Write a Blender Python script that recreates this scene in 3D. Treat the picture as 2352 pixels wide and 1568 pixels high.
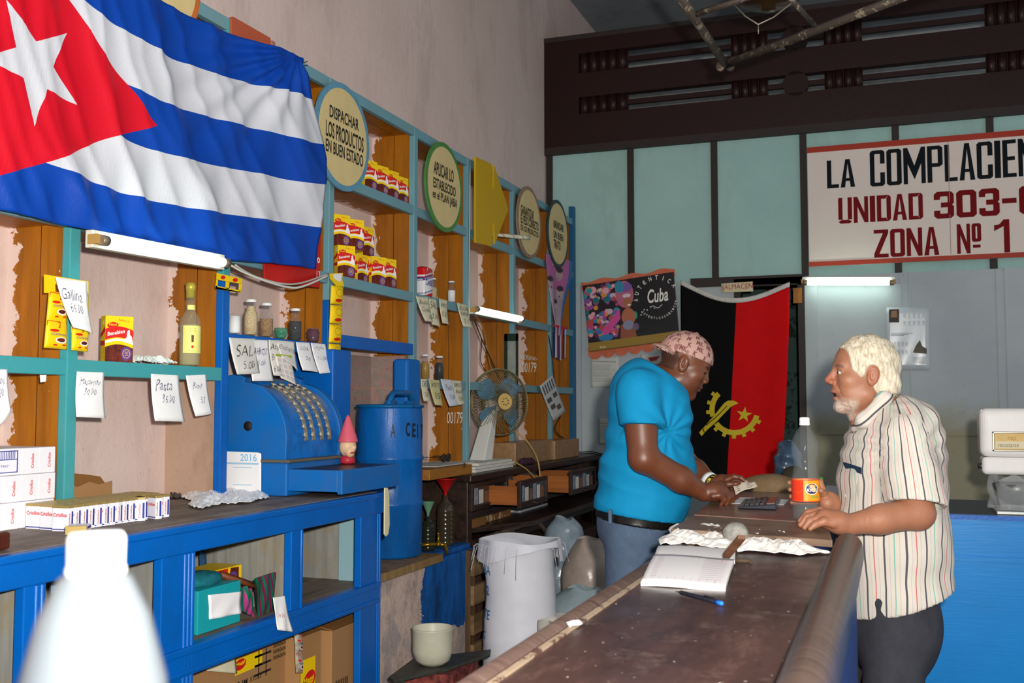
import bpy, bmesh, math, random
import numpy as np
from mathutils import Vector, Matrix, Euler
random.seed(7); rng = np.random.RandomState(7)
for _o in list(bpy.data.objects): bpy.data.objects.remove(_o)
scene = bpy.context.scene
COL = scene.collection
R = math.radians
# ------------------------------------------------------------------ camera
FPX = 2370.0; CAMH = 1.45
PITCH = math.atan(148/FPX); YAW = math.atan(874*math.cos(PITCH)/FPX)
cam_d = bpy.data.cameras.new('camera'); cam = bpy.data.objects.new('camera', cam_d); COL.objects.link(cam)
cam.location = (0, 0, CAMH); cam.rotation_euler = (R(90)+PITCH, 0, YAW)
cam_d.sensor_width = 36; cam_d.lens = FPX/2352*36; cam_d.clip_start = .05
cam_d.dof.use_dof = True; cam_d.dof.focus_distance = 4.2; cam_d.dof.aperture_fstop = 7.1
scene.camera = cam
scene.view_settings.view_transform = 'Standard'; scene.view_settings.look = 'None'
scene.view_settings.gamma = 1; scene.view_settings.exposure = 0.0
# ------------------------------------------------------------------ world: daylight entering the open street side
w = bpy.data.worlds.new('world'); scene.world = w; w.use_nodes = True
w.node_tree.nodes['Background'].inputs[0].default_value = (.86, .93, 1, 1)
w.node_tree.nodes['Background'].inputs[1].default_value = .6
CM = Euler(cam.rotation_euler).to_matrix()
CP = Vector(cam.location)
# the flash of the camera, up and right of its lens
fl = bpy.data.lights.new('flash', 'AREA'); fl.shape = 'DISK'; fl.size = .07; fl.energy = 180; fl.color = (1, .95, .88)
flo = bpy.data.objects.new('flash', fl); COL.objects.link(flo)
flo.location = CP + CM @ Vector((.12, .13, 0)); flo.rotation_euler = (R(90)+PITCH+R(1), 0, YAW-R(1))

def ray(px, py): return CM @ Vector(((px-1176)/FPX, -(py-784)/FPX, -1))
def at(px, py, d): return CP + ray(px, py)*d
def onX(px, py, X): r = ray(px, py); return CP + r*((X-CP.x)/r.x)
def onY(px, py, Y): r = ray(px, py); return CP + r*((Y-CP.y)/r.y)
def onZ(px, py, Z): r = ray(px, py); return CP + r*((Z-CP.z)/r.z)
# ------------------------------------------------------------------ main planes
XS = -2.40      # front of the wall shelf
XW = -2.65      # left wall
YB = 8.0        # back partition
XC = -1.97; ZC = 1.10   # blue cabinet front and top
ZD = 1.08       # dark desk top
XD = -2.14      # dark desk front
ZT = 1.06       # main counter top
ZBOARD = 1.09

# ------------------------------------------------------------------ materials
def srgb(c):
    if isinstance(c, str): c = tuple(int(c[i:i+2], 16)/255 for i in (0, 2, 4))
    return tuple(x/12.92 if x <= .04045 else ((x+.055)/1.055)**2.4 for x in c[:3]) + (1,)
class NT:
    def __init__(s, name):
        s.m = bpy.data.materials.new(name); s.m.use_nodes = True; s.t = s.m.node_tree; s.n = s.t.nodes; s.b = s.n['Principled BSDF']
        s._tc = None; s.b.inputs['Specular IOR Level'].default_value = .28
    def new(s, typ, **kw):
        nd = s.n.new(typ)
        for k, v in kw.items(): setattr(nd, k, v)
        return nd
    def link(s, a, b): s.t.links.new(a, b)
    def tc(s, out='Object'):
        if not s._tc: s._tc = s.new('ShaderNodeTexCoord')
        return s._tc.outputs[out]
    def geo(s): return s.new('ShaderNodeNewGeometry').outputs['Position']
    def set(s, sock, v):
        if hasattr(v, 'is_linked') or hasattr(v, 'links'): s.link(v, sock)
        else: sock.default_value = v
    def mapping(s, vec, scale=(1, 1, 1), loc=(0, 0, 0), rot=(0, 0, 0)):
        m = s.new('ShaderNodeMapping'); s.link(vec, m.inputs[0]); m.inputs['Scale'].default_value = scale; m.inputs['Location'].default_value = loc; m.inputs['Rotation'].default_value = rot
        return m.outputs[0]
    def noise(s, vec, scale=5, detail=4, rough=.6, out='Fac'):
        n = s.new('ShaderNodeTexNoise'); s.link(vec, n.inputs['Vector']); n.inputs['Scale'].default_value = scale; n.inputs['Detail'].default_value = detail; n.inputs['Roughness'].default_value = rough
        return n.outputs[out]
    def math(s, op, a, b=0.0, c=0.0, clamp=False):
        n = s.new('ShaderNodeMath', operation=op, use_clamp=clamp)
        for i, v in enumerate((a, b, c)): s.set(n.inputs[i], v)
        return n.outputs[0]
    def ramp(s, fac, stops):
        n = s.new('ShaderNodeValToRGB'); s.link(fac, n.inputs[0]); e = n.color_ramp.elements
        while len(e) > 1: e.remove(e[-1])
        e[0].position, e[0].color = stops[0][0], stops[0][1]
        for p, c in stops[1:]:
            x = e.new(p); x.color = c
        return n.outputs[0]
    def thr(s, fac, lo, hi): return s.ramp(fac, [(lo, (0, 0, 0, 1)), (hi, (1, 1, 1, 1))])
    def mix(s, fac, a, b, blend='MIX'):
        n = s.new('ShaderNodeMix', data_type='RGBA', blend_type=blend)
        s.set(n.inputs[0], fac); s.set(n.inputs[6], a); s.set(n.inputs[7], b)
        return n.outputs[2]
    def bump(s, h, strength=.3, dist=.01):
        n = s.new('ShaderNodeBump'); n.inputs['Strength'].default_value = strength; n.inputs['Distance'].default_value = dist
        s.link(h, n.inputs['Height']); s.link(n.outputs[0], s.b.inputs['Normal'])
    def sep(s, vec):
        n = s.new('ShaderNodeSeparateXYZ'); s.link(vec, n.inputs[0]); return n.outputs
    def col(s, c): s.set(s.b.inputs['Base Color'], c)
MATS = {}
def plain(c, rough=.6, metal=0, spec=.32, name=None, var=.0, scale=20, trans=0, bump=0, emis=None, alpha=1, ior=1.45):
    key = (c if isinstance(c, str) else tuple(c), rough, metal, spec, var, scale, trans, bump, emis, alpha)
    if key in MATS: return MATS[key]
    m = NT(name or 'paint_%d' % len(MATS)); cc = srgb(c)
    if var:
        f = m.noise(m.tc(), scale, 5, .65)
        a = tuple(min(1, x*(1+var)) for x in cc[:3])+(1,); b = tuple(x*(1-var) for x in cc[:3])+(1,)
        m.col(m.ramp(f, [(.3, b), (.7, a)]))
    else: m.col(cc)
    if bump: m.bump(m.noise(m.tc(), scale*3, 4), bump, .004)
    m.b.inputs['Roughness'].default_value = rough; m.b.inputs['Metallic'].default_value = metal
    m.b.inputs['Specular IOR Level'].default_value = spec
    m.b.inputs['Transmission Weight'].default_value = trans; m.b.inputs['IOR'].default_value = ior
    m.b.inputs['Alpha'].default_value = alpha
    if emis: m.b.inputs['Emission Color'].default_value = srgb(emis[0]); m.b.inputs['Emission Strength'].default_value = emis[1]
    MATS[key] = m.m
    return m.m
def worn(name, c, under, amount=.08, rough=.5, scale=6, dirt=None, dirtamt=.4, bump=.25, stretch=(1, 1, 1), fine=60):
    """painted surface: broken paint showing what lies below, and grime"""
    m = NT(name); v = m.mapping(m.tc(), stretch)
    base = m.mix(m.noise(v, 3, 4), tuple(x*.86 for x in srgb(c)[:3])+(1,), srgb(c))
    if dirt:
        base = m.mix(m.math('MULTIPLY', m.thr(m.noise(v, scale*.5, 6, .7), .4, .75), dirtamt), base, srgb(dirt))
    f = m.noise(v, scale, 9, .75); k = m.thr(f, .5+.25-amount, .5+.25-amount+.02)
    base = m.mix(k, base, srgb(under)); m.col(base)
    m.b.inputs['Roughness'].default_value = rough
    m.bump(m.math('ADD', m.noise(v, fine, 3), m.math('MULTIPLY', k, -1.5)), bump, .003)
    return m.m
def colattr(name, rough=.5, attr='Col', bump=0, sss=0, spec=.5, bscale=80):
    m = NT(name); a = m.new('ShaderNodeAttribute', attribute_name=attr); m.link(a.outputs['Color'], m.b.inputs['Base Color'])
    m.b.inputs['Roughness'].default_value = rough; m.b.inputs['Specular IOR Level'].default_value = spec
    if bump: m.bump(m.noise(m.tc(), bscale, 5, .7), bump, .003)
    if sss:
        m.b.inputs['Subsurface Weight'].default_value = sss; m.b.inputs['Subsurface Radius'].default_value = (.01, .004, .002); m.b.inputs['Subsurface Scale'].default_value = .6
    return m.m

# ------------------------------------------------------------------ objects
def tag(o, label=None, cat=None, group=None, kind=None):
    if label: o['label'] = label
    if cat: o['category'] = cat
    if group: o['group'] = group
    if kind: o['kind'] = kind
    return o
def empty(name, loc=(0, 0, 0), label=None, cat=None, group=None, rz=0):
    o = bpy.data.objects.new(name, None); o.empty_display_size = .05; COL.objects.link(o); o.location = loc; o.rotation_euler.z = rz
    bpy.context.view_layer.update()
    return tag(o, label, cat, group)
def copy_tree(o, parent=None):
    c = o.copy(); COL.objects.link(c)
    if parent is not None: c.parent = parent
    for ch in list(o.children):
        copy_tree(ch, c)
    return c
class MB:
    """mesh builder; world or local coordinates"""
    def __init__(s): s.v = []; s.f = []; s.m = []; s.sm = []
    def add(s, vs, fs, mi=0, smooth=False):
        b = len(s.v); s.v += [tuple(v) for v in vs]
        for f in fs: s.f.append([b+i for i in f]); s.m.append(mi); s.sm.append(smooth)
        return s
    def box(s, c, d, rot=None, mi=0):
        """c centre, d full sizes"""
        M = rot.to_matrix() if isinstance(rot, Euler) else (rot or Matrix.Identity(3))
        vs = [Vector(c) + M @ Vector((x*d[0]/2, y*d[1]/2, z*d[2]/2)) for x in (-1, 1) for y in (-1, 1) for z in (-1, 1)]
        return s.add(vs, [(0, 1, 3, 2), (4, 6, 7, 5), (0, 4, 5, 1), (2, 3, 7, 6), (0, 2, 6, 4), (1, 5, 7, 3)], mi)
    def bb(s, lo, hi, mi=0):
        return s.box([(a+b)/2 for a, b in zip(lo, hi)], [abs(b-a) for a, b in zip(lo, hi)], None, mi)
    def hexa(s, a, b, mi=0):
        """a, b: two quads of 4 points joined"""
        return s.add(list(a)+list(b), [(3, 2, 1, 0), (4, 5, 6, 7), (0, 1, 5, 4), (1, 2, 6, 5), (2, 3, 7, 6), (3, 0, 4, 7)], mi)
    def prism(s, pts, n, mi=0):
        """extrude polygon pts by vector n"""
        k = len(pts); n = Vector(n); vs = [Vector(p) for p in pts]+[Vector(p)+n for p in pts]
        return s.add(vs, [tuple(range(k))[::-1], tuple(range(k, 2*k))]+[(i, (i+1) % k, k+(i+1) % k, k+i) for i in range(k)], mi)
    def lathe(s, prof, c=(0, 0, 0), n=24, axis=None, mi=0, smooth=True, scale=(1, 1)):
        """prof: list of (r, z)"""
        c = Vector(c); M = Vector((0, 0, 1)).rotation_difference(Vector(axis).normalized()).to_matrix() if axis is not None else Matrix.Identity(3)
        vs = []
        for r, z in prof:
            for i in range(n):
                a = 2*math.pi*i/n; vs.append(c + M @ Vector((r*scale[0]*math.cos(a), r*scale[1]*math.sin(a), z)))
        fs = []
        for j in range(len(prof)-1):
            for i in range(n): fs.append((j*n+i, j*n+(i+1) % n, (j+1)*n+(i+1) % n, (j+1)*n+i))
        s.add(vs, fs, mi, smooth)
        b = len(s.v)-len(vs)
        if prof[0][0] > 1e-6: s.f.append([b+i for i in range(n)][::-1]); s.m.append(mi); s.sm.append(False)
        if prof[-1][0] > 1e-6: s.f.append([b+(len(prof)-1)*n+i for i in range(n)]); s.m.append(mi); s.sm.append(False)
        return s
    def cyl(s, a, b, r, n=16, mi=0, r2=None):
        a = Vector(a); b = Vector(b); L = (b-a).length
        return s.lathe([(r, 0), (r if r2 is None else r2, L)], a, n, (b-a), mi)
    def tube(s, pts, r, n=8, mi=0, flat=1.0, closed=False):
        pts = [Vector(p) for p in pts]; vs = []; up = None; K = len(pts)
        for i, p in enumerate(pts):
            if closed: t = pts[(i+1) % K]-pts[i-1]
            else: t = (pts[min(i+1, K-1)]-pts[max(i-1, 0)])
            t = t.normalized() if t.length > 1e-9 else Vector((0, 0, 1))
            if up is None: up = Vector((0, 0, 1)) if abs(t.z) < .9 else Vector((1, 0, 0))
            a = t.cross(up); a = a.normalized() if a.length > 1e-6 else t.orthogonal().normalized(); b = a.cross(t).normalized(); up = b
            rr = r[i] if hasattr(r, '__len__') else r
            for k in range(n):
                an = 2*math.pi*k/n; vs.append(p+a*rr*math.cos(an)+b*rr*flat*math.sin(an))
        fs = [(i*n+k, i*n+(k+1) % n, (i+1)*n+(k+1) % n, (i+1)*n+k) for i in range(K-1) for k in range(n)]
        if closed: fs += [((K-1)*n+k, (K-1)*n+(k+1) % n, (k+1) % n, k) for k in range(n)]
        else: fs += [tuple(range(n))[::-1], tuple((K-1)*n+k for k in range(n))]
        return s.add(vs, fs, mi, True)
    def ell(s, c, r, M=None, n=16, m=10, mi=0):
        M = M or Matrix.Identity(3); c = Vector(c); vs = []; fs = []
        for j in range(m+1):
            t = math.pi*j/m
            for i in range(n):
                a = 2*math.pi*i/n
                vs.append(c+M @ Vector((r[0]*math.sin(t)*math.cos(a), r[1]*math.sin(t)*math.sin(a), r[2]*math.cos(t))))
        for j in range(m):
            for i in range(n): fs.append((j*n+i, (j+1)*n+i, (j+1)*n+(i+1) % n, j*n+(i+1) % n))
        return s.add(vs, fs, mi, True)
    def grid(s, fn, nu, nv, mi=0, smooth=True, thick=None):
        """fn(u,v)->point, optionally thickened along thick vector"""
        vs = [Vector(fn(i/nu, j/nv)) for j in range(nv+1) for i in range(nu+1)]
        fs = [(j*(nu+1)+i, j*(nu+1)+i+1, (j+1)*(nu+1)+i+1, (j+1)*(nu+1)+i) for j in range(nv) for i in range(nu)]
        s.add(vs, fs, mi, smooth)
        if thick is not None:
            t = Vector(thick); s.add([v+t for v in vs], [f[::-1] for f in fs], mi, smooth)
            b = len(s.v)-2*len(vs); N = len(vs)
            ring = [i for i in range(nu+1)]+[j*(nu+1)+nu for j in range(1, nv+1)]+[nv*(nu+1)+i for i in range(nu-1, -1, -1)]+[j*(nu+1) for j in range(nv-1, 0, -1)]
            for a, c in zip(ring, ring[1:]+ring[:1]):
                s.f.append([b+c, b+a, b+N+a, b+N+c]); s.m.append(mi); s.sm.append(False)
        return s
    def build(s, name, mats, parent=None, bevel=0, loc=None, seg=2):
        me = bpy.data.meshes.new(name)
        off = Vector((0, 0, 0))
        if parent is not None and not getattr(s, 'local', False):
            off = parent.matrix_world.translation.copy(); rzi = parent.matrix_world.to_3x3().inverted()
            vs = [tuple(rzi @ (Vector(v)-off)) for v in s.v]
        elif loc is not None: vs = [tuple(Vector(v)-Vector(loc)) for v in s.v]
        else: vs = s.v
        me.from_pydata(vs, [], s.f); mats = mats if isinstance(mats, (list, tuple)) else [mats]
        for m in mats: me.materials.append(m)
        me.polygons.foreach_set('material_index', s.m); me.polygons.foreach_set('use_smooth', s.sm)
        me.validate(); me.update()
        o = bpy.data.objects.new(name, me); COL.objects.link(o)
        if parent is not None: o.parent = parent
        elif loc is not None: o.location = loc
        if bevel:
            b = o.modifiers.new('bevel', 'BEVEL'); b.width = bevel; b.segments = seg; b.limit_method = 'ANGLE'; b.angle_limit = R(40)
        bpy.context.view_layer.update()
        return o
def fixn(o):
    bm = bmesh.new(); bm.from_mesh(o.data); bmesh.ops.recalc_face_normals(bm, faces=bm.faces[:]); bm.to_mesh(o.data); bm.free(); return o
def setcol(o, fn):
    """per-vertex colour of what is printed on or grown in the thing; fn(index, co)->linear rgb"""
    me = o.data; a = me.color_attributes.new('Col', 'FLOAT_COLOR', 'POINT')
    buf = np.ones((len(me.vertices), 4), dtype=np.float32)
    for i, v in enumerate(me.vertices): buf[i, :3] = fn(i, v.co)[:3]
    a.data.foreach_set('color', buf.ravel()); return o

# ------------------------------------------------------------------ lettering
_dg = None
def text_mesh(s, bold=0.0, shear=0.0, extr=.0):
    cu = bpy.data.curves.new('t', 'FONT'); cu.body = s; cu.size = 1; cu.offset = bold; cu.shear = shear; cu.resolution_u = 3; cu.extrude = extr
    cu.space_character = 1.0 + bold*1.5
    o = bpy.data.objects.new('t', cu); COL.objects.link(o)
    dg = bpy.context.evaluated_depsgraph_get(); me = bpy.data.meshes.new_from_object(o.evaluated_get(dg))
    vs = np.array([v.co[:] for v in me.vertices]) if len(me.vertices) else np.zeros((0, 3)); fs = [tuple(p.vertices) for p in me.polygons]
    bpy.data.objects.remove(o); bpy.data.curves.remove(cu); bpy.data.meshes.remove(me)
    return vs, fs
_tcache = {}
def put_text(mb, s, o, xd, yd, w, h, bold=.0, shear=0.0, mi=0, lift=.0008, wob=0.0, fit=True):
    """lay string s in the box with lower left corner o, axes xd, yd (unit), size w x h"""
    k = (s, bold, shear)
    if k not in _tcache: _tcache[k] = text_mesh(s, bold, shear)
    vs, fs = _tcache[k]
    if not len(vs): return
    lo = vs.min(0); hi = vs.max(0); sx = w/(hi[0]-lo[0]); sy = h/(hi[1]-lo[1])
    if not fit: sx = min(sx, sy)
    xd = Vector(xd).normalized(); yd = Vector(yd).normalized(); n = xd.cross(yd); o = Vector(o)+n*lift
    P = []
    for v in vs:
        x = (v[0]-lo[0])*sx; y = (v[1]-lo[1])*sy
        if wob: y += wob*h*math.sin(x/w*9+len(s)); x += wob*h*math.sin(y/h*4)
        P.append(o+xd*x+yd*y)
    mb.add(P, fs, mi)
def text_px(mb, s, cast, x0, y0, x1, y1, **kw):
    """lay the string between photo points (x0,y0) lower left and (x1,y1) upper right, seen on the surface given by cast"""
    a = Vector(cast(x0, y0)); c = Vector(cast(x1, y1)); up = kw.pop('up', Vector((0, 0, 1))); d = c-a; h = d.dot(up); xd = d-up*h
    put_text(mb, s, a, xd, up, xd.length, h, **kw)

# ------------------------------------------------------------------ implicit surfaces (people, sacks, bags)
def smin(a, b, k):
    h = np.clip(.5+.5*(b-a)/k, 0, 1); return b*(1-h)+a*h-k*h*(1-h)
def smax(a, b, k): return -smin(-a, -b, k)
def cone(P, a, b, ra, rb):
    a = np.array(a, float); b = np.array(b, float); ab = b-a; L2 = ab.dot(ab)+1e-12
    t = np.clip(((P-a) @ ab)/L2, 0, 1); q = P-a-t[..., None]*ab
    return np.sqrt((q**2).sum(-1))-(ra+(rb-ra)*t)
def elli(P, c, r, M=None):
    q = P-np.array(c, float)
    if M is not None: q = q @ np.array(M)     # M columns = axes
    r = np.array(r, float); k0 = np.sqrt(((q/r)**2).sum(-1)); k1 = np.sqrt(((q/r**2)**2).sum(-1))+1e-9
    return k0*(k0-1)/k1
def chain(P, pts, rs, k=.01):
    d = None
    for i in range(len(pts)-1):
        e = cone(P, pts[i], pts[i+1], rs[i], rs[i+1]); d = e if d is None else smin(d, e, k)
    return d
def nets(f, lo, hi, h):
    lo = np.array(lo, float); hi = np.array(hi, float); n = np.ceil((hi-lo)/h).astype(int)+1
    ax = [lo[i]+h*np.arange(n[i]) for i in range(3)]
    B = 8; nb = -(-n//B); cen = [lo[i]+h*(np.arange(nb[i])*B+B/2-.5) for i in range(3)]
    C = np.stack(np.meshgrid(*cen, indexing='ij'), -1); fc = f(C.reshape(-1, 3)); act_b = np.abs(fc) < h*B*.87*1.9+.012
    full = np.repeat(np.repeat(np.repeat(fc.reshape(nb), B, 0), B, 1), B, 2).astype(np.float32)
    off = np.stack(np.meshgrid(*[np.arange(B)]*3, indexing='ij'), -1).reshape(-1, 3); bi = np.argwhere(act_b.reshape(nb))*B
    for k in range(0, len(bi), 512):
        ijk = bi[k:k+512, None, :]+off[None]; v = f((lo+ijk*h).reshape(-1, 3)); ijk = ijk.reshape(-1, 3); full[ijk[:, 0], ijk[:, 1], ijk[:, 2]] = v
    V = full[:n[0], :n[1], :n[2]]
    S = V < 0; c = n-1
    cnt = np.zeros(c, np.float32); acc = np.zeros(tuple(c)+(3,), np.float32)
    for a in range(3):
        o1, o2 = [x for x in range(3) if x != a]
        sl0 = [slice(None)]*3; sl1 = [slice(None)]*3; sl0[a] = slice(0, -1); sl1[a] = slice(1, None)
        A = V[tuple(sl0)]; B = V[tuple(sl1)]; X = (A < 0) != (B < 0); T = np.where(X, A/(A-B+1e-20), 0)
        for d1 in (0, 1):
            for d2 in (0, 1):
                s = [slice(None)]*3; s[o1] = slice(d1, d1+c[o1]); s[o2] = slice(d2, d2+c[o2]); s = tuple(s)
                x = X[s]; cnt += x; acc[..., a] += np.where(x, T[s], 0); acc[..., o1] += x*d1; acc[..., o2] += x*d2
    act = cnt > 0; idx = -np.ones(c, np.int64); idx[act] = np.arange(act.sum())
    ii = np.argwhere(act); verts = lo+h*(ii+acc[act]/cnt[act][:, None]); F = []
    for a in range(3):
        b, d = (a+1) % 3, (a+2) % 3
        sl0 = [slice(1, -1)]*3; sl1 = [slice(1, -1)]*3; sl0[a] = slice(0, -1); sl1[a] = slice(1, None)
        A = S[tuple(sl0)]; B = S[tuple(sl1)]
        for flip, X in ((False, A & ~B), (True, ~A & B)):
            e = np.argwhere(X)
            if not len(e): continue
            e = e.copy(); e[:, b] += 1; e[:, d] += 1
            def g(db, dd):
                q = e.copy(); q[:, b] -= db; q[:, d] -= dd; return idx[q[:, 0], q[:, 1], q[:, 2]]
            q = np.stack([g(1, 1), g(0, 1), g(0, 0), g(1, 0)], 1)
            F.append(q[:, ::-1] if flip else q)
    return verts, np.concatenate(F)
def sdf_object(name, pieces, mats, parent=None, colfn=None, attrs=None, fmat=None):
    """pieces: list of (f, lo, hi, h) joined into one mesh"""
    VV = []; FF = []; b = 0
    for pc in pieces:
        f, lo, hi, h = pc[:4]; v, q = nets(f, lo, hi, h)
        if len(pc) > 4:      # drop the cut faces inside the body so that the pieces meet openly
            q = q[np.abs(pc[4](v[q].mean(1))) < .6*h]
        VV.append(v); FF.append(q+b); b += len(v)
    V = np.concatenate(VV); F = np.concatenate(FF)
    off = np.array(parent.matrix_world.translation) if parent is not None else V.mean(0)
    me = bpy.data.meshes.new(name); me.vertices.add(len(V)); me.vertices.foreach_set('co', (V-off).astype(np.float32).ravel())
    me.loops.add(F.size); me.loops.foreach_set('vertex_index', F.astype(np.int32).ravel())
    me.polygons.add(len(F)); me.polygons.foreach_set('loop_start', np.arange(0, F.size, 4, dtype=np.int32))
    me.update(calc_edges=True); me.validate()
    for m in (mats if isinstance(mats, (list, tuple)) else [mats]): me.materials.append(m)
    me.polygons.foreach_set('use_smooth', np.ones(len(me.polygons), bool))
    if fmat is not None: me.polygons.foreach_set('material_index', fmat(V[F].mean(1)).astype(np.int32))
    if colfn is not None:
        a = me.color_attributes.new('Col', 'FLOAT_COLOR', 'POINT'); c = np.ones((len(V), 4), np.float32); c[:, :3] = colfn(V); a.data.foreach_set('color', c.ravel())
    for k, fn in (attrs or {}).items():
        a = me.attributes.new(k, 'FLOAT', 'POINT'); a.data.foreach_set('value', fn(V).astype(np.float32))
    o = bpy.data.objects.new(name, me); COL.objects.link(o)
    if parent is not None: o.parent = parent
    else: o.location = off
    bpy.context.view_layer.update()
    return o
def wob(P, f, seed=0):
    r = np.random.RandomState(seed); d = 0
    for i in range(6):
        k = r.randn(3); k /= np.linalg.norm(k); d = d+np.sin((P @ k)*f*r.uniform(.6, 1.8)+r.uniform(0, 6.28)+1.5*np.sin((P @ r.randn(3))*f*.5))
    return d/6
A_ = lambda v: np.array(v, float)
# ================================================================== setting
def zx(px, y, X=XS): return onX(px, y, X).z
def yx(px, X=XS): return onX(px, 932, X).y
def xb(px, Y=YB): return onY(px, 932, Y).x
def zb(px, y, Y=YB): return onY(px, y, Y).z
def plaster(name, c1, c2, stain, damt=.5):
    m = NT(name); v = m.tc(); b = m.mix(m.thr(m.noise(v, 1.3, 7, .62), .3, .72), srgb(c1), srgb(c2))
    b = m.mix(m.math('MULTIPLY', m.thr(m.noise(m.mapping(v, (1, 1, .35)), 2.6, 8, .72), .5, .72), damt), b, srgb(stain))
    b = m.mix(m.math('MULTIPLY', m.thr(m.noise(v, 38, 3, .6), .66, .74), .35), b, srgb(stain))
    m.col(b); m.b.inputs['Roughness'].default_value = .85; m.bump(m.math('ADD', m.noise(v, 9, 7, .7), m.math('MULTIPLY', m.noise(v, 70, 3), .3)), .35, .012); return m.m
M_pink = plaster('pink_plaster', 'dac4bc', 'cfb8ae', 'a08c84', .5)
M_ceil = plaster('grey_plaster', '8f9499', '7d8288', '5c5f63')
M_far = plaster('pale_plaster', 'bcc0c2', 'a8aca8', '807a6a')
M_dark = plain('171412', .8, var=.3)
def wood(name, c, d, scale=1, rough=.55, axis='z', paint=None, gap=None, dirt=None):
    m = NT(name); v = m.tc()
    st = {'z': (9, 9, .7), 'y': (9, .7, 9), 'x': (.7, 9, 9)}[axis]
    f = m.noise(m.mapping(v, tuple(a*scale for a in st)), 2.2, 7, .65); b = m.ramp(f, [(.3, srgb(d)), (.62, srgb(c))])
    b = m.mix(m.math('MULTIPLY', m.thr(m.noise(v, 3, 4), .45, .7), .35), b, srgb(d))
    if dirt: b = m.mix(m.math('MULTIPLY', m.thr(m.noise(v, 5, 7, .7), .5, .66), .8), b, srgb(dirt))
    m.col(b); m.b.inputs['Roughness'].default_value = rough; m.bump(f, .15, .004); return m.m
# orange boards of the shelf, with the pink wall paint slopped over their back edge and scattered flecks
def shelf_wood():
    m = NT('orange_shelf_wood'); v = m.geo()
    f = m.noise(m.mapping(v, (9, 9, .8)), 2.2, 7, .65); b = m.ramp(f, [(.25, srgb('7c4708')), (.6, srgb('a8660f'))])
    b = m.mix(m.math('MULTIPLY', m.thr(m.noise(v, 2.2, 5), .5, .7), .4), b, srgb('8f5a2c'))
    s = m.sep(v)
    # two boards side by side
    gap = m.math('LESS_THAN', m.math('ABSOLUTE', m.math('SUBTRACT', s[0], XW+.135)), .0016); b = m.mix(gap, b, srgb('3c2006'))
    dist = m.math('SUBTRACT', s[0], XW); nz = m.noise(m.mapping(v, (1, 1, 1)), 7, 6, .7)
    edge = m.math('MULTIPLY', m.math('SUBTRACT', nz, .36), .24); k = m.math('GREATER_THAN', edge, dist)
    fl = m.math('MULTIPLY', m.thr(m.noise(v, 22, 4, .7), .71, .72), m.thr(m.noise(v, 4, 3), .45, .5))
    k = m.math('MAXIMUM', k, fl); b = m.mix(k, b, srgb('d8c2b9')); m.col(b); m.b.inputs['Roughness'].default_value = .5; m.bump(m.math('ADD', f, k), .15, .004); return m.m
M_orange = shelf_wood()
M_teal = worn('dusty_teal_paint', '6d9fac', '7b5a38', .035, .5, 9, dirt='7f8d88', dirtamt=.5)
M_teal2 = worn('strong_teal_paint', '3f9fa6', '7b5a38', .03, .45, 9, dirt='5e9a96', dirtamt=.4)
M_blue = worn('bright_blue_paint', '0060ba', '12a0c8', .045, .38, 7, dirt='084a8c', dirtamt=.5)
M_bluedrum = worn('blue_drum_paint', '0a66b8', '0d2b45', .075, .36, 9, dirt='0a3560', dirtamt=.85, bump=.5, stretch=(1, 1, .3))
M_brown = worn('dark_maroon_paint', '2a1210', '6e5a56', .0, .42, 30, dirt='1e0f0d', dirtamt=.6)
M_strip = worn('black_brown_batten', '332b29', '6a625c', .03, .6, 12)
M_panel = plaster('pale_green_panel', 'a5c8c2', '97bbb6', '8a9a90', .45)
M_greywood = wood('grey_weathered_boards', '93938d', '6b6b67', 1, .75, dirt='8c7c5a')
M_greytop = wood('grey_brown_counter_boards', '8b7c70', '5a4c42', 1, .6, axis='y', dirt='4a3c34')
M_desk = wood('blackened_desk_wood', '3b2a23', '17100d', 1, .38, axis='y')
def low_wall():
    m = NT('grimy_pale_board_wall'); v = m.geo(); b = m.mix(m.thr(m.noise(v, 1.1, 6), .35, .65), srgb('b4bcbf'), srgb('a2abb0'))
    s = m.sep(v); h = m.math('ADD', s[2], m.math('MULTIPLY', m.math('SUBTRACT', m.noise(v, 2.2, 7, .65), .5), .55))
    h2 = m.math('DIVIDE', h, 3.0); k = m.ramp(h2, [(1.28/3, (1, 1, 1, 1)), (1.5/3, (0, 0, 0, 1))])
    k = m.math('MULTIPLY', k, m.thr(s[0], .0, .01)) if 0 else m.math('MULTIPLY', k, m.math('GREATER_THAN', s[0], dx1-.3)); b = m.mix(m.math('MULTIPLY', k, .8), b, srgb('8d8560'))
    b = m.mix(m.math('MULTIPLY', m.thr(m.noise(v, 14, 6, .75), .62, .68), .5), b, srgb('7a6f55'))
    m.col(b); m.b.inputs['Roughness'].default_value = .6; m.bump(m.noise(v, 30, 5), .2, .005); return m.m
dx1 = xb(1853); M_low = low_wall()

def struct(mb, name, mat, **k):
    o = mb.build(name, mat, **k); o['kind'] = 'structure'; return o
struct(MB().bb((-2.8, -1.5, -.1), (3.0, 10.8, 0)), 'floor', worn('worn_cement_floor', '6f6a63', '4c4843', .1, .7, 5, dirt='3d3a36'))
struct(MB().bb((-2.8, -.6, 5.1), (3.0, 10.8, 5.2)), 'ceiling', M_ceil)
struct(MB().bb((-2.8, -1.5, 0), (XW, 10.8, 5.1)), 'wall_left', M_pink)
struct(MB().bb((-2.8, 10.6, 0), (3.0, 10.8, 5.1)), 'wall_far', M_far)
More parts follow.
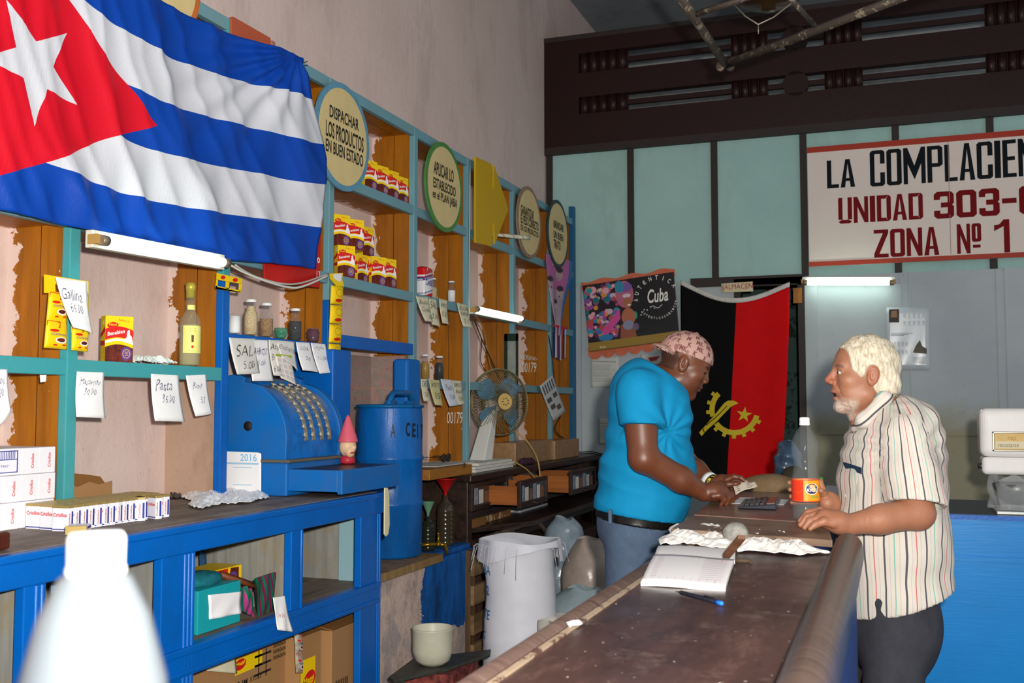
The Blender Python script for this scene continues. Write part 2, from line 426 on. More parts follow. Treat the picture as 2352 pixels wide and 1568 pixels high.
# --- back partition
XL, XR = XW, 2.6
dx0, dx1 = xb(1690), xb(1853)
ztop, zmid, zstrip, zlow = 4.47, 3.57, 3.51, 2.42
mb = MB(); T = .06
mb.bb((XL, YB, 0), (dx0, YB+T, zlow)); mb.bb((dx1, YB, 0), (XR, YB+T, zlow))
for px in (1337, 1875, 2075, 2095, 2297, 2317):      # upright cover boards
    x = xb(px); mb.bb((x-.004, YB-.006, 0), (x+.004, YB, zlow))
mb.bb((xb(1320), YB-.03, 1.08), (xb(1337), YB, 2.42))
mb.bb((dx1, YB-.012, 1.24), (XR, YB, 1.31)); mb.bb((dx1, YB-.0135, 0), (dx1+.09, YB, zlow))
struct(mb, 'wall_back', M_low)
mb = MB(); mb.bb((XL, YB+.015, zlow), (XR, YB+T, zstrip)); struct(mb, 'wall_back_panels', M_panel)
mb = MB()
for px in (1263, 1452, 1647, 1855, 2071, 2292, 2530): x = xb(px); mb.bb((x-.025, YB-.008, zlow), (x+.025, YB+.015, zstrip))
mb.bb((XL, YB-.03, zstrip), (XR, YB+.02, zmid)); mb.bb((xb(1590), YB-.02, zlow-.05), (xb(1853), YB+.015, zlow+.02))
struct(mb, 'trim_1', M_strip)
# --- dark maroon openwork transom
mb = MB(); cols = [(xb(1446), xb(1690)), (xb(1775), xb(1908)), (xb(1998), xb(2288)), (xb(2388), xb(2550))]
rows = [(3.825, 3.965), (4.165, 4.33)]
zc = [zmid, rows[0][0], rows[0][1], rows[1][0], rows[1][1], ztop]
for i in (0, 2, 4): mb.bb((XL, YB-.03, zc[i]), (XR, YB+.05, zc[i+1]))
for (z0, z1) in rows:
    xs = [XL]+[c for p in cols for c in p]+[XR]
    for k in range(0, len(xs), 2):
        a, b = xs[k], xs[k+1]
        if k == 0: mb.bb((a, YB-.03, z0), (xb(1335), YB+.05, z1)); a = xb(1335)
        mb.bb((a, YB, z0), (b, YB+.05, z1)); nr = 5 if b-a > .3 else 4
        for j in range(nr): x = a+(b-a)*(j+.5)/nr; mb.cyl((x, YB+.004, z0), (x, YB+.004, z1), (b-a)/nr*.48, 12)
    for k, (a, b) in enumerate(cols):
        zm = (z0+z1)/2; mb.bb((a, YB-.005, zm-.02), (b, YB+.03, zm+.02))
        if k == 1: x = (a+b)/2; mb.cyl((x, YB-.03, zm), (x, YB+.04, zm), .095, 28)
struct(mb, 'trim_2', M_brown)
mb = MB(); mb.bb((XL, YB-.035, ztop-.02), (XR, YB+.06, ztop+.02)); struct(mb, 'trim_3', M_strip)
# --- dark store room behind the doorway
mb = MB(); mb.bb((xb(1690)-.4, YB+1.2, 0), (dx1+.9, YB+1.25, 3.2)); mb.bb((xb(1690)-.45, YB+T, 0), (xb(1690)-.4, YB+1.25, 3.2)); mb.bb((dx1+.9, YB+T, 0), (dx1+.95, YB+1.25, 3.2)); mb.bb((xb(1690)-.45, YB+T, 3.2), (dx1+.95, YB+1.25, 3.25))
struct(mb, 'wall_store', worn('dark_green_store_wall', '46605c', '22302c', .2, .8, 3))
mb = MB(); mb.bb((dx1-.05, YB-.02, 0), (dx1, YB+.09, zlow)); mb.bb((dx0, YB-.02, 0), (dx0+.05, YB+.09, zlow)); mb.bb((dx0, YB-.02, zlow-.06), (dx1, YB+.09, zlow))
struct(mb, 'door_1', M_strip)
mb = MB(); mb.bb((xb(1827), YB-.035, zb(1830, 697)), (xb(1847), YB-.02, zb(1830, 662))); tag(mb.build('wood_block', M_orange), 'small orange wood block nailed to the top of the store doorway', 'block')
# masonry base under the drum
def masonry():
    m = NT('peeling_pink_and_blue_masonry'); v = m.geo(); s = m.sep(v)
    b = m.ramp(m.noise(v, 7, 8, .75), [(.3, srgb('8f8078')), (.5, srgb('cdb6ab')), (.62, srgb('d2baa6')), (.7, srgb('ae7a50'))])
    b = m.mix(m.math('MULTIPLY', m.thr(m.noise(v, 3.3, 6), .52, .6), .6), b, srgb('8c8a92'))
    e = m.math('ADD', s[1], m.math('MULTIPLY', m.math('SUBTRACT', m.noise(v, 4, 7, .7), .5), .5))
    k1 = m.math('GREATER_THAN', e, Y_BL); z = m.math('ADD', s[2], m.math('MULTIPLY', m.math('SUBTRACT', m.noise(v, 9, 6, .7), .5), .12)); k2 = m.math('GREATER_THAN', z, .34)
    bl = m.ramp(m.noise(m.mapping(v, (1, 1, .25)), 12, 6, .7), [(.35, srgb('063a70')), (.6, srgb('0a62b4'))])
    b = m.mix(m.math('MULTIPLY', k1, k2), b, bl); m.col(b); m.b.inputs['Roughness'].default_value = .7; m.bump(m.noise(v, 12, 8, .7), .6, .02); return m.m
Y_END = yx(878, XC); Y_BL = yx(975, -2.1); Y_DK = onX(1075, 1090, XD).y
M_masonry = masonry()
struct(MB().bb((XW, Y_END, 0), (-2.1, Y_DK, .70)), 'wall_base_left', M_masonry, bevel=.01)
t = MB().bb((-2.56, Y_END+.03, .70), (-2.06, yx(985, -2.12)+.04, .735)); tag(t.build('plank', wood('bare_plank', '9a7b4e', '6b4f2c')), 'bare slanting plank under the blue drum', 'plank')
tag(MB().bb((XW+.005, yx(985, -2.12)+.05, .70), (-2.12, Y_DK-.012, .725)).build('plinth', M_masonry, bevel=.006), 'blue painted block beside the drum carrying the funnel bottle', 'plinth')

# ================================================================== wall shelf
SH = empty('wall_shelf', (XS, 4.0, 1.0), 'tall pigeonhole shelf of orange wood with dusty teal front rails along the pink wall', 'shelf')
posts_px = [-430, 157, 510, 752, 948, 1072, 1178, 1265]
PY = [yx(p) for p in posts_px]; PEND = YB-.07
ZR = [1.57, 2.03, 2.50, 2.93]
for i, y in enumerate(PY):
    p = posts_px[i]; hw = .022
    lowb = p in (510, 752)
    z0 = ZC if p < 900 else ZD; zt = 2.955
    mat = M_teal2 if p <= 157 else M_teal
    if p <= 157: zt = 2.955
    if lowb:
        MB().bb((XS-.02, y-hw, z0), (XS+.012, y+hw, 1.93)).build('post', M_blue, SH, bevel=.003)
        MB().bb((XS-.02, y-hw, 1.93), (XS+.012, y+hw, zt)).build('post', M_teal2 if p == 510 else M_teal, SH, bevel=.003)
    elif p == 948: MB().bb((XS-.02, y-hw, 1.5), (XS+.012, y+hw, zt)).build('post', M_teal, SH, bevel=.003)
    else: MB().bb((XS-.02, y-hw, z0), (XS+.012, y+hw, zt)).build('post', mat, SH, bevel=.003)
    z1_ = 1.57 if p == 510 else (ZC if p < 900 else ZD)
    MB().bb((XW, y-.012, z1_), (XS-.02, y+.012, 2.93)).build('side_panel', M_orange, SH)
    if p == 510: MB().bb((XW, y-.012, ZC), (XS-.02, y+.012, 1.57)).build('side_panel', plaster('stained_pink_boards', 'b79a88', 'a08068', '6e4e30', .8), SH)
MB().bb((XS-.02, PEND-.03, ZC), (XS+.02, PEND+.03, zx(1322, 480))).build('post', worn('deep_blue_post', '1f5f86', '17344a', .05), SH, bevel=.003)
MB().bb((XW, PEND, ZC), (XS-.02, PEND+.02, 2.93)).build('side_panel', M_orange, SH)
allY = PY+[PEND]; BAYUP = {(0, 2): .135, (0, 3): .175}
for k, z in enumerate(ZR):
    for i in range(len(allY)-1):
        a, b = allY[i], allY[i+1]
        if k == 0 and i == 3: mat, h = M_blue, .06
        elif k == 0 and i <= 2: mat, h = M_teal2, .05
        elif k == 1 and i <= 1: mat, h = M_teal, .055
        else: mat, h = M_teal, .05
        if k == 0 and i == 2: mat = M_blue
        z = ZR[k]+BAYUP.get((k, i), 0)
        MB().bb((XS-.018, a+.02, z-.025), (XS+.008+.003*(i % 2), b-.02, z-.025+h)).build('rail', mat, SH, bevel=.003)
        MB().bb((XW, a+.012, z-.012), (XS-.018, b-.012, z+.012)).build('shelf_board', M_orange, SH)
# paint-free joint line of the wall behind the shelf: a low stained cloth-like patch handled by plaster
# tiled panel and blue frame of the drum alcove
def tiles():
    m = NT('rose_marbled_tiles'); v = m.geo(); s = m.sep(v)
    b = m.ramp(m.noise(v, 30, 6, .75), [(.42, srgb('8f8178')), (.56, srgb('a38a83')), (.64, srgb('b4544e'))])
    def g(sock, p, o): return m.math('LESS_THAN', m.math('ABSOLUTE', m.math('SUBTRACT', m.math('FRACT', m.math('DIVIDE', m.math('SUBTRACT', sock, o), p)), .5)), .012)
    k = m.math('MAXIMUM', g(s[1], .2, .13), g(s[2], .2, .045)); b = m.mix(k, b, srgb('b58a72')); m.col(b); m.b.inputs['Roughness'].default_value = .35; return m.m
ya, yb_ = PY[3]+.02, PY[4]-.02
tag(MB().bb((XW+.001, ya+.1, 1.06), (XW+.02, yb_-.02, 1.715)).bb((XW+.001, yb_-.02, 1.06), (XS-.03, yb_, 1.715)).build('tile_panel', tiles()), 'rose marbled square tiles on the wall behind the blue drum', 'tiles')
px0 = onX(765, 932, -2.34).y; px1 = onX(806, 932, -2.34).y
tag(MB().bb((-2.6, px0, ZC+.002), (-2.34, px1, 1.705)).build('pillar', M_blue, bevel=.008), 'square blue pillar between cash register and drum', 'pillar')
tag(MB().bb((-2.385, onX(936, 932, -2.30).y, .74), (-2.30, onX(967, 932, -2.30).y, 1.69)).build('pillar', worn('rough_blue_pillar', '0b66b5', '083055', .1, .6, 25, bump=1, fine=90), bevel=.015), 'rough stippled blue pillar right behind the drum', 'pillar')

# ================================================================== blue cabinet
CB = empty('blue_cabinet', (XC, 2, 0), 'long bright blue open cabinet with grey boarded back and worn wooden top', 'cabinet')
Y0 = -.4
MB().bb((XW+.005, Y0, ZC-.03), (XC-.02, Y_END+.0, ZC)).build('worktop', M_greytop, CB)
mb = MB(); mb.bb((XC-.03, Y0, ZC-.085), (XC+.006, Y_END+.01, ZC-.002)); mb.bb((XC-.03, Y0, ZC-.022), (XC+.014, Y_END+.016, ZC-.002)); mb.build('top_rail', M_blue, CB, bevel=.004)
def yc(px): return yx(px, XC)
def cpost(a, b, nm='post', fl=3):
    ya_, yb2 = yc(a), yc(b); zb0 = .72 if a == 674 else .08; mb = MB().bb((XC-.03, ya_, zb0), (XC, yb2, ZC-.08)); n = fl
    for j in range(n): y = yb2-.018*(j+.7); mb.cyl((XC-.002, y, zb0+.01), (XC-.002, y, ZC-.086), .007, 8)
    return mb.build(nm, M_blue, CB, bevel=.003)
for a, b, n in ((-60, -10, 2), (68, 118, 2), (380, 456, 3), (674, 701, 1), (832, 878, 2)): cpost(a, b, fl=n)
segs = [(Y0, yc(-60)), (yc(-10), yc(68)), (yc(118), yc(380)), (yc(456), yc(674)), (yc(701), yc(832))]
mb = MB(); mb.bb((XC-.03, Y0, .655), (XC+.004, Y_END-.02, .73)); mb.bb((XC-.03, Y0, .72), (XC+.012, Y_END-.02, .742)); mb.bb((XC-.03, Y0, .662), (XC+.01, Y_END-.02, .675)); mb.build('middle_rail', M_blue, CB, bevel=.003)
MB().bb((XW+.01, Y0, .72), (XC-.03, Y_END-.03, .74)).build('shelf_board', M_greytop, CB)
MB().bb((XC-.03, Y0, .0), (XC+.01, Y_END, .11)).build('plinth', M_blue, CB)
MB().bb((XW+.01, Y0, .1), (XC-.03, Y_END-.03, .12)).build('bottom_board', M_greytop, CB)
mb = MB(); y = Y0
while y < Y_END-.05:
    mb.bb((XW+.006, y+.001, .12), (XW+.022, min(y+.155, Y_END-.03), ZC-.031)); y += .158
mb.build('back_panel', M_greywood, CB)
MB().bb((XW+.005, Y_END-.03, .0), (XC-.03, Y_END-.005, ZC-.03)).build('end_panel', M_greywood, CB)
MB().bb((XC-.17, Y_END-.045, .12), (XC-.03, Y_END-.031, ZC-.09)).build('end_board', worn('pale_blue_board', '8fb4bd', 'a29e93', .1), CB)
for px in (-35, 93, 418, 688):
    y = yc(px); MB().bb((XW+.03, y-.01, .12 if px != 688 else .74), (XC-.03, y+.01, ZC-.031)).build('divider', M_greywood, CB)

# ================================================================== dark desk by the wall
DK = empty('dark_desk', (XD, 6, 0), 'long blackened wooden desk with three pulled drawers running to the back wall', 'desk')
YD0 = Y_DK; YD1 = 7.8
mb = MB(); mb.bb((XW+.005, YD0-.03, ZD-.035), (XD+.03, YD1, ZD)); mb.build('top', M_desk, DK, bevel=.006)
MB().bb((XW+.02, YD0, .0), (XD-.06, YD0+.03, ZD-.035)).build('side_panel', M_desk, DK)
MB().bb((XD-.07, YD0-.005, 0), (XD, YD0+.06, ZD-.035)).build('corner_post', M_desk, DK, bevel=.004)
MB().bb((XD-.05, YD1-.06, 0), (XD, YD1, ZD-.035)).build('corner_post', M_desk, DK, bevel=.004)
MB().bb((XD-.05, YD0+.06, .84), (XD-.005, YD1-.06, .875)).build('drawer_rail', M_desk, DK)
MB().bb((XD-.05, YD0+.06, 1.036), (XD-.002, YD1-.06, ZD-.0352)).build('top_rail', M_desk, DK)
MB().bb((XW+.02, YD1-.1, .0), (XD-.04, YD1-.07, ZD-.035)).build('side_panel', M_desk, DK)
M_glassdark = plain('20242a', .15, spec=.8)
M_drawer = wood('orange_drawer_wood', 'a8622a', '7d4216', axis='x')
for a, b, out in ((1085, 1168, .02), (1195, 1258, .20), (1312, 1368, .22)):
    X = XD+out; y0, y1 = onX(a, 932, X).y, onX(b, 932, X).y; z0, z1 = .885, 1.035
    fr = MB(); fr.bb((X-.02, y0+.0301, z0), (X, y1-.0301, z0+.03)); fr.bb((X-.02, y0+.0301, z1-.025), (X, y1-.0301, z1)); fr.bb((X-.02, y0, z0), (X, y0+.03, z1)); fr.bb((X-.02, y1-.03, z0), (X, y1, z1))
    d = fr.build('drawer', M_desk, DK, bevel=.002)
    bx = MB(); bx.bb((X-.40, y0+.012, z0+.005), (X-.021, y0+.028, z1-.03)); bx.bb((X-.40, y1-.028, z0+.005), (X-.021, y1-.012, z1-.03)); bx.bb((X-.40, y0+.012, z0+.005), (X-.021, y1-.012, z0+.015)); bx.build('drawer_box', M_drawer, d)
    g = MB().bb((X-.014, y0+.03, z0+.03), (X-.010, y1-.03, z1-.025)).build('window', M_glassdark, d)
    pc = MB()
    for j in range(6):
        yy = y0+.04+(y1-y0-.08)*j/6; pc.bb((X-.009, yy, z0+.032), (X-.0075, yy+(y1-y0-.09)/6*.8, z1-.03-.012*(j % 3)), mi=j % 3)
    pc.build('photo_strip', [plain('7b8796', .4, var=.5, scale=60), plain('c8c4bc', .5, var=.3, scale=90), plain('7a5540', .5, var=.5, scale=70)], d)
    k = MB(); k.tube([(X+.002, (y0+y1)/2-.03, z0+.02), (X+.014, (y0+y1)/2-.015, z0+.012), (X+.014, (y0+y1)/2+.015, z0+.012), (X+.002, (y0+y1)/2+.03, z0+.02)], .003, 6); k.build('handle', plain('6a6458', .35, .8), d)
# slanting lower shelf with braces and bins
def dk(px, py, X=-2.05): return onX(px, py, X)
ysl = [YD0+.12, YD1-.1]
MB().bb((XW+.02, ysl[0]+.55, .745), (-2.0, ysl[1], .775)).build('lower_shelf', M_desk, DK, bevel=.005)
MB().prism([(XW+.02, ysl[0], .745), (-2.26, ysl[0], .745), (-2.0, ysl[0]+.55, .745), (XW+.02, ysl[0]+.55, .745)], (0, 0, .03)).build('lower_shelf', M_desk, DK)
b1 = MB(); b1.bb((-2.2, ysl[0], .66), (-2.15, ysl[1], .72)); b1.build('bin_rail', M_desk, DK)
for p0, p1 in (((1238, 1200), (1312, 1290)), ((1176, 1222), (1200, 1250)), ((1108, 1240), (1240, 1192))):
    a = dk(*p0); b = dk(*p1); MB().tube([a, b], .018, 4).build('brace', wood('dusty_brace', '54473d', '2a211c'), DK)
MB().hexa([Vector((-2.5, YD0+.3, .1)), Vector((-2.12, YD0+.3, .1)), Vector((-2.12, YD0+.3, .55)), Vector((-2.5, YD0+.3, .68))], [Vector((-2.5, YD1-.2, .1)), Vector((-2.12, YD1-.2, .1)), Vector((-2.12, YD1-.2, .55)), Vector((-2.5, YD1-.2, .68))]).build('bin', wood('brown_bin', '4a2f26', '2a1813'), DK)
# ================================================================== main counter
def counter_mat():
    m = NT('worn_varnished_counter'); v = m.geo()
    b = m.ramp(m.noise(m.mapping(v, (3, .8, 3)), 3.2, 8, .7), [(.3, srgb('2a1b19')), (.55, srgb('47302c')), (.75, srgb('6e544d'))])
    b = m.mix(m.math('MULTIPLY', m.thr(m.noise(v, 9, 7, .75), .55, .7), .35), b, srgb('8a7a6e'))
    b = m.mix(m.thr(m.noise(v, 95, 2, .5), .745, .76), b, srgb('d8cfc2'))
    m.col(b); r = m.ramp(m.noise(v, 5, 6), [(.3, (.28, .28, .28, 1)), (.7, (.5, .5, .5, 1))]); m.link(r, m.b.inputs['Roughness']); m.bump(m.noise(v, 40, 5, .7), .12, .003); return m.m
M_counter = counter_mat()
def rail_mat():
    m = NT('turned_grey_rail'); v = m.geo()
    b = m.ramp(m.noise(m.mapping(v, (2, 22, 2)), 2.2, 6, .7), [(.25, srgb('392a26')), (.6, srgb('52423c')), (.85, srgb('776860'))]); m.col(b); m.b.inputs['Roughness'].default_value = .36; m.bump(m.noise(m.mapping(v, (2, 22, 2)), 2.2, 6, .7), .1, .003); return m.m
MC = empty('main_counter', (-.3, 2, 0), 'long worn brown shop counter with a thick rounded rail on its right edge', 'counter')
YM1 = 5.4; XML, XMR = -.565, -.15
YR1 = onZ(1950, 1225, ZT+.05).y
mb = MB(); mb.bb((XML, .15, ZT-.045), (-.1, YR1, ZT)); mb.bb((XML, YR1, ZT-.045), (-.25, YM1, ZT)); mb.build('top', M_counter, MC, bevel=.004)
mb = MB(); mb.tube([(XML-.002, .15, ZT-.016), (XML-.002, YM1, ZT-.016)], .024, 14); mb.build('left_lip', rail_mat(), MC)
MB().bb((XML+.022, .15, ZT), (XML+.034, 3.3, ZT+.003)).build('light_inlay', worn('worn_inlay', 'a8937c', '5a4038', .22, .5, 20), MC)
YR1 = onZ(1950, 1225, ZT+.05).y
pr = []
for k in range(15):
    a = math.pi*(k/14); pr.append((-.118-.038*math.cos(a), .15, ZT-.0+.052*math.sin(a)**.8 if 0 < k < 14 else ZT-.02))
mb = MB(); mb.prism(pr, (0, YR1-.15, 0)); o = mb.build('rounded_rail', rail_mat(), MC, bevel=.004)
for p in o.data.polygons: p.use_smooth = len(p.vertices) == 4
MB().bb((-.50, .2, 0), (-.10, YR1-.02, ZT-.045)).bb((-.50, YR1-.02, 0), (-.27, YM1-.05, ZT-.045)).build('body', worn('counter_front_paint', '2c3a78', '3a2a27', .12, .5, 6), MC)
# right blue counter beyond the customer
def blueface():
    m = NT('smooth_blue_front'); v = m.geo(); b = m.mix(m.thr(m.noise(v, 2.5, 6), .4, .7), srgb('0080cc'), srgb('0074bc')); m.col(b); m.b.inputs['Roughness'].default_value = .35
    m.bump(m.noise(m.mapping(v, (1, 1, 14)), 6, 5), .12, .004); return m.m
BC = empty('blue_counter', (1.2, 5, 0), 'bright blue counter front with dark top behind the customer', 'counter')
YBC = onZ(2250, 1184, 1.0).y; XB0 = onY(2010, 1184, YBC).x
mb = MB(); mb.bb((XB0, YBC, 0), (2.5, YBC+.03, 1.0)); mb.build('front_panel', blueface(), BC)
MB().bb((XB0-.01, YBC-.012, .985), (2.5, YBC+.02, 1.003)).build('top_edge', M_blue, BC)
MB().bb((XB0, YBC-.008, .815), (2.5, YBC, .835)).build('bead', blueface(), BC)
yb2 = onZ(2245, 1150, 1.0).y
MB().bb((XB0, YBC+.02, .96), (2.5, yb2, 1.004)).build('top', plain('2f3338', .5, var=.3), BC)
MB().bb((XB0+.02, YBC+.03, 0), (2.45, yb2-.02, .96)).build('body', M_dark, BC)
# ================================================================== flags
def crom(p0, p1, p2, p3, t): return .5*((2*p1)+(-p0+p2)*t+(2*p0-5*p1+4*p2-p3)*t*t+(-p0+3*p1-3*p2+p3)*t**3)
def interp1(xs, ys, x):
    """smooth curve through (xs, ys), ys numpy rows"""
    k = 0
    while k < len(xs)-2 and x > xs[k+1]: k += 1
    t = (x-xs[k])/(xs[k+1]-xs[k]); h = xs[k+1]-xs[k]
    def slope(i):
        if i == 0: return (ys[1]-ys[0])/(xs[1]-xs[0])
        if i == len(xs)-1: return (ys[-1]-ys[-2])/(xs[-1]-xs[-2])
        return (ys[i+1]-ys[i-1])/(xs[i+1]-xs[i-1])
    m0, m1 = slope(k)*h, slope(k+1)*h; t2, t3 = t*t, t**3
    return (2*t3-3*t2+1)*ys[k]+(t3-2*t2+t)*m0+(-2*t3+3*t2)*ys[k+1]+(t3-t2)*m1
US = [0, .173, .346, .433, .55, .8, .93, 1]; VS = [0, .2, .4, .6, .8, 1]
TB = {1: [(-190, -290), (55, -175), (215, -75), (300, -36), (385, 5), (570, 92), (652, 120), (688, 135)],
      .8: [(-165, -150), (118, -35), (245, 57), (325, 100), (415, 140), (595, 197), (668, 213), (709, 229)],
      .6: [(-140, -20), (100, 95), (280, 195), (352, 231), (445, 258), (615, 302), (693, 326), (736, 332)],
      .4: [(-130, 130), (90, 235), (262, 312), (345, 346), (452, 372), (625, 404), (690, 420), (736, 425)],
      .2: [(-125, 290), (91, 375), (262, 438), (345, 460), (458, 483), (628, 507), (688, 516), (729, 523)],
      0: [(-120, 452), (85, 503), (262, 545), (350, 566), (465, 592), (625, 606), (684, 612), (728, 618)]}
TBL = np.array([TB[v] for v in VS], float)
def flag_px(u, v):
    rows = [interp1(US, TBL[j], u) for j in range(6)]; return interp1(VS, np.array(rows), v)
def cuba_mat():
    m = NT('blue_white_red_flag_cloth'); uv = m.new('ShaderNodeUVMap').outputs[0]; s = m.sep(uv); u, v = s[0], s[1]
    st = m.math('MODULO', m.math('FLOOR', m.math('MULTIPLY', v, 4.9999)), 2.0)
    blue, white, red = srgb('003ea0'), srgb('cccdd4'), srgb('cc0822')
    b = m.mix(st, blue, white)
    av = m.math('ABSOLUTE', m.math('SUBTRACT', v, .5)); lim = m.math('MULTIPLY', m.math('SUBTRACT', 1.0, m.math('MULTIPLY', av, 2.0)), .433)
    tri = m.math('LESS_THAN', u, lim); b = m.mix(tri, b, red)
    x = m.math('MULTIPLY', m.math('SUBTRACT', u, .150), 2.0); y = m.math('SUBTRACT', .5, v)   # the star hangs point down
    r = m.math('SQRT', m.math('ADD', m.math('MULTIPLY', x, x), m.math('MULTIPLY', y, y)))
    th = m.math('ADD', m.math('ARCTAN2', x, y), 2*math.pi); f = m.math('PINGPONG', th, math.pi/5)
    X = m.math('MULTIPLY', r, m.math('COSINE', f)); Y = m.math('MULTIPLY', r, m.math('SINE', f))
    Rr = .197; r0 = Rr*.382; ex, ey = r0*math.cos(math.pi/5)-Rr, r0*math.sin(math.pi/5); n = (ey, -ex); L = math.hypot(*n); n = (n[0]/L, n[1]/L)
    dd = m.math('SUBTRACT', m.math('ADD', m.math('MULTIPLY', X, n[0]), m.math('MULTIPLY', Y, n[1])), Rr*n[0])
    b = m.mix(m.math('LESS_THAN', dd, 0.0), b, white)
    # hems along the seams
    m.col(b); m.b.inputs['Roughness'].default_value = .5; m.b.inputs['Specular IOR Level'].default_value = .25
    m.bump(m.math('ADD', m.noise(m.mapping(uv, (260, 8, 1)), 3, 2), m.noise(m.mapping(uv, (14, 9, 1), rot=(0, 0, .5)), 1.5, 5)), .25, .004); return m.m
def bump1(x): return math.exp(-x*x)
NU, NV = 150, 96; mb = MB(); uvs = []; base = {}
def cuba_pt(u, v):
    p = flag_px(u, v); x, y = p
    d = 0
    # long folds sagging from the upper left towards the lower right
    for amp, fx, fy, ph in ((.012, .021, .016, 0), (.008, .047, .021, 1.3), (.005, .083, .05, 2.2)):
        q = x*fx-y*fy*.55; d += amp*(1-abs(math.sin(q*.5+ph+.6*math.sin(y*.006))))**1.5*2
    # fan of folds below the nailed corner at the right
    dx, dy = x-672, y-122; rr = math.hypot(dx, dy)+1; an = math.atan2(dx, dy)
    d += .013*math.sin(an*17+.9*math.sin(rr*.012))*math.exp(-rr/330)*min(1, rr/60)*(1 if dx < 60 else .4)
    # small hanging pleats along the lower edge
    d += .010*math.sin(x*.085+.5*math.sin(x*.021))*max(0, 1-v*2.2)*min(1, max(.25, (x+100)/400))
    d += .02*math.sin(u*7)*v
    d += .035*max(0, u-.93)/.07*(v > .75)*0
    return onX(x, y, -2.325)+Vector((d, 0, 0))
mb.grid(lambda u, v: cuba_pt(u, v), NU, NV, thick=(-.0012, 0, 0))
o = mb.build('flag', cuba_mat(), loc=(-2.33, 3.2, 2.4))
uvl = o.data.uv_layers.new(name='UVMap'); N = (NU+1)*(NV+1); arr = np.zeros((len(o.data.loops), 2), np.float32)
for li, lp in enumerate(o.data.loops):
    k = lp.vertex_index % N; arr[li] = ((k % (NU+1))/NU, (k//(NU+1))/NV)
uvl.data.foreach_set('uv', arr.ravel())
fixn(o); tag(o, 'large blue and white striped flag with white star on a red triangle', 'flag')

# black and red flag with yellow emblem
def rb_pt(px, py, lift=0.0):
    # px,py photo points on the hanging cloth
    t = (px-1560)/255; d = .012*math.sin(px*.05+py*.003)*(.4+.6*abs(t-.5))+.018*math.sin(px*.021+1)*max(0, 1-(py-650)/200)
    d += .004*math.sin(py*.03+px*.01)
    p = onY(px, py, YB-.06); p.y += d-lift; return p
mb = MB()
def rb_map(u, v):
    xl = 1563+3*v; xr = 1814-6*v-14*v*v; top = 652+42*math.sin(math.pi*min(1, max(0, u)))**1.1*(1-.1*u)+4*u; bot = 1094+10*u
    mid = (1692-22*v-xl)/(xr-xl); u2 = u*2*mid if u <= .5 else mid+(u-.5)*2*(1-mid); x = xl+(xr-xl)*u2; return rb_pt(x, top+(bot-top)*v)
mb.grid(rb_map, 44, 60, thick=(0, .001, 0))
o = mb.build('flag', [plain('08080b', .8, var=.2, spec=.15), plain('cc0309', .7, var=.08, scale=8, spec=.15)], loc=(0, 7.9, 1.6))
Ng = 44*60
for i, p in enumerate(o.data.polygons):
    k = i % Ng if i < 2*Ng else None
    if k is not None:
        p.material_index = 1 if (k % 44) >= 22 else 0
o.data.materials.append(plain('c9b21a', .6, var=.1)); o.data.materials.append(plain('c9c6c0', .7, var=.1))
fixn(o); tag(o, 'black and red hanging flag with a yellow emblem of gear, blade and star', 'flag')
fl2 = o; mb = MB()
z = lambda x, y: (1330+x/2.53, 720+y/2.53)
cx, cy = z(905, 560)
def arc(a0, a1, r0, r1, teeth):
    n = teeth*8; P = []
    for i in range(n+1):
        a = R(a0+(a1-a0)*i/n); k = r1*(1.13 if (i % 8) in (2, 3, 4, 5) else 1.0); P.append((a, k))
    for (a, k), (b, k2) in zip(P, P[1:]):
        kk = min(k, k2); q = [(cx+r0*math.cos(a), cy-r0*math.sin(a)), (cx+kk*math.cos(a), cy-kk*math.sin(a)), (cx+kk*math.cos(b), cy-kk*math.sin(b)), (cx+r0*math.cos(b), cy-r0*math.sin(b))]
        mb.add([rb_pt(x, y, .010) for x, y in q], [(0, 1, 2, 3)])
arc(134, 196, 46, 58, 3); arc(216, 346, 46, 58, 6)
sx, sy = z(960, 587); P = []
for i in range(10):
    a = R(90-8+36*i); rr = 18.5 if i % 2 == 0 else 7.3; P.append((sx+rr*math.cos(a), sy-rr*math.sin(a)))
mb.add([rb_pt(x, y, .010) for x, y in P]+[rb_pt(sx, sy, .010)], [(i, (i+1) % 10, 10) for i in range(10)])
top = [(698, 690), (735, 650), (800, 575), (845, 520), (868, 505), (900, 505)]; bot = [(712, 712), (745, 675), (800, 628), (845, 580), (885, 540), (928, 520)]
for i in range(5): mb.add([rb_pt(*z(*q), .012) for q in (top[i], bot[i], bot[i+1], top[i+1])], [(0, 1, 2, 3)])
em = mb.build('emblem', plain('c9b21a', .6, var=.1), fl2)
mb = MB(); mb.tube([rb_pt(*z(722, 668), .015), rb_pt(*z(728, 690), .015)], .004, 4); mb.tube([rb_pt(*z(740, 648), .014), rb_pt(*z(815, 585), .014), rb_pt(*z(862, 535), .014)], .003, 4); mb.build('emblem_line', plain('1a1a12', .7), fl2)
mb = MB(); mb.grid(lambda u, v: rb_pt(1563+251*u, 652+42*math.sin(math.pi*u)**1.1*(1-.1*u)+4*u-9+v*11, .004), 40, 2, thick=(0, .003, 0)); mb.build('header_band', plain('c9c6c0', .7, var=.15), fl2)

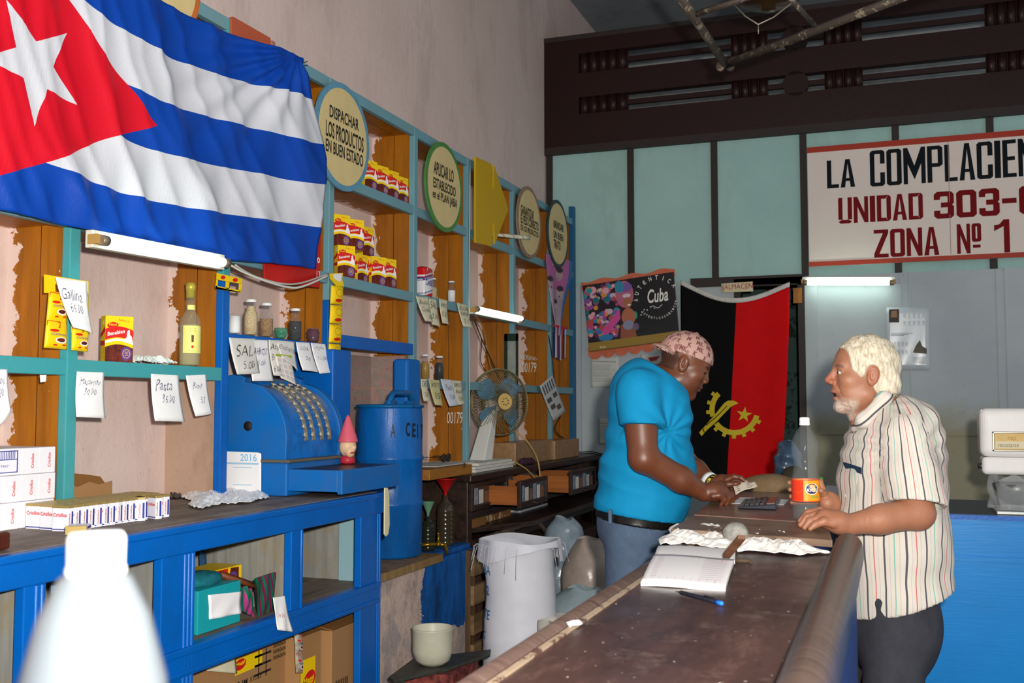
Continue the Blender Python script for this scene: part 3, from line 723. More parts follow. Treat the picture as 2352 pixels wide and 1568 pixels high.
# ================================================================== sheets, notes, signs
INK = plain('55557c', .6); INKK = plain('45413c', .6); REDI = plain('a8261c', .6)
PW = plain('f0eeee', .75, var=.04, scale=15, name='white_paper'); PC = plain('d9d2b4', .75, var=.08, scale=20, name='cream_paper')
def sheet(name, cs, cast, mat, lines=(), curl=.0, nrm=(1, 0, 0), parent=None, res=10, thick=.0006, extra=None, inks=None, wv=0):
    """cs: TL, TR, BR, BL photo points; cast puts them on the plane the paper hangs in"""
    C = [Vector(cast(*c)) for c in cs]; n = Vector(nrm)
    def fn(u, v, l=0.0):
        p = (C[0]*(1-u)+C[1]*u)*(1-v)+(C[3]*(1-u)+C[2]*u)*v
        return p+n*(curl*(v*v*.9+.35*math.sin(u*3.1)*v)+wv*math.sin(u*9+v*5)*v+l)
    mb = MB(); mb.grid(lambda u, v: fn(u, v), res, res, thick=n*-thick)
    o = mb.build(name, [mat], parent, loc=tuple(C[0]) if parent is None else None); fixn(o)
    if lines:
        tm = MB(); mats = inks or [INK, REDI, INKK]
        for L in lines:
            s, u0, v0, u1, v1 = L[:5]; mi = L[5] if len(L) > 5 else 0; bold = L[6] if len(L) > 6 else -.012; sh = L[7] if len(L) > 7 else 0.3; wb = 0 if len(L) > 7 else .012
            k = (s, bold, sh)
            if k not in _tcache: _tcache[k] = text_mesh(s, bold, sh)
            vs, fs = _tcache[k]; lo = vs.min(0); hi = vs.max(0)
            P = [fn(u0+(u1-u0)*(a[0]-lo[0])/(hi[0]-lo[0])+wb*math.sin(a[1]*9+a[0]*3), v1-(v1-v0)*(a[1]-lo[1])/(hi[1]-lo[1])+wb*1.3*math.sin(a[0]*5.3+u0*9)+wb*math.sin(a[0]*11), .0016) for a in vs]
            tm.add(P, fs, mi)
        if extra: extra(tm, fn)
        tm.build('writing', mats, o)
    elif extra:
        tm = MB(); extra(tm, fn); tm.build('print', inks or [INK, REDI, INKK], o)
    return o
X1 = lambda X: (lambda px, py: onX(px, py, X))
Y1 = lambda Y: (lambda px, py: onY(px, py, Y))
G1 = 'handwritten price notes hung along the shelf rails'
notes = [
 (((-32, 848), (18, 848), (15, 945), (-22, 985)), PW, [('Fideos', .1, .15, .8, .3), ('12.00', .2, .4, .7, .55)], 'white price note at the far left edge, hung on the lower teal rail'),
 (((177, 853), (240, 855), (232, 960), (165, 957)), PW, [('Macarron', .1, .16, .85, .28), ('30.00', .25, .38, .7, .5)], 'white price note on the teal rail below the yellow box'),
 (((347, 858), (411, 862), (415, 968), (346, 966)), PW, [('Pasta', .12, .12, .7, .34), ('35.00', .3, .45, .75, .6)], 'white note reading Pasta on the teal rail beside the liquor bottle'),
 (((427, 862), (474, 860), (478, 950), (440, 956)), PW, [('Ron', .2, .2, .7, .33), ('57', .45, .55, .75, .7)], 'white price note hung straight below the clear liquor bottle'),
 (((526, 775), (590, 778), (588, 857), (536, 860)), plain('d9d6d0', .75, var=.05), [('SAL', .15, .2, .8, .5, 2), ('5.00', .3, .65, .8, .85, 2)], 'greyish note reading SAL, leftmost above the cash register'),
 (((573, 779), (617, 781), (620, 875), (571, 875)), PW, [('ARROZ', .15, .2, .9, .36), ('5.00', .3, .5, .7, .62)], 'longest plain white note above the cash register, beside the SAL note'),
 (((617, 780), (650, 782), (642, 864), (620, 862)), plain('e0dcd4', .75), [('Azuc', .05, .1, .9, .26, 2), ('Bruno', .05, .4, .9, .56, 2), ('6.00', .1, .72, .7, .88, 2)], 'note with large dark script, half hidden behind the small calendar'),
 (((636, 781), (677, 785), (676, 852), (640, 822)), plain('dedbd6', .75), [('Chicharos', .06, .2, .95, .42, 2)], 'note reading Chicharos directly above the small calendar with green band'),
 (((680, 785), (712, 787), (724, 855), (687, 850)), PW, [('LECHE', .2, .15, .8, .27), ('20', .35, .5, .7, .62)], 'tilted white note above the right side of the register keys'),
 (((714, 787), (748, 790), (758, 855), (726, 858)), PW, [('FRIJOL', .15, .1, .8, .22), ('11.00', .2, .45, .8, .56)], 'rightmost white note above the register, touching the yellow sachet strip'),
 (((955, 680), (985, 683), (988, 740), (970, 737)), PC, [('Azucar', .1, .12, .95, .3, 2), ('Crudo', .2, .42, .95, .6, 2), ('.10', .4, .72, .9, .9, 2)], 'cream note about raw sugar under the red salt bag'),
 (((985, 685), (1003, 688), (1005, 752), (986, 745)), PC, [('SAL', .1, .1, .9, .35, 2), ('0.35', .1, .55, .9, .75, 2)], 'narrow stained cream note, second from the left under the salt bag'),
 (((1009, 685), (1028, 690), (1024, 746), (1010, 742)), PC, [('ARROZ', .1, .15, .9, .32, 2), ('0.25', .15, .5, .85, .7, 2)], 'narrow cream note left of the small jar with white salt'),
 (((1050, 695), (1072, 700), (1078, 753), (1058, 750)), PC, [('AZUCAR', .1, .12, .9, .28, 2), ('REFINA', .1, .36, .9, .5, 2), ('0.15', .25, .66, .85, .85, 2)], 'cream note hung beside the holder of the small fluorescent lamp'),
 (((967, 870), (981, 870), (981, 921), (967, 921)), PC, [('CAFE', .1, .1, .9, .35, 2), ('2.00', .2, .6, .8, .8, 2)], 'cream note reading CAFE right beside the blue drum'),
 (((985, 871), (1010, 873), (1011, 932), (993, 930)), plain('cfc690', .75, var=.1), [('ACEITE', .1, .12, .9, .28, 2), ('0.50', .25, .5, .85, .75, 2)], 'yellowish price note on the low rail under the jar of dark grains'),
 (((1012, 870), (1038, 872), (1048, 930), (1026, 933)), plain('d4d8e0', .75), [('Pasta', .2, .2, .8, .4), ('3.00', .3, .6, .8, .75)], 'bluish white tilted price note between two cream notes on the low rail'),
 (((1038, 873), (1060, 875), (1061, 928), (1046, 930)), PC, [('ARROZ', .1, .1, .9, .26, 2), ('Adicion', .1, .36, .95, .52, 2), ('0.90', .25, .66, .85, .86, 2)], 'cream note reading ARROZ beside the fan, rightmost on the low rail'),
]
for cs, mat, ln, lab in notes:
    tag(sheet('price_note', cs, X1(XS+.02), mat, ln, curl=.02), lab, 'note', G1)
tag(sheet('price_note', ((128, 636), (200, 647), (197, 767), (152, 752)), X1(XS+.06), PW, [('Gallina', .05, .2, .75, .42), ('65.00', .2, .5, .7, .66)], curl=.03), 'large curled white note reading Gallina over the hanging soup sachets', 'note', G1)
tag(sheet('sticker', ((92, 861), (107, 861), (106, 876), (93, 878)), X1(XS+.016), PW), 'tiny white paper scrap stuck on the left teal rail', 'paper')
o = sheet('calendar', ((632, 812), (669, 816), (677, 885), (641, 868)), X1(XS+.032), plain('e9e3da', .7), curl=.01,
          extra=lambda tm, fn: [tm.add([fn(a, b, .0012) for a, b in ((0, 0), (1, 0), (1, .1), (0, .1))], [(0, 1, 2, 3)], 0)]+[tm.add([fn(a, b, .0012) for a, b in ((x, y), (x+.2, y), (x+.2, y+.012), (x, y+.012))], [(0, 1, 2, 3)], 1+(k == 0)) for y0 in (.18, .38, .58, .78) for x in (.08, .38, .68) for k, y in enumerate((y0, y0+.035, y0+.07, y0+.105))], inks=[plain('9fb23a', .6), plain('9a9ab0', .7), plain('c06a78', .7)])
tag(o, 'small pocket calendar with a lime green top band above the register', 'calendar')

# round painted boards
def board(px, py, b, rim, lines, label, X=XS+.045, g='round sayings boards nailed to the shelf'):
    c = onX(px, py, X); z_ = (c-CP).dot(CM @ Vector((0, 0, -1))); Rr = b*z_/FPX
    M = MB(); M.lathe([(Rr*.9, 0), (Rr*.9, .0105), (0, .0105)], c-Vector((.010, 0, 0)), 56, (1, 0, 0), 0, smooth=False); o = M.build('round_sign', [plain('d3bd86', .55, var=.06, scale=12, name='beige_sign_paint')], loc=tuple(c))
    M = MB(); M.lathe([(Rr*.9, .0), (Rr, 0), (Rr, .0108), (Rr*.895, .0112), (Rr*.9, 0)], c-Vector((.010, 0, 0)), 56, (1, 0, 0), 0, smooth=False); M.build('painted_rim', rim, o)
    if lines:
        M = MB(); 
        for s, x0, y0, x1, y1 in lines: text_px(M, s, X1(X+.002), x0, y0, x1, y1, bold=.018)
        M.build('lettering', plain('1b1c1e', .6, var=.5, scale=40), o)
    return tag(o, label, 'sign', g)
board(789, 315, 124, plain('5c8ea6', .5, var=.15), [('DISPACHAR', 757, 268, 824, 275), ('LOS PRODUCTOS', 748.5, 311, 835, 317), ('EN BUEN ESTADO', 748, 346, 834, 357)], 'round beige sign with blue rim reading DISPACHAR LOS PRODUCTOS EN BUEN ESTADO')
board(1021, 430, 103, plain('4d8240', .5, var=.15), [('APLICAR LO', 996.4, 398, 1042, 392), ('ESTABLECIDO', 995.3, 429, 1046.5, 431), ('en el PLAN JABA', 994, 459, 1050, 459)], 'round beige sign with green rim reading APLICAR LO ESTABLECIDO')
board(1216, 511, 83, plain('8f7462', .5, var=.15), [('GARANTIZAR', 1196.3, 490.5, 1226, 485), ('EL PESO CORRECTO', 1196.3, 511.5, 1237, 512), ('DE LOS PRODUCTOS', 1196, 527.5, 1236.6, 534)], 'round beige sign with brown rim reading GARANTIZAR EL PESO CORRECTO')
board(1282, 537, 78, plain('2e3f43', .5, var=.15), [('BRINDAR', 1271.7, 522, 1294.5, 517), ('UN BUEN', 1271.7, 545, 1293.5, 540), ('TRATO', 1271.7, 569, 1287.5, 556)], 'round beige sign with black rim reading BRINDAR UN BUEN TRATO')
board(357, -75, 165, plain('c06a30', .5, var=.15), [], 'round pale sign with orange rim peeking out above the striped flag', X=XS+.03)
def flatshape(name, pts, X, t, mat, label, cat, **k):
    P = [onX(x, y, X) for x, y in pts]; o = MB().prism(P, (-t, 0, 0)).build(name, mat, loc=tuple(P[0]), bevel=.0015); fixn(o); return tag(o, label, cat, **k)
flatshape('arrow_sign', [(1093, 360), (1129, 376), (1130.5, 434), (1134, 434), (1135, 378), (1168, 480), (1137, 560), (1134.5, 512), (1131, 512), (1131, 565), (1093, 557)], XS+.05, .014, worn('ochre_yellow_paint', 'c9a008', 'a8800a', .05, .55, 5), 'ochre yellow arrow shaped board with two saw cuts on the shelf', 'sign')
flatshape('wood_offcut', [(531, 40), (536, 38), (622, 87), (622, 120), (533, 96)], XS+.02, .012, worn('orange_red_paint', 'b5573a', 'a07a60', .08, .6, 7), 'orange red painted board behind the top edge of the striped flag', 'board')
flatshape('wood_scrap', [(624, 92), (632, 96), (636, 118), (625, 112)], XS+.02, .012, plain('a5715c', .7, var=.2), 'small rounded reddish wood scrap behind the top of the flag', 'board')
o = flatshape('red_board', [(605, 470), (739, 404), (738, 520), (735, 661), (700, 656), (608, 647)], XS+.035, .008, plain('b5150f', .45, var=.15, scale=5), 'glossy red board mostly hidden behind the striped flag', 'board')
M = MB(); text_px(M, '13', X1(XS+.037), 727, 637, 734.5, 623); text_px(M, 'o', X1(XS+.037), 728, 603, 734.5, 592, bold=.02); M.build('lettering', PW, o)
M = MB(); 
for a, b in (((683, 148), (707, 141)), ((686, 152), (707, 150))): M.tube([onX(*a, XS), onX(*b, XS+.03)], .002, 5)
tag(M.build('nail', plain('4a2a1c', .6, .5)), 'bent rusty nails sticking out of the top rail beside the flag corner', 'nails')
# rolled taped stick poking out of the shelf
a = onX(1078, 533, XS-.03); b = onX(1216, 546, XS+.13)
M = MB(); M.tube([a.lerp(b, t/10) for t in range(11)], [.008+.006*t/10 for t in range(11)], 12); o = M.build('rolled_banner', plain('ddd8bf', .6, var=.1)); 
M = MB(); L = (b-a); 
for j in range(46):
    pass
path = []; ax = L.normalized(); s1 = ax.orthogonal().normalized(); s2 = ax.cross(s1)
for j in range(80):
    t = j/79; an = t*2*math.pi*6; rr = .0085+.006*t; path.append(a.lerp(b, t)+s1*rr*math.cos(an)+s2*rr*math.sin(an))
M.tube(path, .0016, 5); M.build('cord', plain('8b3b35', .6), o)
tag(o, 'thin rolled white banner bound with dark cord, across the yellow arrow board', 'banner')

# big shop sign on the back wall
SG = Y1(YB-.035)
c0, c1 = onY(1854, 340, YB-.03), onY(1854, 612, YB-.03); xr = 1.36
o = MB().bb((c0.x, YB-.035, c1.z), (xr, YB-.012, c0.z)).build('shop_sign', [plain('ddd0c6', .5, var=.04, scale=3, name='sign_white')], loc=(c0.x, YB-.035, c1.z)); tag(o, 'large white painted shop sign with red edges on the panelled back wall', 'sign')
M = MB(); hb = (c0.z-c1.z)*.045; M.bb((c0.x-.002, YB-.04, c0.z-hb), (xr, YB-.034, c0.z+.002)); M.bb((c0.x-.002, YB-.04, c1.z-.002), (xr, YB-.034, c1.z+hb*.8)); M.build('red_edge', worn('red_sign_edge', 'a8321c', 'b0603c', .08, .5, 10), o)
M = MB(); x = onY(2182, 500, YB-.037).x; M.bb((x-.002, YB-.0365, c1.z+hb), (x+.002, YB-.0345, c0.z-hb)); M.build('panel_joint', plain('a08f80', .7), o)
SL = {  # condensed block letters on a 0..1 x 0..1 box, strokes as polygons (t = stroke)
}
def block(M, s, x0, y0, x1, y1, cast, mi, t=.27, gap=.12):
    """heavy condensed sign painter's capitals"""
    a = Vector(cast(x0, y0)); c = Vector(cast(x1, y1)); H = c.z-a.z; W = (c-a).x; up = Vector((0, 0, 1)); xd = Vector((1, 0, 0))
    wd = {' ': .55, 'I': .38, 'M': 1.45, 'N': 1.05, '-': .7, '1': .62, 'o': .75, 'T': .9, 'E': .85, 'L': .82}
    tot = sum(wd.get(ch, 1) for ch in s)+gap*(len(s)-1); k = W/tot; x = 0
    for ch in s:
        w_ = wd.get(ch, 1); P = []; tx = t/w_*1.15; ty = t*k/H*1.0
        def R_(x0, y0, x1, y1): P.append([(x0, y0), (x1, y0), (x1, y1), (x0, y1)])
        if ch in 'LEI1BDPRNMUTA0OC3Z-oS':
            pass
        c_ = .16
        def ring(l=True, r=True, tp=True, b=True, y0=0, y1=1):
            h = y1-y0; cc = c_; cy_ = cc*k/H*.9
            if l: P.append([(0, y0+cy_), (tx, y0+cy_+ty*.6), (tx, y1-cy_-ty*.6), (0, y1-cy_)])
            if r: P.append([(1-tx, y0+cy_+ty*.6), (1, y0+cy_), (1, y1-cy_), (1-tx, y1-cy_-ty*.6)])
            if tp: P.append([(0, y1-cy_), (tx, y1-cy_-ty*.6), (tx+.04, y1-ty), (1-tx-.04, y1-ty), (1-tx, y1-cy_-ty*.6), (1, y1-cy_), (1-cc, y1), (cc, y1)])
            if b: P.append([(0, y0+cy_), (cc, y0), (1-cc, y0), (1, y0+cy_), (1-tx, y0+cy_+ty*.6), (1-tx-.04, y0+ty), (tx+.04, y0+ty), (tx, y0+cy_+ty*.6)])
        if ch == 'L': R_(0, 0, tx, 1); R_(tx, 0, 1, ty)
        elif ch == 'E': R_(0, 0, tx, 1); R_(tx, 0, 1, ty); R_(tx, 1-ty, 1, 1); R_(tx, .5-ty/2, .9, .5+ty/2)
        elif ch == 'I': R_(0, 0, 1, 1)
        elif ch == 'T': R_(.5-tx/2, 0, .5+tx/2, 1-ty); R_(0, 1-ty, 1, 1)
        elif ch == 'A': P.append([(0, 0), (tx, 0), (.5+tx*.12, 1), (.5-tx*.5, 1)]); P.append([(1-tx, 0), (1, 0), (.5+tx*.5, 1), (.5-tx*.12, 1)]); R_(.25, .22, .75, .22+ty*.8)
        elif ch == 'O' or ch == '0': ring()
        elif ch == 'o': ring(y0=.38); R_(.1, .18, .9, .28)
        elif ch == 'C': ring(r=False); R_(1-tx, .62, 1, 1-c_*k/H); R_(1-tx, c_*k/H, 1, .38)
        elif ch == 'D': R_(0, 0, tx, 1); P.append([(tx, 1-ty), (1-tx*1.2, 1-ty), (1-c_, 1), (tx, 1)]); P.append([(tx, 0), (1-c_, 0), (1-tx*1.2, ty), (tx, ty)]); P.append([(1-tx, ty*.9), (1-c_, 0), (1, c_*k/H), (1, 1-c_*k/H), (1-c_, 1), (1-tx, 1-ty*.9)])
        elif ch == 'P': R_(0, 0, tx, 1); R_(tx, 1-ty, .8, 1); R_(tx, .42, .8, .42+ty); P.append([(1-tx, .42+ty*.6), (.8, .42), (1, .42+c_*k/H), (1, 1-c_*k/H), (.8, 1), (1-tx, 1-ty*.6)])
        elif ch == 'N': R_(0, 0, tx*.9, 1); R_(1-tx*.9, 0, 1, 1); P.append([(tx*.9, 1), (tx*.5, 1), (1-tx*.9, 0), (1-tx*.5, 0)]); P.append([(tx*.9, .62), (tx*.9, 1), (1-tx*.9, .38), (1-tx*.9, 0)])
        elif ch == 'M': R_(0, 0, tx*.9, 1); R_(1-tx*.9, 0, 1, 1); P.append([(tx*.9, 1), (tx*.9, .55), (.5, .12), (.5, .5)]); P.append([(1-tx*.9, 1), (.5, .5), (.5, .12), (1-tx*.9, .55)])
        elif ch == 'U': R_(0, .15, tx, 1); R_(1-tx, .15, 1, 1); ring(l=False, r=False, tp=False)
        elif ch == 'Z': R_(0, 0, 1, ty); R_(0, 1-ty, 1, 1); P.append([(0, ty), (tx*1.2, ty), (1, 1-ty), (1-tx*1.2, 1-ty)])
        elif ch == '1': R_(1-tx*.75, 0, 1, 1); P.append([(0, .66), (1-tx*.75, .8), (1-tx*.75, 1), (.35, .86), (0, .84)])
        elif ch == '3':
            ring(l=False, r=False); P.append([(1-tx, .56), (.9, .5), (1, .56), (1, 1-c_*k/H), (1-tx, 1-ty*.8)]); P.append([(1-tx, .44), (1-tx, ty*.8), (1, c_*k/H), (1, .44), (.9, .5)]); R_(.35, .5-ty/2, .92, .5+ty/2); R_(0, .7, tx, 1-c_*k/H); R_(0, c_*k/H, tx, .3)
        elif ch == '-': R_(0, .42, 1, .42+ty)
        for iq, q in enumerate(P):
            M.add([a+xd*((x+px_*w_)*k)+up*(py_*H)+Vector((0, -.0012-.00012*iq, 0)) for px_, py_ in q], [tuple(range(len(q)))], mi)
        x += w_+gap
M = MB()
block(M, 'LA', 1900, 433, 1963, 364, SG, 0); block(M, 'COMPLACIENTE', 1999, 429, 2452, 310, SG, 0)
block(M, 'UNIDAD', 1926, 514, 2119, 442, SG, 1); block(M, '303-0', 2146, 503, 2388, 425, SG, 1)
block(M, 'ZONA', 2008, 592, 2156, 520, SG, 1); block(M, 'No', 2199, 583, 2253, 512, SG, 1); block(M, '1', 2285, 581, 2318, 503, SG, 1)
M.build('lettering', [plain('0c141a', .6, spec=.12), plain('720a12', .6, var=.1, spec=.12)], o)

# cards and papers on the back wall
WALLP = 'papers pinned to the back wall'
tag(sheet('card', ((1656, 651), (1729, 646), (1730, 669), (1659, 672)), Y1(YB-.05), plain('cfc3a0', .7, var=.08), [('(ALMACEN', .03, .15, 1.0, .85, 1, .0, .1)], nrm=(0, -1, 0)), 'cream card reading ALMACEN above the hanging black and red flag', 'sign')
def lines_of(n, w0=.08, w1=.9, top=.3, bot=.85, h=.008):
    def f(tm, fn):
        r = random.Random(n)
        for i in range(n):
            y = top+(bot-top)*i/n; x1 = w1-r.random()*.3; tm.add([fn(a, b, .001) for a, b in ((w0, y), (x1, y), (x1, y+h), (w0, y+h))], [(0, 1, 2, 3)], 0)
        tm.add([fn(a, b, .001) for a, b in ((w0, top-.12), (w1, top-.12), (w1, top-.10), (w0, top-.10))], [(0, 1, 2, 3)], 0)
    return f
gi = [plain('77777c', .7)]
tag(sheet('paper_notice', ((1357, 815), (1421, 818), (1420, 888), (1357, 890)), Y1(YB-.008), plain('c7c8c2', .7, var=.05), (), nrm=(0, -1, 0), extra=lines_of(12), inks=gi), 'typed white notice on the back wall below the carnival poster', 'notice', WALLP)
tag(sheet('paper_notice', ((1376, 960), (1402, 961), (1402, 1020), (1376, 1020)), Y1(YB-.008), plain('c3c3b4', .7, var=.05), (), nrm=(0, -1, 0), extra=lines_of(9), inks=gi), 'low yellowed notice on the back wall partly hidden by the blue shirt', 'notice', WALLP)
tag(sheet('paper_notice', ((1470, 815), (1530, 812), (1515, 838), (1480, 835)), Y1(YB-.008), plain('c9c6c0', .7), (), nrm=(0, -1, 0), extra=lambda tm, fn: tm.add([fn(a, b, .001) for a, b in ((.3, .3), (.8, .2), (.7, .6), (.4, .7))], [(0, 1, 2, 3)], 0), inks=[plain('a03a34', .6)]), 'small torn paper with red marks behind the cap of the man in blue', 'notice', WALLP)
def calprint(tm, fn):
    for y0 in (.1, .22, .55, .68):
        for i in range(5):
            x = .08+.09*i if y0 > .4 else .4+.11*i
            for k in range(4): tm.add([fn(a, b, .001) for a, b in ((x, y0+.02*k), (x+.06, y0+.02*k), (x+.06, y0+.02*k+.006), (x, y0+.02*k+.006))], [(0, 1, 2, 3)], 0)
    tm.add([fn(a, b, .001) for a, b in ((.06, .03), (.3, .03), (.3, .24), (.06, .24))], [(0, 1, 2, 3)], 1)
    tm.add([fn(a, b, .002) for a, b in ((.12, .06), (.24, .05), (.26, .16), (.10, .16))], [(0, 1, 2, 3)], 2)
    tm.add([fn(a, b, .001) for a, b in ((.62, .72), (.68, .62), (.78, .52), (.84, .62), (.94, .66), (.94, .74))], [(0, 1, 2, 3, 4, 5)], 3)
    for k in range(9): tm.add([fn(a, b, .001) for a, b in ((.62, .79+.012*k), (.92, .79+.012*k), (.92, .794+.012*k), (.62, .794+.012*k))], [(0, 1, 2, 3)], 0)
    for k in range(3): tm.add([fn(a, b, .001) for a, b in ((.1, .41+.018*k), (.62-.1*k, .41+.018*k), (.62-.1*k, .416+.018*k), (.1, .416+.018*k))], [(0, 1, 2, 3)], 4)
o = sheet('wall_calendar', ((2036, 706), (2134, 705), (2135, 850), (2036, 850)), Y1(YB-.01), plain('bcc4ca', .25, var=.05, spec=.7), (), nrm=(0, -1, 0), extra=calprint, inks=[plain('84888e', .6), plain('32241c', .5, var=.4), plain('8a6a50', .6), plain('5f574c', .6, var=.4), plain('3a3c40', .6)], wv=.004)
tag(o, 'calendar sheet in a clear plastic sleeve, small statue picture, behind the old man', 'calendar')

# carnival poster with an orange scalloped paper border
PY_ = YB-.05; TL, TR, BR, BL = (1338, 656), (1547, 624), (1561, 780), (1354, 808)
def ppt(u, v, l=0): 
    a = Vector(onY(*TL, PY_)); b = Vector(onY(*TR, PY_)); c = Vector(onY(*BR, PY_)); d = Vector(onY(*BL, PY_)); return (a*(1-u)+b*u)*(1-v)+(d*(1-u)+c*u)*v+Vector((0, -l, 0))
def blob(x, y, cx, cy, rx, ry): return ((x-cx)/rx)**2+((y-cy)/ry)**2 < 1
rb = random.Random(3); BL_ = [(rb.uniform(0, .36), rb.uniform(.02, .8), rb.uniform(.012, .04), rb.choice(['c2447a', '2a8fa0', '8a4a9a', 'd88a3a', '3a6ab0', 'c9b0b8', '5a2a50', '1f6a70', 'b84a50', 'e0a0b0'])) for _ in range(150)]
def poster_col(u, v):
    if v > .87: return srgb('9a7a2c') if v < .985 else srgb('6a5420')
    c = srgb('0d0b12') if u > .42 else srgb('20121f')
    for x, y, r, cc in BL_:
        if blob(u, v, x, y, r, r*1.3): c = srgb(cc)
    # figure: raised sleeve, headdress, face, torso
    if blob(u, v, .45, .22, .10, .20): c = srgb('b9617a')
    if blob(u, v, .47, .12, .07, .07): c = srgb('7a58a0')
    if blob(u, v, .40, .10, .05, .09): c = srgb('2f86a6')
    if blob(u, v, .47, .245, .045, .03): c = srgb('d9c6cf')
    if blob(u, v, .475, .35, .042, .085): c = srgb('a8684a')
    if blob(u, v, .49, .385, .02, .012): c = srgb('f0e8e4')
    if blob(u, v, .535, .55, .035, .06): c = srgb('2a9a86')
    if blob(u, v, .47, .56, .075, .13): c = srgb('b26a4c')
    if .34 < u < .56 and v > .66 and abs(u-.45) < .07+(v-.66)*.1: c = srgb('96523a')
    if blob(u, v, .46, .68, .06, .07): c = srgb('8a8aa4')
    if blob(u, v, .54, .72, .035, .055): c = srgb('6a5a70')
    if abs((v-.78)+(u-.2)*1.35+.04) < .075 and .17 < u < .38: c = srgb('d24a94')
    if blob(u, v, .2, .82, .08, .05): c = srgb('2a7ab0')
    for x, y in ((.62, .52), (.65, .49), (.68, .50), (.72, .46), (.76, .49), (.61, .56)):
        if blob(u, v, x, y, .006, .009): c = srgb('e0e8ff')
    return c
nu, nv = 240, 170; M = MB(); M.grid(lambda u, v: ppt(u, v)+Vector((0, .006*math.sin(u*3), 0)), nu, nv, thick=(0, .012, 0))
o = M.build('poster', colattr('printed_poster', .3), loc=tuple(ppt(0, 0))); n1 = (nu+1)*(nv+1)
setcol(o, lambda i, co: poster_col((i % n1 % (nu+1))/nu, (i % n1//(nu+1))/nv)); fixn(o)
tag(o, 'glossy carnival dancer poster with orange scalloped border on the back wall', 'poster')
M = MB(); ax = (Vector(ppt(1, 0))-Vector(ppt(0, 0))).normalized(); ay = (Vector(ppt(0, 0))-Vector(ppt(0, 1))).normalized()
wI = (ppt(1, 0)-ppt(0, 0)).length; hI = (ppt(0, 1)-ppt(0, 0)).length
put_text(M, 'Cuba', ppt(.70, .41, .004), ax, ay, wI*.22, hI*.20, bold=.02, shear=.3)
def ringtext(s, cu, cv, rad, a0, a1, h, flip=False):
    for k, ch in enumerate(s):
        if ch == ' ': continue
        a = R(a0+(a1-a0)*(k/(len(s)-1))); p = ppt(cu, cv, .004)+ax*rad*math.cos(a)+ay*rad*math.sin(a)
        t = (ax*math.sin(a)-ay*math.cos(a)) if not flip else (-ax*math.sin(a)+ay*math.cos(a)); upv = (ax*math.cos(a)+ay*math.sin(a)) if not flip else -(ax*math.cos(a)+ay*math.sin(a))
        put_text(M, ch, p-t*h*(.12 if ch == 'I' else .35), t, upv, h*(.16 if ch == 'I' else .62), h, bold=.01)
ringtext('AUT\u00c9NTICA', .80, .36, hI*.28, 175, 30, hI*.065); ringtext('AUTENTICACUBA.COM', .80, .36, hI*.30, 215, 345, hI*.035, True)
M.tube([ppt(.72+.012*k, .475-.02*math.sin(k*.7), .005) for k in range(12)], .003, 4)
pts = [(.745+.018*math.cos(R(90+36*i))*(1 if i % 2 == 0 else .4), .225-.03*math.sin(R(90+36*i))*(1 if i % 2 == 0 else .4)) for i in range(10)]
M.add([ppt(a, b, .004) for a, b in pts]+[ppt(.745, .225, .004)], [(i, (i+1) % 10, 10) for i in range(10)])
put_text(M, 'Cuba', ppt(.87, .955, .003), ax, ay, wI*.06, hI*.035); put_text(M, 'Kuba', ppt(.12, .97, .003), ax, ay, wI*.07, hI*.035, shear=.3)
M.build('lettering', plain('e6e2dc', .4), o)
M = MB()   # scallops
K = 7
pts = [ppt(-.03, .98)+Vector((0, .02, 0))]
for i in range(K):
    for j in range(9):
        a = math.pi*j/8; u = -.02+(i+.5-.5*math.cos(a))*1.04/K; pts.append(ppt(u, 1.03+.09*math.sin(a))+Vector((0, .02, 0)))
pts.append(ppt(1.0, .98)+Vector((0, .02, 0)))
for k in range(1, len(pts)-2):
    u = .5; p, q = pts[k], pts[k+1]; zt = ppt(0, .95).z
    M.add([p, q, Vector((q.x, q.y, max(q.z, q.z+.05))), Vector((p.x, p.y, p.z+.05))], [(0, 1, 2, 3)])
M.grid(lambda u, v: ppt(-.02+u*1.03, -.06+.02*math.sin(u*20)*(v < .5)+v*.12)+Vector((0, .018, 0)), 30, 1)
M.grid(lambda u, v: ppt(-.02+u*1.03, .93+v*.12)+Vector((0, .018, 0)), 30, 1)
M.build('scalloped_border', plain('c9694a', .6, var=.12), o)
# ================================================================== goods on the shelf
YEL = plain('efc90c', .45, name='packet_yellow'); RED = plain('cf1d17', .4, name='packet_red'); WHT = plain('eceaea', .5, name='packet_white')
FOOD = plain('5e1c0e', .5, var=.9, scale=70, name='food_picture'); PUR = plain('5c3c86', .5); GOLD = plain('d8a83a', .4)
BLUI = plain('27308c', .5, name='packet_blue'); CARD = worn('corrugated_cardboard', 'a67c50', '8a6238', .05, .75, 4, fine=120); CARDD = worn('dark_cardboard', '8a5e30', '5e3d1c', .05, .8, 4)
def prt(M, fn, pts, mi): M.add([fn(*p) for p in pts], [tuple(range(len(pts)))], mi)
def oval(M, fn, cu, cv, ru, rv, mi, n=20, rot=0.0):
    prt(M, fn, [(cu+ru*math.cos(2*math.pi*i/n)*math.cos(rot)-rv*math.sin(2*math.pi*i/n)*math.sin(rot), cv+ru*math.cos(2*math.pi*i/n)*math.sin(rot)+rv*math.sin(2*math.pi*i/n)*math.cos(rot)) for i in range(n)], mi)
def ftext(M, s, o, x, y, w_, h_, mi, **k):
    """text onto an upright face: o lower left, x,y unit axes"""
    put_text(M, s, o, x, y, w_, h_, mi=mi, **k)
PM = [YEL, RED, WHT, FOOD, PUR, GOLD, BLUI]
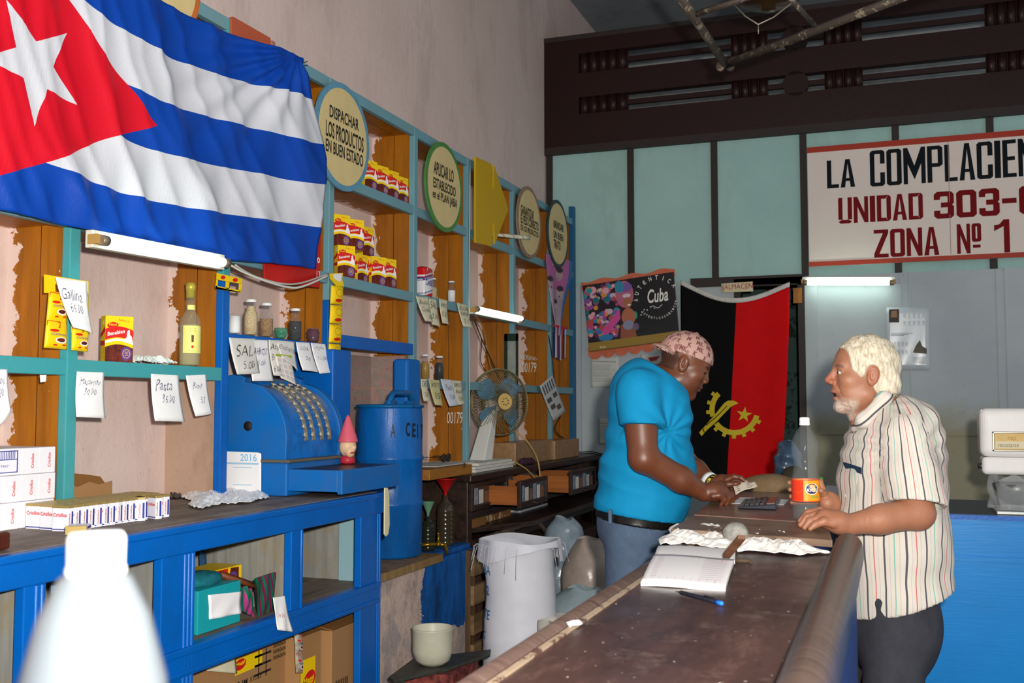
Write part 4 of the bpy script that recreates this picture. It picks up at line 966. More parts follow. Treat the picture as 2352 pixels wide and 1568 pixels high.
def brand_face(M, o, x, y, w_, h_, full=True):
    """yellow packet face: red speech oval, red arched band, dish picture; o lower left"""
    o = Vector(o); x = Vector(x); y = Vector(y); n = x.cross(y)
    def fn(l): return lambda u, v: o+x*(u*w_)+y*(v*h_)+n*l
    if full:
        arcp = lambda v0: [(t/8, v0+.12*math.sin(math.pi*(.15+.75*t/8))) for t in range(9)]
        prt(M, fn(.0004), [(0, 0), (1, 0)]+[(u, v) for u, v in arcp(.27)][::-1], 3)
        prt(M, fn(.0005), arcp(.42)+[(u, v+.24) for u, v in arcp(.42)][::-1], 1)
        prt(M, fn(.0006), arcp(.345)+[(u, v+.05) for u, v in arcp(.345)][::-1], 2)
        ftext(M, 'Benebien', fn(.0009)(.08, .56), (x+y*.22).normalized(), y, w_*.62, h_*.085, 2, bold=.02, lift=0)
        prt(M, fn(.0008), [(.72, .42), (.98, .46), (.95, .56), (.88, .60), (.86, .72), (.78, .68), (.76, .55), (.68, .5)], 2)
        oval(M, fn(.0008), .76, .19, .2, .15, 4); oval(M, fn(.0009), .76, .19, .14, .10, 5); oval(M, fn(.001), .76, .19, .115, .085, 4)
        for i in range(3): prt(M, fn(.0012), [(.70, .15+.035*i), (.83, .15+.035*i), (.83, .165+.035*i), (.70, .165+.035*i)], 5)
        ftext(M, 'Sabor a', fn(.0006)(.45, .9), (x-y*.1).normalized(), y, w_*.4, h_*.05, 1, shear=.3, lift=0)
        cu, cv, ru, rv = .26, .80, .2, .065
    else:
        prt(M, fn(.0005), [(0, .52), (1, .66), (1, .78), (0, .62)], 1); prt(M, fn(.0005), [(.05, .36), (.95, .36), (.95, .46), (.05, .46)], 1)
        for i in range(8): prt(M, fn(.0005), [(.1, .08+.03*i), (.9, .08+.03*i), (.9, .09+.03*i), (.1, .09+.03*i)], 5)
        prt(M, fn(.0006), [(.4, .82), (.7, .8), (.75, .95), (.6, .9)], 2); return
    oval(M, fn(.0006), cu, cv, ru, rv, 1, rot=.06); ftext(M, 'Maggi', fn(.0009)(cu-ru*.65, cv-rv*.45), x, y, w_*ru*1.3, h_*rv*1.0, 0, bold=.02, lift=0)
def packet(w_=.092, d=.04, h=.152):
    e = empty('soup_packet'); M = MB(); M.local = True; M.bb((-w_/2, -d/2, 0), (w_/2, d/2, h)); M.build('box', YEL, e, bevel=.0012)
    M = MB(); M.local = True; brand_face(M, (-w_/2, -d/2, 0), (1, 0, 0), (0, 0, 1), w_, h); M.build('front_print', PM, e)
    M = MB(); M.local = True; brand_face(M, (-w_/2, d/2, 0), (0, -1, 0), (0, 0, 1), d, h, False); M.build('side_print', PM, e)
    return e
PK = packet(); first = [True]
def place(proto, flag, loc, rz, label, cat, group=None, rx=0, ry=0, sc=1):
    o = proto if flag[0] else copy_tree(proto); flag[0] = False
    o.location = loc; o.rotation_euler = (rx, ry, rz); o.scale = (sc,)*3; tag(o, label, cat)
    if group: o['group'] = group
    elif 'group' in o: del o['group']
    return o
SP = 'yellow soup packets'
def shelfpos(px, X, z): p = onX(px, 932, X); return (p.x, p.y, z)
zs = lambda k: ZR[k]+.027
place(PK, first, shelfpos(265, -2.44, zs(0)-.002), R(62), 'yellow soup packet standing alone on the teal shelf beside the liquor bottle', 'packet', SP, sc=1.02)
for px, X, z, rz, lab in ((788, -2.43, zs(1), 56, 'large looking nearest yellow packet at the left end of the lower packet row'), (823, -2.5, zs(1), 84, 'second yellow packet of the lower row, set back behind its neighbours'), (840, -2.5, zs(1), 86, 'third yellow packet of the lower row, in the shade of the row'),
                         (862, -2.46, zs(1), 66, 'leaning yellow packet in the middle of the lower row'), (888, -2.44, zs(1), 75, 'rightmost yellow packet of the lower row beside the orange partition'),
                         (776, -2.47, zs(1)+.155, 62, 'yellow packet on top of the lower row, right next to the blue post'), (809, -2.47, zs(1)+.155, 58, 'yellow packet in the middle of the upper stacked layer'), (836, -2.52, zs(1)+.155, 80, 'tilted yellow packet at the right end of the upper stacked layer'),
                         (841, -2.45, zs(2), 76, 'yellow packet half hidden by the blue rimmed round sign'), (868, -2.45, zs(2), 76, 'yellow packet second from the blue rimmed sign on the top shelf'), (893, -2.45, zs(2), 78, 'third yellow packet from the blue rimmed sign on the top shelf'), (917, -2.45, zs(2), 80, 'last yellow packet of the top row beside the orange partition')):
    place(PK, first, shelfpos(px, X, z), R(rz), lab, 'packet', SP, sc=.95 if px > 900 else 1)
# hanging sachet strips
def sachets(M, cs, X, n, oz=0):
    C = [Vector(onX(*c, X)) for c in cs]
    def fn(u, v, l=0): b = .010*abs(math.sin(v*math.pi*n))**.5*math.sin(math.pi*u)**.5+.002; return (C[0]*(1-u)+C[1]*u)*(1-v)+(C[3]*(1-u)+C[2]*u)*v+Vector((b+l, 0, 0))
    M.grid(fn, 10, 10*n, thick=(-.003, 0, 0)); return fn
def sachet_print(fn, n, par):
    M = MB()
    for k in range(n):
        f = lambda u, v, l=.0012, k=k: fn(u, (k+1-v)/n, l)
        prt(M, f, [(.0, .80), (.55, .72), (.62, .97), (.0, .97)], 1); oval(M, f, .30, .63, .20, .05, 1); oval(M, f, .62, .30, .27, .11, 2); oval(M, f, .62, .31, .20, .07, 3); prt(M, f, [(.30, .10), (.88, .12), (.88, .17), (.30, .15)], 1)
        vs, fs = _tcache.setdefault(('Gallinita', .0, .2), text_mesh('Gallinita', .0, .2)); lo = vs.min(0); hi = vs.max(0); M.add([f(.15+.7*(a[0]-lo[0])/(hi[0]-lo[0]), .46+.10*(a[1]-lo[1])/(hi[1]-lo[1]), .002) for a in vs], fs, 6)
    M.build('packet_print', PM, par)
XH = XS+.025
c0 = onX(103, 632, XH); e = empty('sachet_strip', tuple(c0), 'two hanging strips of yellow soup sachets on a yellow hanger card', 'sachets')
M = MB(); P = [onX(x, y, XH) for x, y in ((102, 630), (203, 646), (203, 672), (127, 652), (127, 672), (102, 672))]; M.prism(P, (-.002, 0, 0)); fixn(M.build('hanger_card', YEL, e))
M = MB(); fn = sachets(M, ((113, 668), (152, 674), (153, 803), (101, 798)), XH+.004, 2); s = M.build('sachet', YEL, e); sachet_print(fn, 2, s)
M = MB(); fn = sachets(M, ((163, 672), (202, 676), (205, 768), (164, 764)), XH+.004, 1); s = M.build('sachet', YEL, e)
M = MB(); fn = sachets(M, ((165, 745), (203, 749), (200, 808), (164, 804)), XH+.006, 1); s = M.build('sachet', YEL, e); sachet_print(fn, 1, s)
e = empty('hanger_card', tuple(onX(523, 650, XH+.02)), 'empty yellow cardboard hanger with two cut-out windows nailed to the blue post', 'card')
Q = lambda x, y: onX(x, y, XH)+Vector((.006, 0, 0))
M = MB()
def hq(a, b, c, d): M.prism([Q(*a), Q(*b), Q(*c), Q(*d)], (-.0015, 0, 0))
hq((495, 627), (554, 640), (552, 652), (494, 642)); hq((492, 658), (548, 670), (547, 672), (492, 663)); hq((494, 641), (498, 642), (496, 660), (492, 659)); hq((516, 646), (524, 648), (522, 664), (515, 662)); hq((547, 650), (554, 652), (550, 672), (545, 670))
hq((492, 656), (550, 667), (549, 672), (492, 663)); fixn(M.build('card', YEL, e))
M = MB(); oval(M, lambda u, v: Q(u, v)+Vector((.001, 0, 0)), 509, 637, 5.5, 4.5, 0); oval(M, lambda u, v: Q(u, v)+Vector((.001, 0, 0)), 537, 643, 6, 4.5, 0); fixn(M.build('oval_logo', RED, e))
# stock cube strip
e = empty('cube_strip', tuple(onX(768, 640, XS+.03)), 'long yellow strip of wrapped stock cubes with small red ovals on the blue post', 'sachets')
K = 4
for k in range(K):
    t0, t1 = k/K, (k+1)/K; cx0 = 776-7*t0; yy0 = 655+178*t0; yy1 = 655+178*t1
    M = MB(); C = [Vector(onX(x, y, XS+.034)) for x, y in ((cx0-14, yy0), (cx0+12, yy0+2), (cx0+10, yy1), (cx0-16, yy1-2))]
    f = lambda u, v, l=0, C=C: (C[0]*(1-u)+C[1]*u)*(1-v)+(C[3]*(1-u)+C[2]*u)*v+Vector((.014*(math.sin(math.pi*u)*math.sin(math.pi*v))**.4+l, 0, 0))
    M.grid(f, 8, 10, thick=(-.004, 0, 0)); s = M.build('wrapped_cube', YEL, e)
    M = MB(); oval(M, lambda u, v: f(u, v, .0015), .5, .8, .3, .09, 1); fixn(M.build('oval_logo', PM, s)); 
    M = MB(); M.tube([f(.5+.28*math.cos(a*.52), .38+.2*math.sin(a*.52), .002) for a in range(12)], .0012, 4, closed=True); M.build('line_print', plain('b8860c', .5), s)
M = MB(); P = [onX(x, y, XS+.032) for x, y in ((757, 628), (788, 627), (786, 640), (790, 655), (786, 672), (758, 640))]; M.prism(P, (-.001, 0, 0)); fixn(M.build('header_card', YEL, e))
M = MB(); P = [onX(x, y, XS+.034) for x, y in ((766, 629), (785, 628), (782, 648), (768, 640))]; M.prism(P, (-.001, 0, 0)); fixn(M.build('torn_corner', WHT, e))

# glass vessels
GLASS = plain('8a9296', .04, alpha=.13, spec=.8, name='clear_glass'); GLS2 = plain('a8ac98', .04, alpha=.2, spec=.8, name='pale_glass')
def vessel(name, px, X, zbase, prof, fill, fillmat, label, cat, lid=None, glass=None, group=None, extra=None):
    p = onX(px, 932, X); e = empty(name, (p.x, p.y, zbase), label, cat, group); c = (p.x, p.y, zbase)
    M = MB(); M.lathe(prof, c, 28); M.build('glass', glass or GLASS, e)
    fp = [(max(r-.0025, .001), z) for r, z in prof if z <= fill]
    if fp:
        fp = [(.001, .003)]+[(r, max(z, .003)) for r, z in fp]+[(fp[-1][0], fill), (.001, fill+.001)]; M = MB(); M.lathe(fp, c, 24); M.build('contents', fillmat, e)
    if lid: M = MB(); M.lathe([(lid[0], 0), (lid[0]+.0008, .002), (lid[0]+.0006, lid[1]-.002), (lid[0]-.002, lid[1]), (.0005, lid[1]+.0005)], (c[0], c[1], zbase+prof[-1][1]-lid[1]*.6), 26); M.build('lid', lid[2], e)
    if extra: extra(e, c)
    return e
JAR = [(.024, 0), (.0285, .004), (.029, .07), (.027, .088), (.020, .104), (.0175, .112), (.019, .118), (.0205, .125), (.0205, .140)]
WL = plain('e6e6e4', .35)
def grains(c, c2): 
    m = NT('grains'); m.col(m.ramp(m.noise(m.tc(), 220, 2), [(.4, srgb(c2)), (.6, srgb(c))])); m.b.inputs['Roughness'].default_value = .8; return m.m
GJ = 'sample jars on the shelf'
z1 = ZR[0]+.135+.027; z2 = ZR[0]+.027
vessel('sample_jar', 573, -2.41, z1, JAR, .118, grains('d8c49a', 'b89c6c'), 'glass jar filled with pale rice and closed by a white lid', 'jar', (.021, .012, WL), group=GJ)
vessel('sample_jar', 609, -2.41, z1, [(r, z*.97) for r, z in JAR], .075, grains('b08a5a', '7d5a34'), 'glass jar half filled with brown sugar, white lid', 'jar', (.021, .012, WL), group=GJ)
vessel('sample_jar', 676, -2.41, z1, [(r*.97, z*.95) for r, z in JAR], .082, grains('3c3a3a', '0c0c0e'), 'glass jar of black beans on the shelf over the register', 'jar', (.020, .012, WL), group=GJ)
vessel('glass_cup', 536, -2.42, z1, [(.022, 0), (.0245, .01), (.026, .075), (.027, .08)], .070, plain('f2f2f0', .6), 'clear glass cup full of white salt beside the blue post', 'cup')
vessel('glass_cup', 643, -2.41, z1, [(.015, 0), (.022, .006), (.0275, .025), (.0285, .045)], .018, grains('c8d8b8', '5a8a68'), 'small green glass bowl with split peas between two jars', 'cup', glass=plain('1f8a68', .1, alpha=.6))
vessel('glass_jar', 717, -2.41, z1, [(.022, 0), (.028, .008), (.026, .014), (.031, .024), (.028, .031), (.032, .042), (.027, .052), (.024, .058), (.027, .064)], .060, grains('6a1838', '2c0816'), 'squat ribbed jar full of dark red beans, without lid', 'jar')
vessel('sample_jar', 1036, -2.42, ZR[1]+.027, [(r*.85, z*.87) for r, z in JAR], .07, plain('f2f2f0', .6), 'small jar of white salt alone on the shelf left of the lamp', 'jar', (.018, .009, WL), group=GJ)
vessel('sample_jar', 993, -2.5, ZR[1]+.027, [(r*.9, z*.95) for r, z in JAR], .08, grains('d8c49a', 'b89c6c'), 'jar of pale grain behind the red salt bag', 'jar', (.018, .009, WL), group=GJ)
vessel('sample_jar', 976, -2.42, z2, [(r*.9, z*.95) for r, z in JAR], .10, plain('a07a1c', .3), 'jar of yellow oil beside the rough blue pillar', 'jar', (.019, .010, WL), group=GJ)
vessel('sample_jar', 1009, -2.42, ZR[0]+.027, [(r*.9, z*.95) for r, z in JAR], .10, plain('1c1a18', .4), 'jar of dark coffee with white lid above the cream notes', 'jar', (.019, .010, WL), group=GJ)
def rum(e, c):
    M = MB(); r = .0385
    for (z0, z1, rr, mi) in ((.045, .145, .0388, 0), (.205, .222, .0172, 0)):
        M = MB(); n = 16; a0 = R(-90); a1 = R(70)
        M.add([(c[0]+rr*math.cos(a0+(a1-a0)*i/n), c[1]+rr*math.sin(a0+(a1-a0)*i/n), c[2]+z) for z in (z0, z1) for i in range(n+1)], [(i, i+1, n+2+i, n+1+i) for i in range(n)], mi, True)
        M.build('label', plain('e2dc7c', .5), e)
    M = MB(); a = R(-38); f = lambda u, v: (c[0]+.0392*math.cos(a+u), c[1]+.0392*math.sin(a+u), c[2]+v)
    oval(M, f, 0, .068, .12, .005, 0); prt(M, f, [(-.10, .085), (.10, .085), (.12, .11), (-.12, .11)], 1); 
    for k in range(3): prt(M, f, [(-.25, .122+.006*k), (.25, .122+.006*k), (.25, .124+.006*k), (-.25, .124+.006*k)], 1)
    M.build('label_print', [RED, plain('5a3a20', .5)], e)
    M = MB(); M.lathe([(.0155, 0), (.016, .03), (.0175, .031), (.0175, .056), (.001, .057)], (c[0], c[1], c[2]+.248), 24); M.build('cap', plain('bfae48', .35, .3), e)
vessel('liquor_bottle', 433, -2.415, ZR[0]+.027, [(.034, 0), (.0375, .006), (.0378, .155), (.034, .175), (.022, .195), (.0165, .205), (.0155, .255)], .15, plain('d8cf98', .1, alpha=.35), 'clear liquor bottle with pale yellow labels and tall gold cap', 'bottle', glass=GLS2, extra=rum)
# salt bag
p = onX(973, 650, -2.43)
def bagf(P):
    q = P-A_((p.x, p.y, ZR[1]+.105)); d = elli(q, (0, 0, 0), (.030, .055, .12)); b = np.max(np.abs(q)-A_((.03, .052, .075)), -1); return smax(smin(d, b, .03), b-.012, .01)+.0015*wob(P, 90, 3)
SB = A_((p.x, p.y, ZR[1]+.105))
def bagc(V):
    q = V-SB; c = np.tile(A_(srgb('c81a22')[:3]), (len(V), 1)); w_ = A_(srgb('e4e2e4')[:3]); bl = A_(srgb('27307e')[:3]); s = q[:, 2]-.25*q[:, 1]
    c[(s < .028) & (s > -.065)] = w_; c[(np.abs(s-.033) < .004) | (np.abs(s-.022) < .003)] = bl; c[(np.abs(s+.052) < .003)] = bl; c[np.abs(s-.045) < .003] = w_; return c
e = empty('salt_bag', tuple(p), 'red and white plastic bag of salt with blue stripes', 'bag')
sdf_object('bag', [(bagf, SB-.14, SB+.14, .0045)], colattr('glossy_bag_print', .25), e, colfn=bagc)
M = MB(); f0 = Vector((p.x+.036, p.y-.045, ZR[1]+.085)); put_text(M, 'CARIBE', f0, (0, 1, -.03), (0, 0, 1), .085, .035, bold=.02, mi=0); put_text(M, 'Sal', Vector((p.x+.031, p.y-.03, ZR[1]+.160)), (0, 1, -.1), (0, 0, 1), .05, .02, bold=.03, mi=1, lift=.003); M.build('lettering', [BLUI, WHT], e)
# crumpled bag on the left shelf
def crumple(name, cs, zb, h, mat, label, cat, seed=1, n=36, amp=.02, plane=None, thick=.0015, freq=7):
    """a crumpled sheet lying on a level surface; cs photo corners TL TR BR BL on z=zb"""
    r = np.random.RandomState(seed); C = [Vector(c) if len(c) == 3 else Vector(onZ(*c, zb)) for c in cs]; K = [(r.randn()*freq, r.randn()*freq, r.uniform(0, 6), r.uniform(.3, 1)) for _ in range(7)]
    def hh(u, v):
        s = sum(a*abs(math.sin(x*u+y*v+ph)) for x, y, ph, a in K)/sum(k[3] for k in K); ed = min(1, 5*min(u, 1-u, v, 1-v)+.25); return h*s*ed+.002
    def fn(u, v):
        du = .05*math.sin(v*11+seed)*(.5-u)*2; dv = .06*math.sin(u*9+seed*2)*(.5-v)*2; p = (C[0]*(1-u-du)+C[1]*(u+du))*(1-v-dv)+(C[3]*(1-u-du)+C[2]*(u+du))*(v+dv); return p+Vector((0, 0, hh(u, v)))
    n = min(n, 34); rj = [[r.uniform(-.25, .25, 3) for _ in range(n+1)] for _ in range(n+1)]
    gj = lambda u, v: fn(min(1, max(0, u+rj[int(round(u*n))][int(round(v*n))][0]/n)), min(1, max(0, v+rj[int(round(u*n))][int(round(v*n))][1]/n)))+Vector((0, 0, h*.14*rj[int(round(u*n))][int(round(v*n))][2]*3))
    M = MB(); M.grid(gj, n, n, smooth=False, thick=(0, 0, thick)); o = M.build(name, mat, loc=tuple((C[0]+C[2])/2)); fixn(o); return tag(o, label, cat)
PLW = plain('e9eaee', .3, spec=.6, name='white_film'); 
yA, yB = yx(318, -2.43), yx(412, -2.43)
crumple('plastic_bag', ((-2.56, yA+.03, ZR[0]+.026), (-2.56, yB, ZR[0]+.026), (-2.425, yB-.02, ZR[0]+.026), (-2.425, yA, ZR[0]+.026)), ZR[0]+.026, .035, plain('dfe6e4', .3), 'crumpled white plastic bag on the teal shelf beside the liquor bottle', 'bag', 5)
# ================================================================== tubes lamps
def tube_lamp(a, b, up, label, r=.0135, E=14, body=.05, off=Vector((-.03, 0, .0)), sock='b08a4c', bodyc='d8d8c8'):
    a = Vector(a); b = Vector(b); L = (b-a).normalized(); e = empty('fluorescent_lamp', tuple(a), label, 'lamp')
    M = MB(); M.cyl(a+L*.02, b-L*.02, r, 18); M.build('tube', plain('f0fff4', .4, emis=('e6fff0', E), name='lit_tube'), e)
    bm = Matrix((L, up, L.cross(up))).transposed(); c = (a+b)/2+off
    M = MB(); M.box(c, ((b-a).length*1.04, body, .03), bm); M.build('batten', plain(bodyc, .5), e, bevel=.003)
    for p, s in ((a, 1), (b, -1)):
        M = MB(); M.cyl(p-L*.004*s, p+L*.026*s, r*1.05, 14); M.build('end_cap', plain('9a8c74', .35, .6), e)
        M = MB(); M.box(p+off*.5-L*.008*s, (.022, .03, .035), bm); M.build('socket', plain(sock, .5), e)
    return e
up = Vector((0, 0, 1))
tube_lamp(onX(232, 551, -2.27), onX(522, 604, -2.27), up, 'bright fluorescent tube on a white batten under the striped flag', r=.016, E=9, off=Vector((-.035, 0, .005)), body=.055)
tube_lamp(onX(1094, 709, -2.33), onX(1200, 732, -2.33), up, 'short fluorescent tube on the teal shelf above the fan', r=.016, E=6, off=Vector((-.03, 0, -.012)), body=.035)
tube_lamp(onY(1846, 649, YB-.09), onY(2052, 649, YB-.09), up, 'greenish fluorescent tube below the big white shop sign', r=.018, E=13, off=Vector((0, .035, .02)), body=.05)
# ================================================================== cash register
XDr = -1.965; ry0, ry1 = yx(788, XDr), yx(918, XDr); xf = onY(654, 932, ry0).x; xbk = onY(522, 932, ry0).x
RG = empty('cash_register', (xf, ry0, ZC), 'antique bright blue painted mechanical cash register with open drawer', 'cash register')
by1 = ry1-.03; M_reg = worn('register_blue', '0668b8', '6f6a60', .03, .42, 9, dirt='4a5560', dirtamt=.4)
def regdust():
    m = NT('dusty_register_blue'); g = m.new('ShaderNodeNewGeometry'); s = m.sep(g.outputs['Normal']); b = m.mix(m.thr(m.noise(g.outputs['Position'], 14, 5, .7), .45, .7), srgb('0a6cc0'), srgb('06509a'))
    k = m.math('MULTIPLY', m.math('MULTIPLY', m.thr(s[2], .35, .8), m.thr(m.noise(g.outputs['Position'], 10, 5), .3, .55)), .75); b = m.mix(k, b, srgb('8a8c8e')); m.col(b); m.b.inputs['Roughness'].default_value = .45; return m.m
M_reg2 = regdust()
bz = ZC+.13
prof = [(xbk, bz), (xbk, 1.56), (xbk+.05, 1.565), (xbk+.07, 1.55)]
for i in range(13):
    a = R(88-i*7.2); prof.append((xf-.21+.205*math.cos(a)*1.02, 1.30+.235*math.sin(a)))
prof += [(xf-.006, bz)]
M = MB(); M.prism([(x, ry0+.035, z_) for x, z_ in prof], (0, by1-ry0-.07, 0)); o = M.build('housing', M_reg2, RG, bevel=.006); fixn(o)
for yy in (ry0, by1-.035):
    pf = [(x+.012*(x > xbk+.06), z_+(.012 if z_ > bz+.01 else 0)) for x, z_ in prof]; M = MB(); M.prism([(x, yy, z_) for x, z_ in pf], (0, .035, 0)); fixn(M.build('side_cheek', M_reg, RG, bevel=.004))
M = MB(); M.bb((xbk-.005, ry0-.01, ZC+.001), (xf+.02, by1+.01, bz)); M.build('base', M_reg, RG, bevel=.006)
M = MB(); M.bb((xbk-.005, ry0-.02, bz), (xf+.035, by1+.02, bz+.012)); M.build('ledge', worn('worn_ledge', '0a5aa6', '5f5a50', .32, .5, 6), RG, bevel=.003)
p = onY(570, 978, ry0-.002); M = MB(); M.lathe([(.019, 0), (.019, .003), (.0005, .0032)], p, 20, (0, -1, 0)); M.build('lock_hole', plain('241d18', .6), RG)
rowsK = [(.30, 9), (.45, 9), (.62, 8), (.78, 9)]
for fr, n in rowsK:
    y = ry0+.035+(by1-ry0-.07)*fr; M = MB(); M.bb
    st = []
    for i in range(14): a = R(76-i*5.6); st.append((xf-.21+.209*math.cos(a)*1.02, y, 1.30+.239*math.sin(a)))
    M.prism([Vector(p) for p in st]+[Vector(p)-Vector((.006, 0, .006)) for p in st[::-1]], (0, .022, 0)); fixn(M.build('key_strip', plain('857c6c', .6, var=.3, scale=60), RG))
    for i in range(n):
        a = R(72-i*64/(n-1)); n_ = Vector((math.cos(a), 0, math.sin(a))); q = Vector((xf-.21+.209*math.cos(a), y-.013, 1.30+.237*math.sin(a)))
        M = MB(); M.cyl(q, q+n_*.012, .003, 8); M.lathe([(.009, .010), (.0125, .012), (.0125, .017), (.009, .019), (.0005, .019)], q, 14, n_); M.build('key', plain('a89f8c', .3, .3, var=.2, scale=60), RG)
# drawer
M = MB(); dz0, dz1 = ZC+.022, ZC+.105; M.bb((xf-.02, ry0+.002, dz0), (XDr-.0221, ry0+.02, dz1)); M.bb((xf-.02, ry1-.02, dz0), (XDr-.0221, ry1-.002, dz1)); M.bb((XDr-.022, ry0, dz0-.008), (XDr, ry1, dz1+.001)); M.bb((xf-.02, ry0+.021, dz0), (XDr-.0221, ry1-.021, dz0+.01)); d = M.build('cash_drawer', M_reg, RG, bevel=.003)
M = MB(); M.bb((xf-.01, ry0+.022, dz0+.05), (XDr-.024, ry1-.022, dz1+.0005)); M.build('tray', worn('black_scratched_tray', '1c1512', '4a2a20', .2, .35, 8), d)
M = MB(); q = onX(696, 1048, xf-.05); M.lathe([(.014, 0), (.015, .004), (.013, .010), (.0005, .011)], (xf-.05, onX(696, 932, xf-.05).y, bz+.0125), 16); tag(M.build('button_cap', plain('e6e6e0', .4)), 'small white plastic cap lying on the register ledge', 'cap')
# gnome
gy = onX(783, 932, xf+.02).y; g0 = (xf+.055, gy+.0, dz1+.001)
e = empty('gnome_figurine', g0, 'small gnome head figurine with pointed pink hat beside the register', 'figurine')
def gn(M, prof, nm, mat): M.lathe(prof, g0, 24); return M.build(nm, mat, e)
gn(MB(), [(.02, 0), (.034, .006), (.03, .025), (.022, .035)], 'collar', plain('b02a3a', .4))
def gface(P):
    q = P-A_(g0); d = elli(q, (0, 0, .072), (.036, .038, .044)); d = smin(d, elli(q, (.034, -.012, .070), (.012, .009, .010)), .008); d = smin(d, elli(q, (.022, -.02, .05), (.02, .02, .022)), .01); return smin(d, elli(q, (.030, -.016, .048), (.010, .014, .004)), .004)
sdf_object('head', [(gface, A_(g0)-(.06, .06, .01), A_(g0)+(.06, .06, .14), .003)], colattr('figurine_face', .35), e, colfn=lambda V: np.where((np.abs((V-A_(g0))[:, 2:3]-.048) < .005) & ((V-A_(g0))[:, 0:1] > .03), A_(srgb('a8483a')[:3]), A_(srgb('d9b48c')[:3])))
gn(MB(), [(.043, .092), (.042, .098), (.036, .12), (.022, .16), (.010, .195), (.001, .207)], 'pointed_hat', plain('cf5a6c', .35))
# booklet leaning on the side of the register
py = ry0-.035; e = empty('wall_calendar', tuple(onY(515, 1135, py)), 'white year calendar block leaning against the blue register', 'calendar')
M = MB()
for k in range(5): M.hexa([onY(x+k*1.5, y+k*.6, py+.004*k) for x, y in ((514, 1036), (594, 1039), (594, 1136-k*2), (513, 1131))], [onY(x+k*1.5, y+k*.6, py+.004*k+.003) for x, y in ((514, 1036), (594, 1039), (594, 1136-k*2), (513, 1131))])
fixn(M.build('pages', WHT, e))
M = MB(); text_px(M, '2016', lambda a, b: onY(a, b, py-.0015), 552, 1058, 590, 1043, mi=0); M.hexa(*[[onY(x, y, py-.0015+t) for x, y in ((514, 1061), (594, 1063), (594, 1067), (514, 1065))] for t in (0, .001)], mi=1)
for yy in (1072, 1112): M.hexa(*[[onY(x, y, py-.0015+t) for x, y in ((535, yy), (578, yy+1), (578, yy+2.5), (535, yy+1.5))] for t in (0, .001)], mi=1)
M.build('print', [plain('6fb4dc', .5), plain('9fc2d8', .5)], e)
# ================================================================== cigarette cartons and packs
XK = -2.35; yk = yx(131, XK); cw, chh = .0655, .0765
e0 = empty('cigarette_carton'); M = MB(); M.local = True; M.bb((-.24, -cw+.001, 0), (0, -.001, chh-.001)); M.build('box', plain('e6e4ea', .5, var=.03), e0, bevel=.002)
M = MB(); M.local = True; put_text(M, 'Criollos', (.001, -cw*.32, chh*.22), (0, 0, 1), (0, -1, 0), chh*.55, cw*.16, bold=.02, shear=.2); M.build('lettering', RED, e0)
fl_ = [True]; rws = ['bottom', 'middle', 'top']; cls = ['nearest the teal post', 'second from the teal post', 'third from the teal post', 'fourth from the teal post']
for r_ in range(3):
    for c_ in range(4):
        if r_ == 2 and c_ > 1: continue
        place(e0, fl_, (XK+(.002 if (r_+c_) % 2 else 0), yk-cw*c_, ZC+.0005+chh*r_), 0, 'white cigarette carton seen end on, %s row, %s' % (rws[r_], cls[c_]), 'carton', 'stacked white cigarette cartons')
e = empty('cigarette_carton', (XK, yk-cw*2, ZC+chh*2), 'white carton lying lengthwise on top of the stack with blue frame print', 'carton', 'stacked white cigarette cartons')
M = MB(); a = (XK-.09, yk-cw*2-.28, ZC+chh*2+.0005); M.bb(a, (XK, yk-cw*2-.002, ZC+chh*3)); M.build('box', plain('e6e4ea', .5, var=.03), e, bevel=.002)
M = MB(); yA, yB = yk-cw*2-.26, yk-cw*2-.012; zA, zB = ZC+chh*2+.008, ZC+chh*3-.006
for (u0, v0, u1, v1) in ((0, 0, 1, .04), (0, .96, 1, 1), (0, 0, .01, 1), (.99, 0, 1, 1), (0, .58, 1, .62)): M.bb((XK, yA+(yB-yA)*u0, zA+(zB-zA)*v0), (XK+.0012, yA+(yB-yA)*u1, zA+(zB-zA)*v1), mi=0)
for k in range(16): M.bb((XK, yB-.012-.006*k, zA+(zB-zA)*.63), (XK+.0012, yB-.0105-.006*k, zA+(zB-zA)*.97), mi=0)
put_text(M, 'Criollos', (XK+.001, yB-.21, zA+(zB-zA)*.68), (0, 1, 0), (0, 0, 1), .10, .018, mi=1, bold=.03, lift=.002); put_text(M, '20 CIGARRILLOS "FILTRO"', (XK+.001, yB-.19, zA+.016), (0, 1, 0), (0, 0, 1), .16, .007, mi=0)
M.build('print', [BLUI, RED], e)
# single packs
e0 = empty('cigarette_pack'); M = MB(); M.local = True; M.bb((-.027, -.011, 0), (.027, .011, .071)); M.build('box', plain('e4e4ec', .4), e0, bevel=.0012)
M = MB(); M.local = True; M.bb((-.0275, -.0115, .064), (.0275, .0115, .0716)); M.build('foil_top', plain('b29a5c', .4, .5), e0, bevel=.001)
M = MB(); M.local = True
put_text(M, 'Criollos', (-.023, -.0115, .040), (1, 0, 0), (0, 0, 1), .046, .011, mi=1, bold=.03); M.bb((-.027, -.0117, .004), (.027, -.0111, .007), mi=0)
put_text(M, 'Criollos', (.0275, -.004, .010), (0, 0, 1), (0, -1, 0), .04, .006, mi=1, bold=.02); M.bb((.0272, .002, .008), (.0277, .008, .055), mi=0)
put_text(M, 'Criollos', (.0275, -.004, .010), (0, 0, 1), (0, -1, 0), .04, .006, mi=1, bold=.02); M.build('print', [BLUI, RED], e0)
fl_ = [True]; X0 = -2.19; ya_, yb3 = yx(152, X0), yx(378, X0); n = 16; gp = 'cigarette packs standing in a block on the worktop'
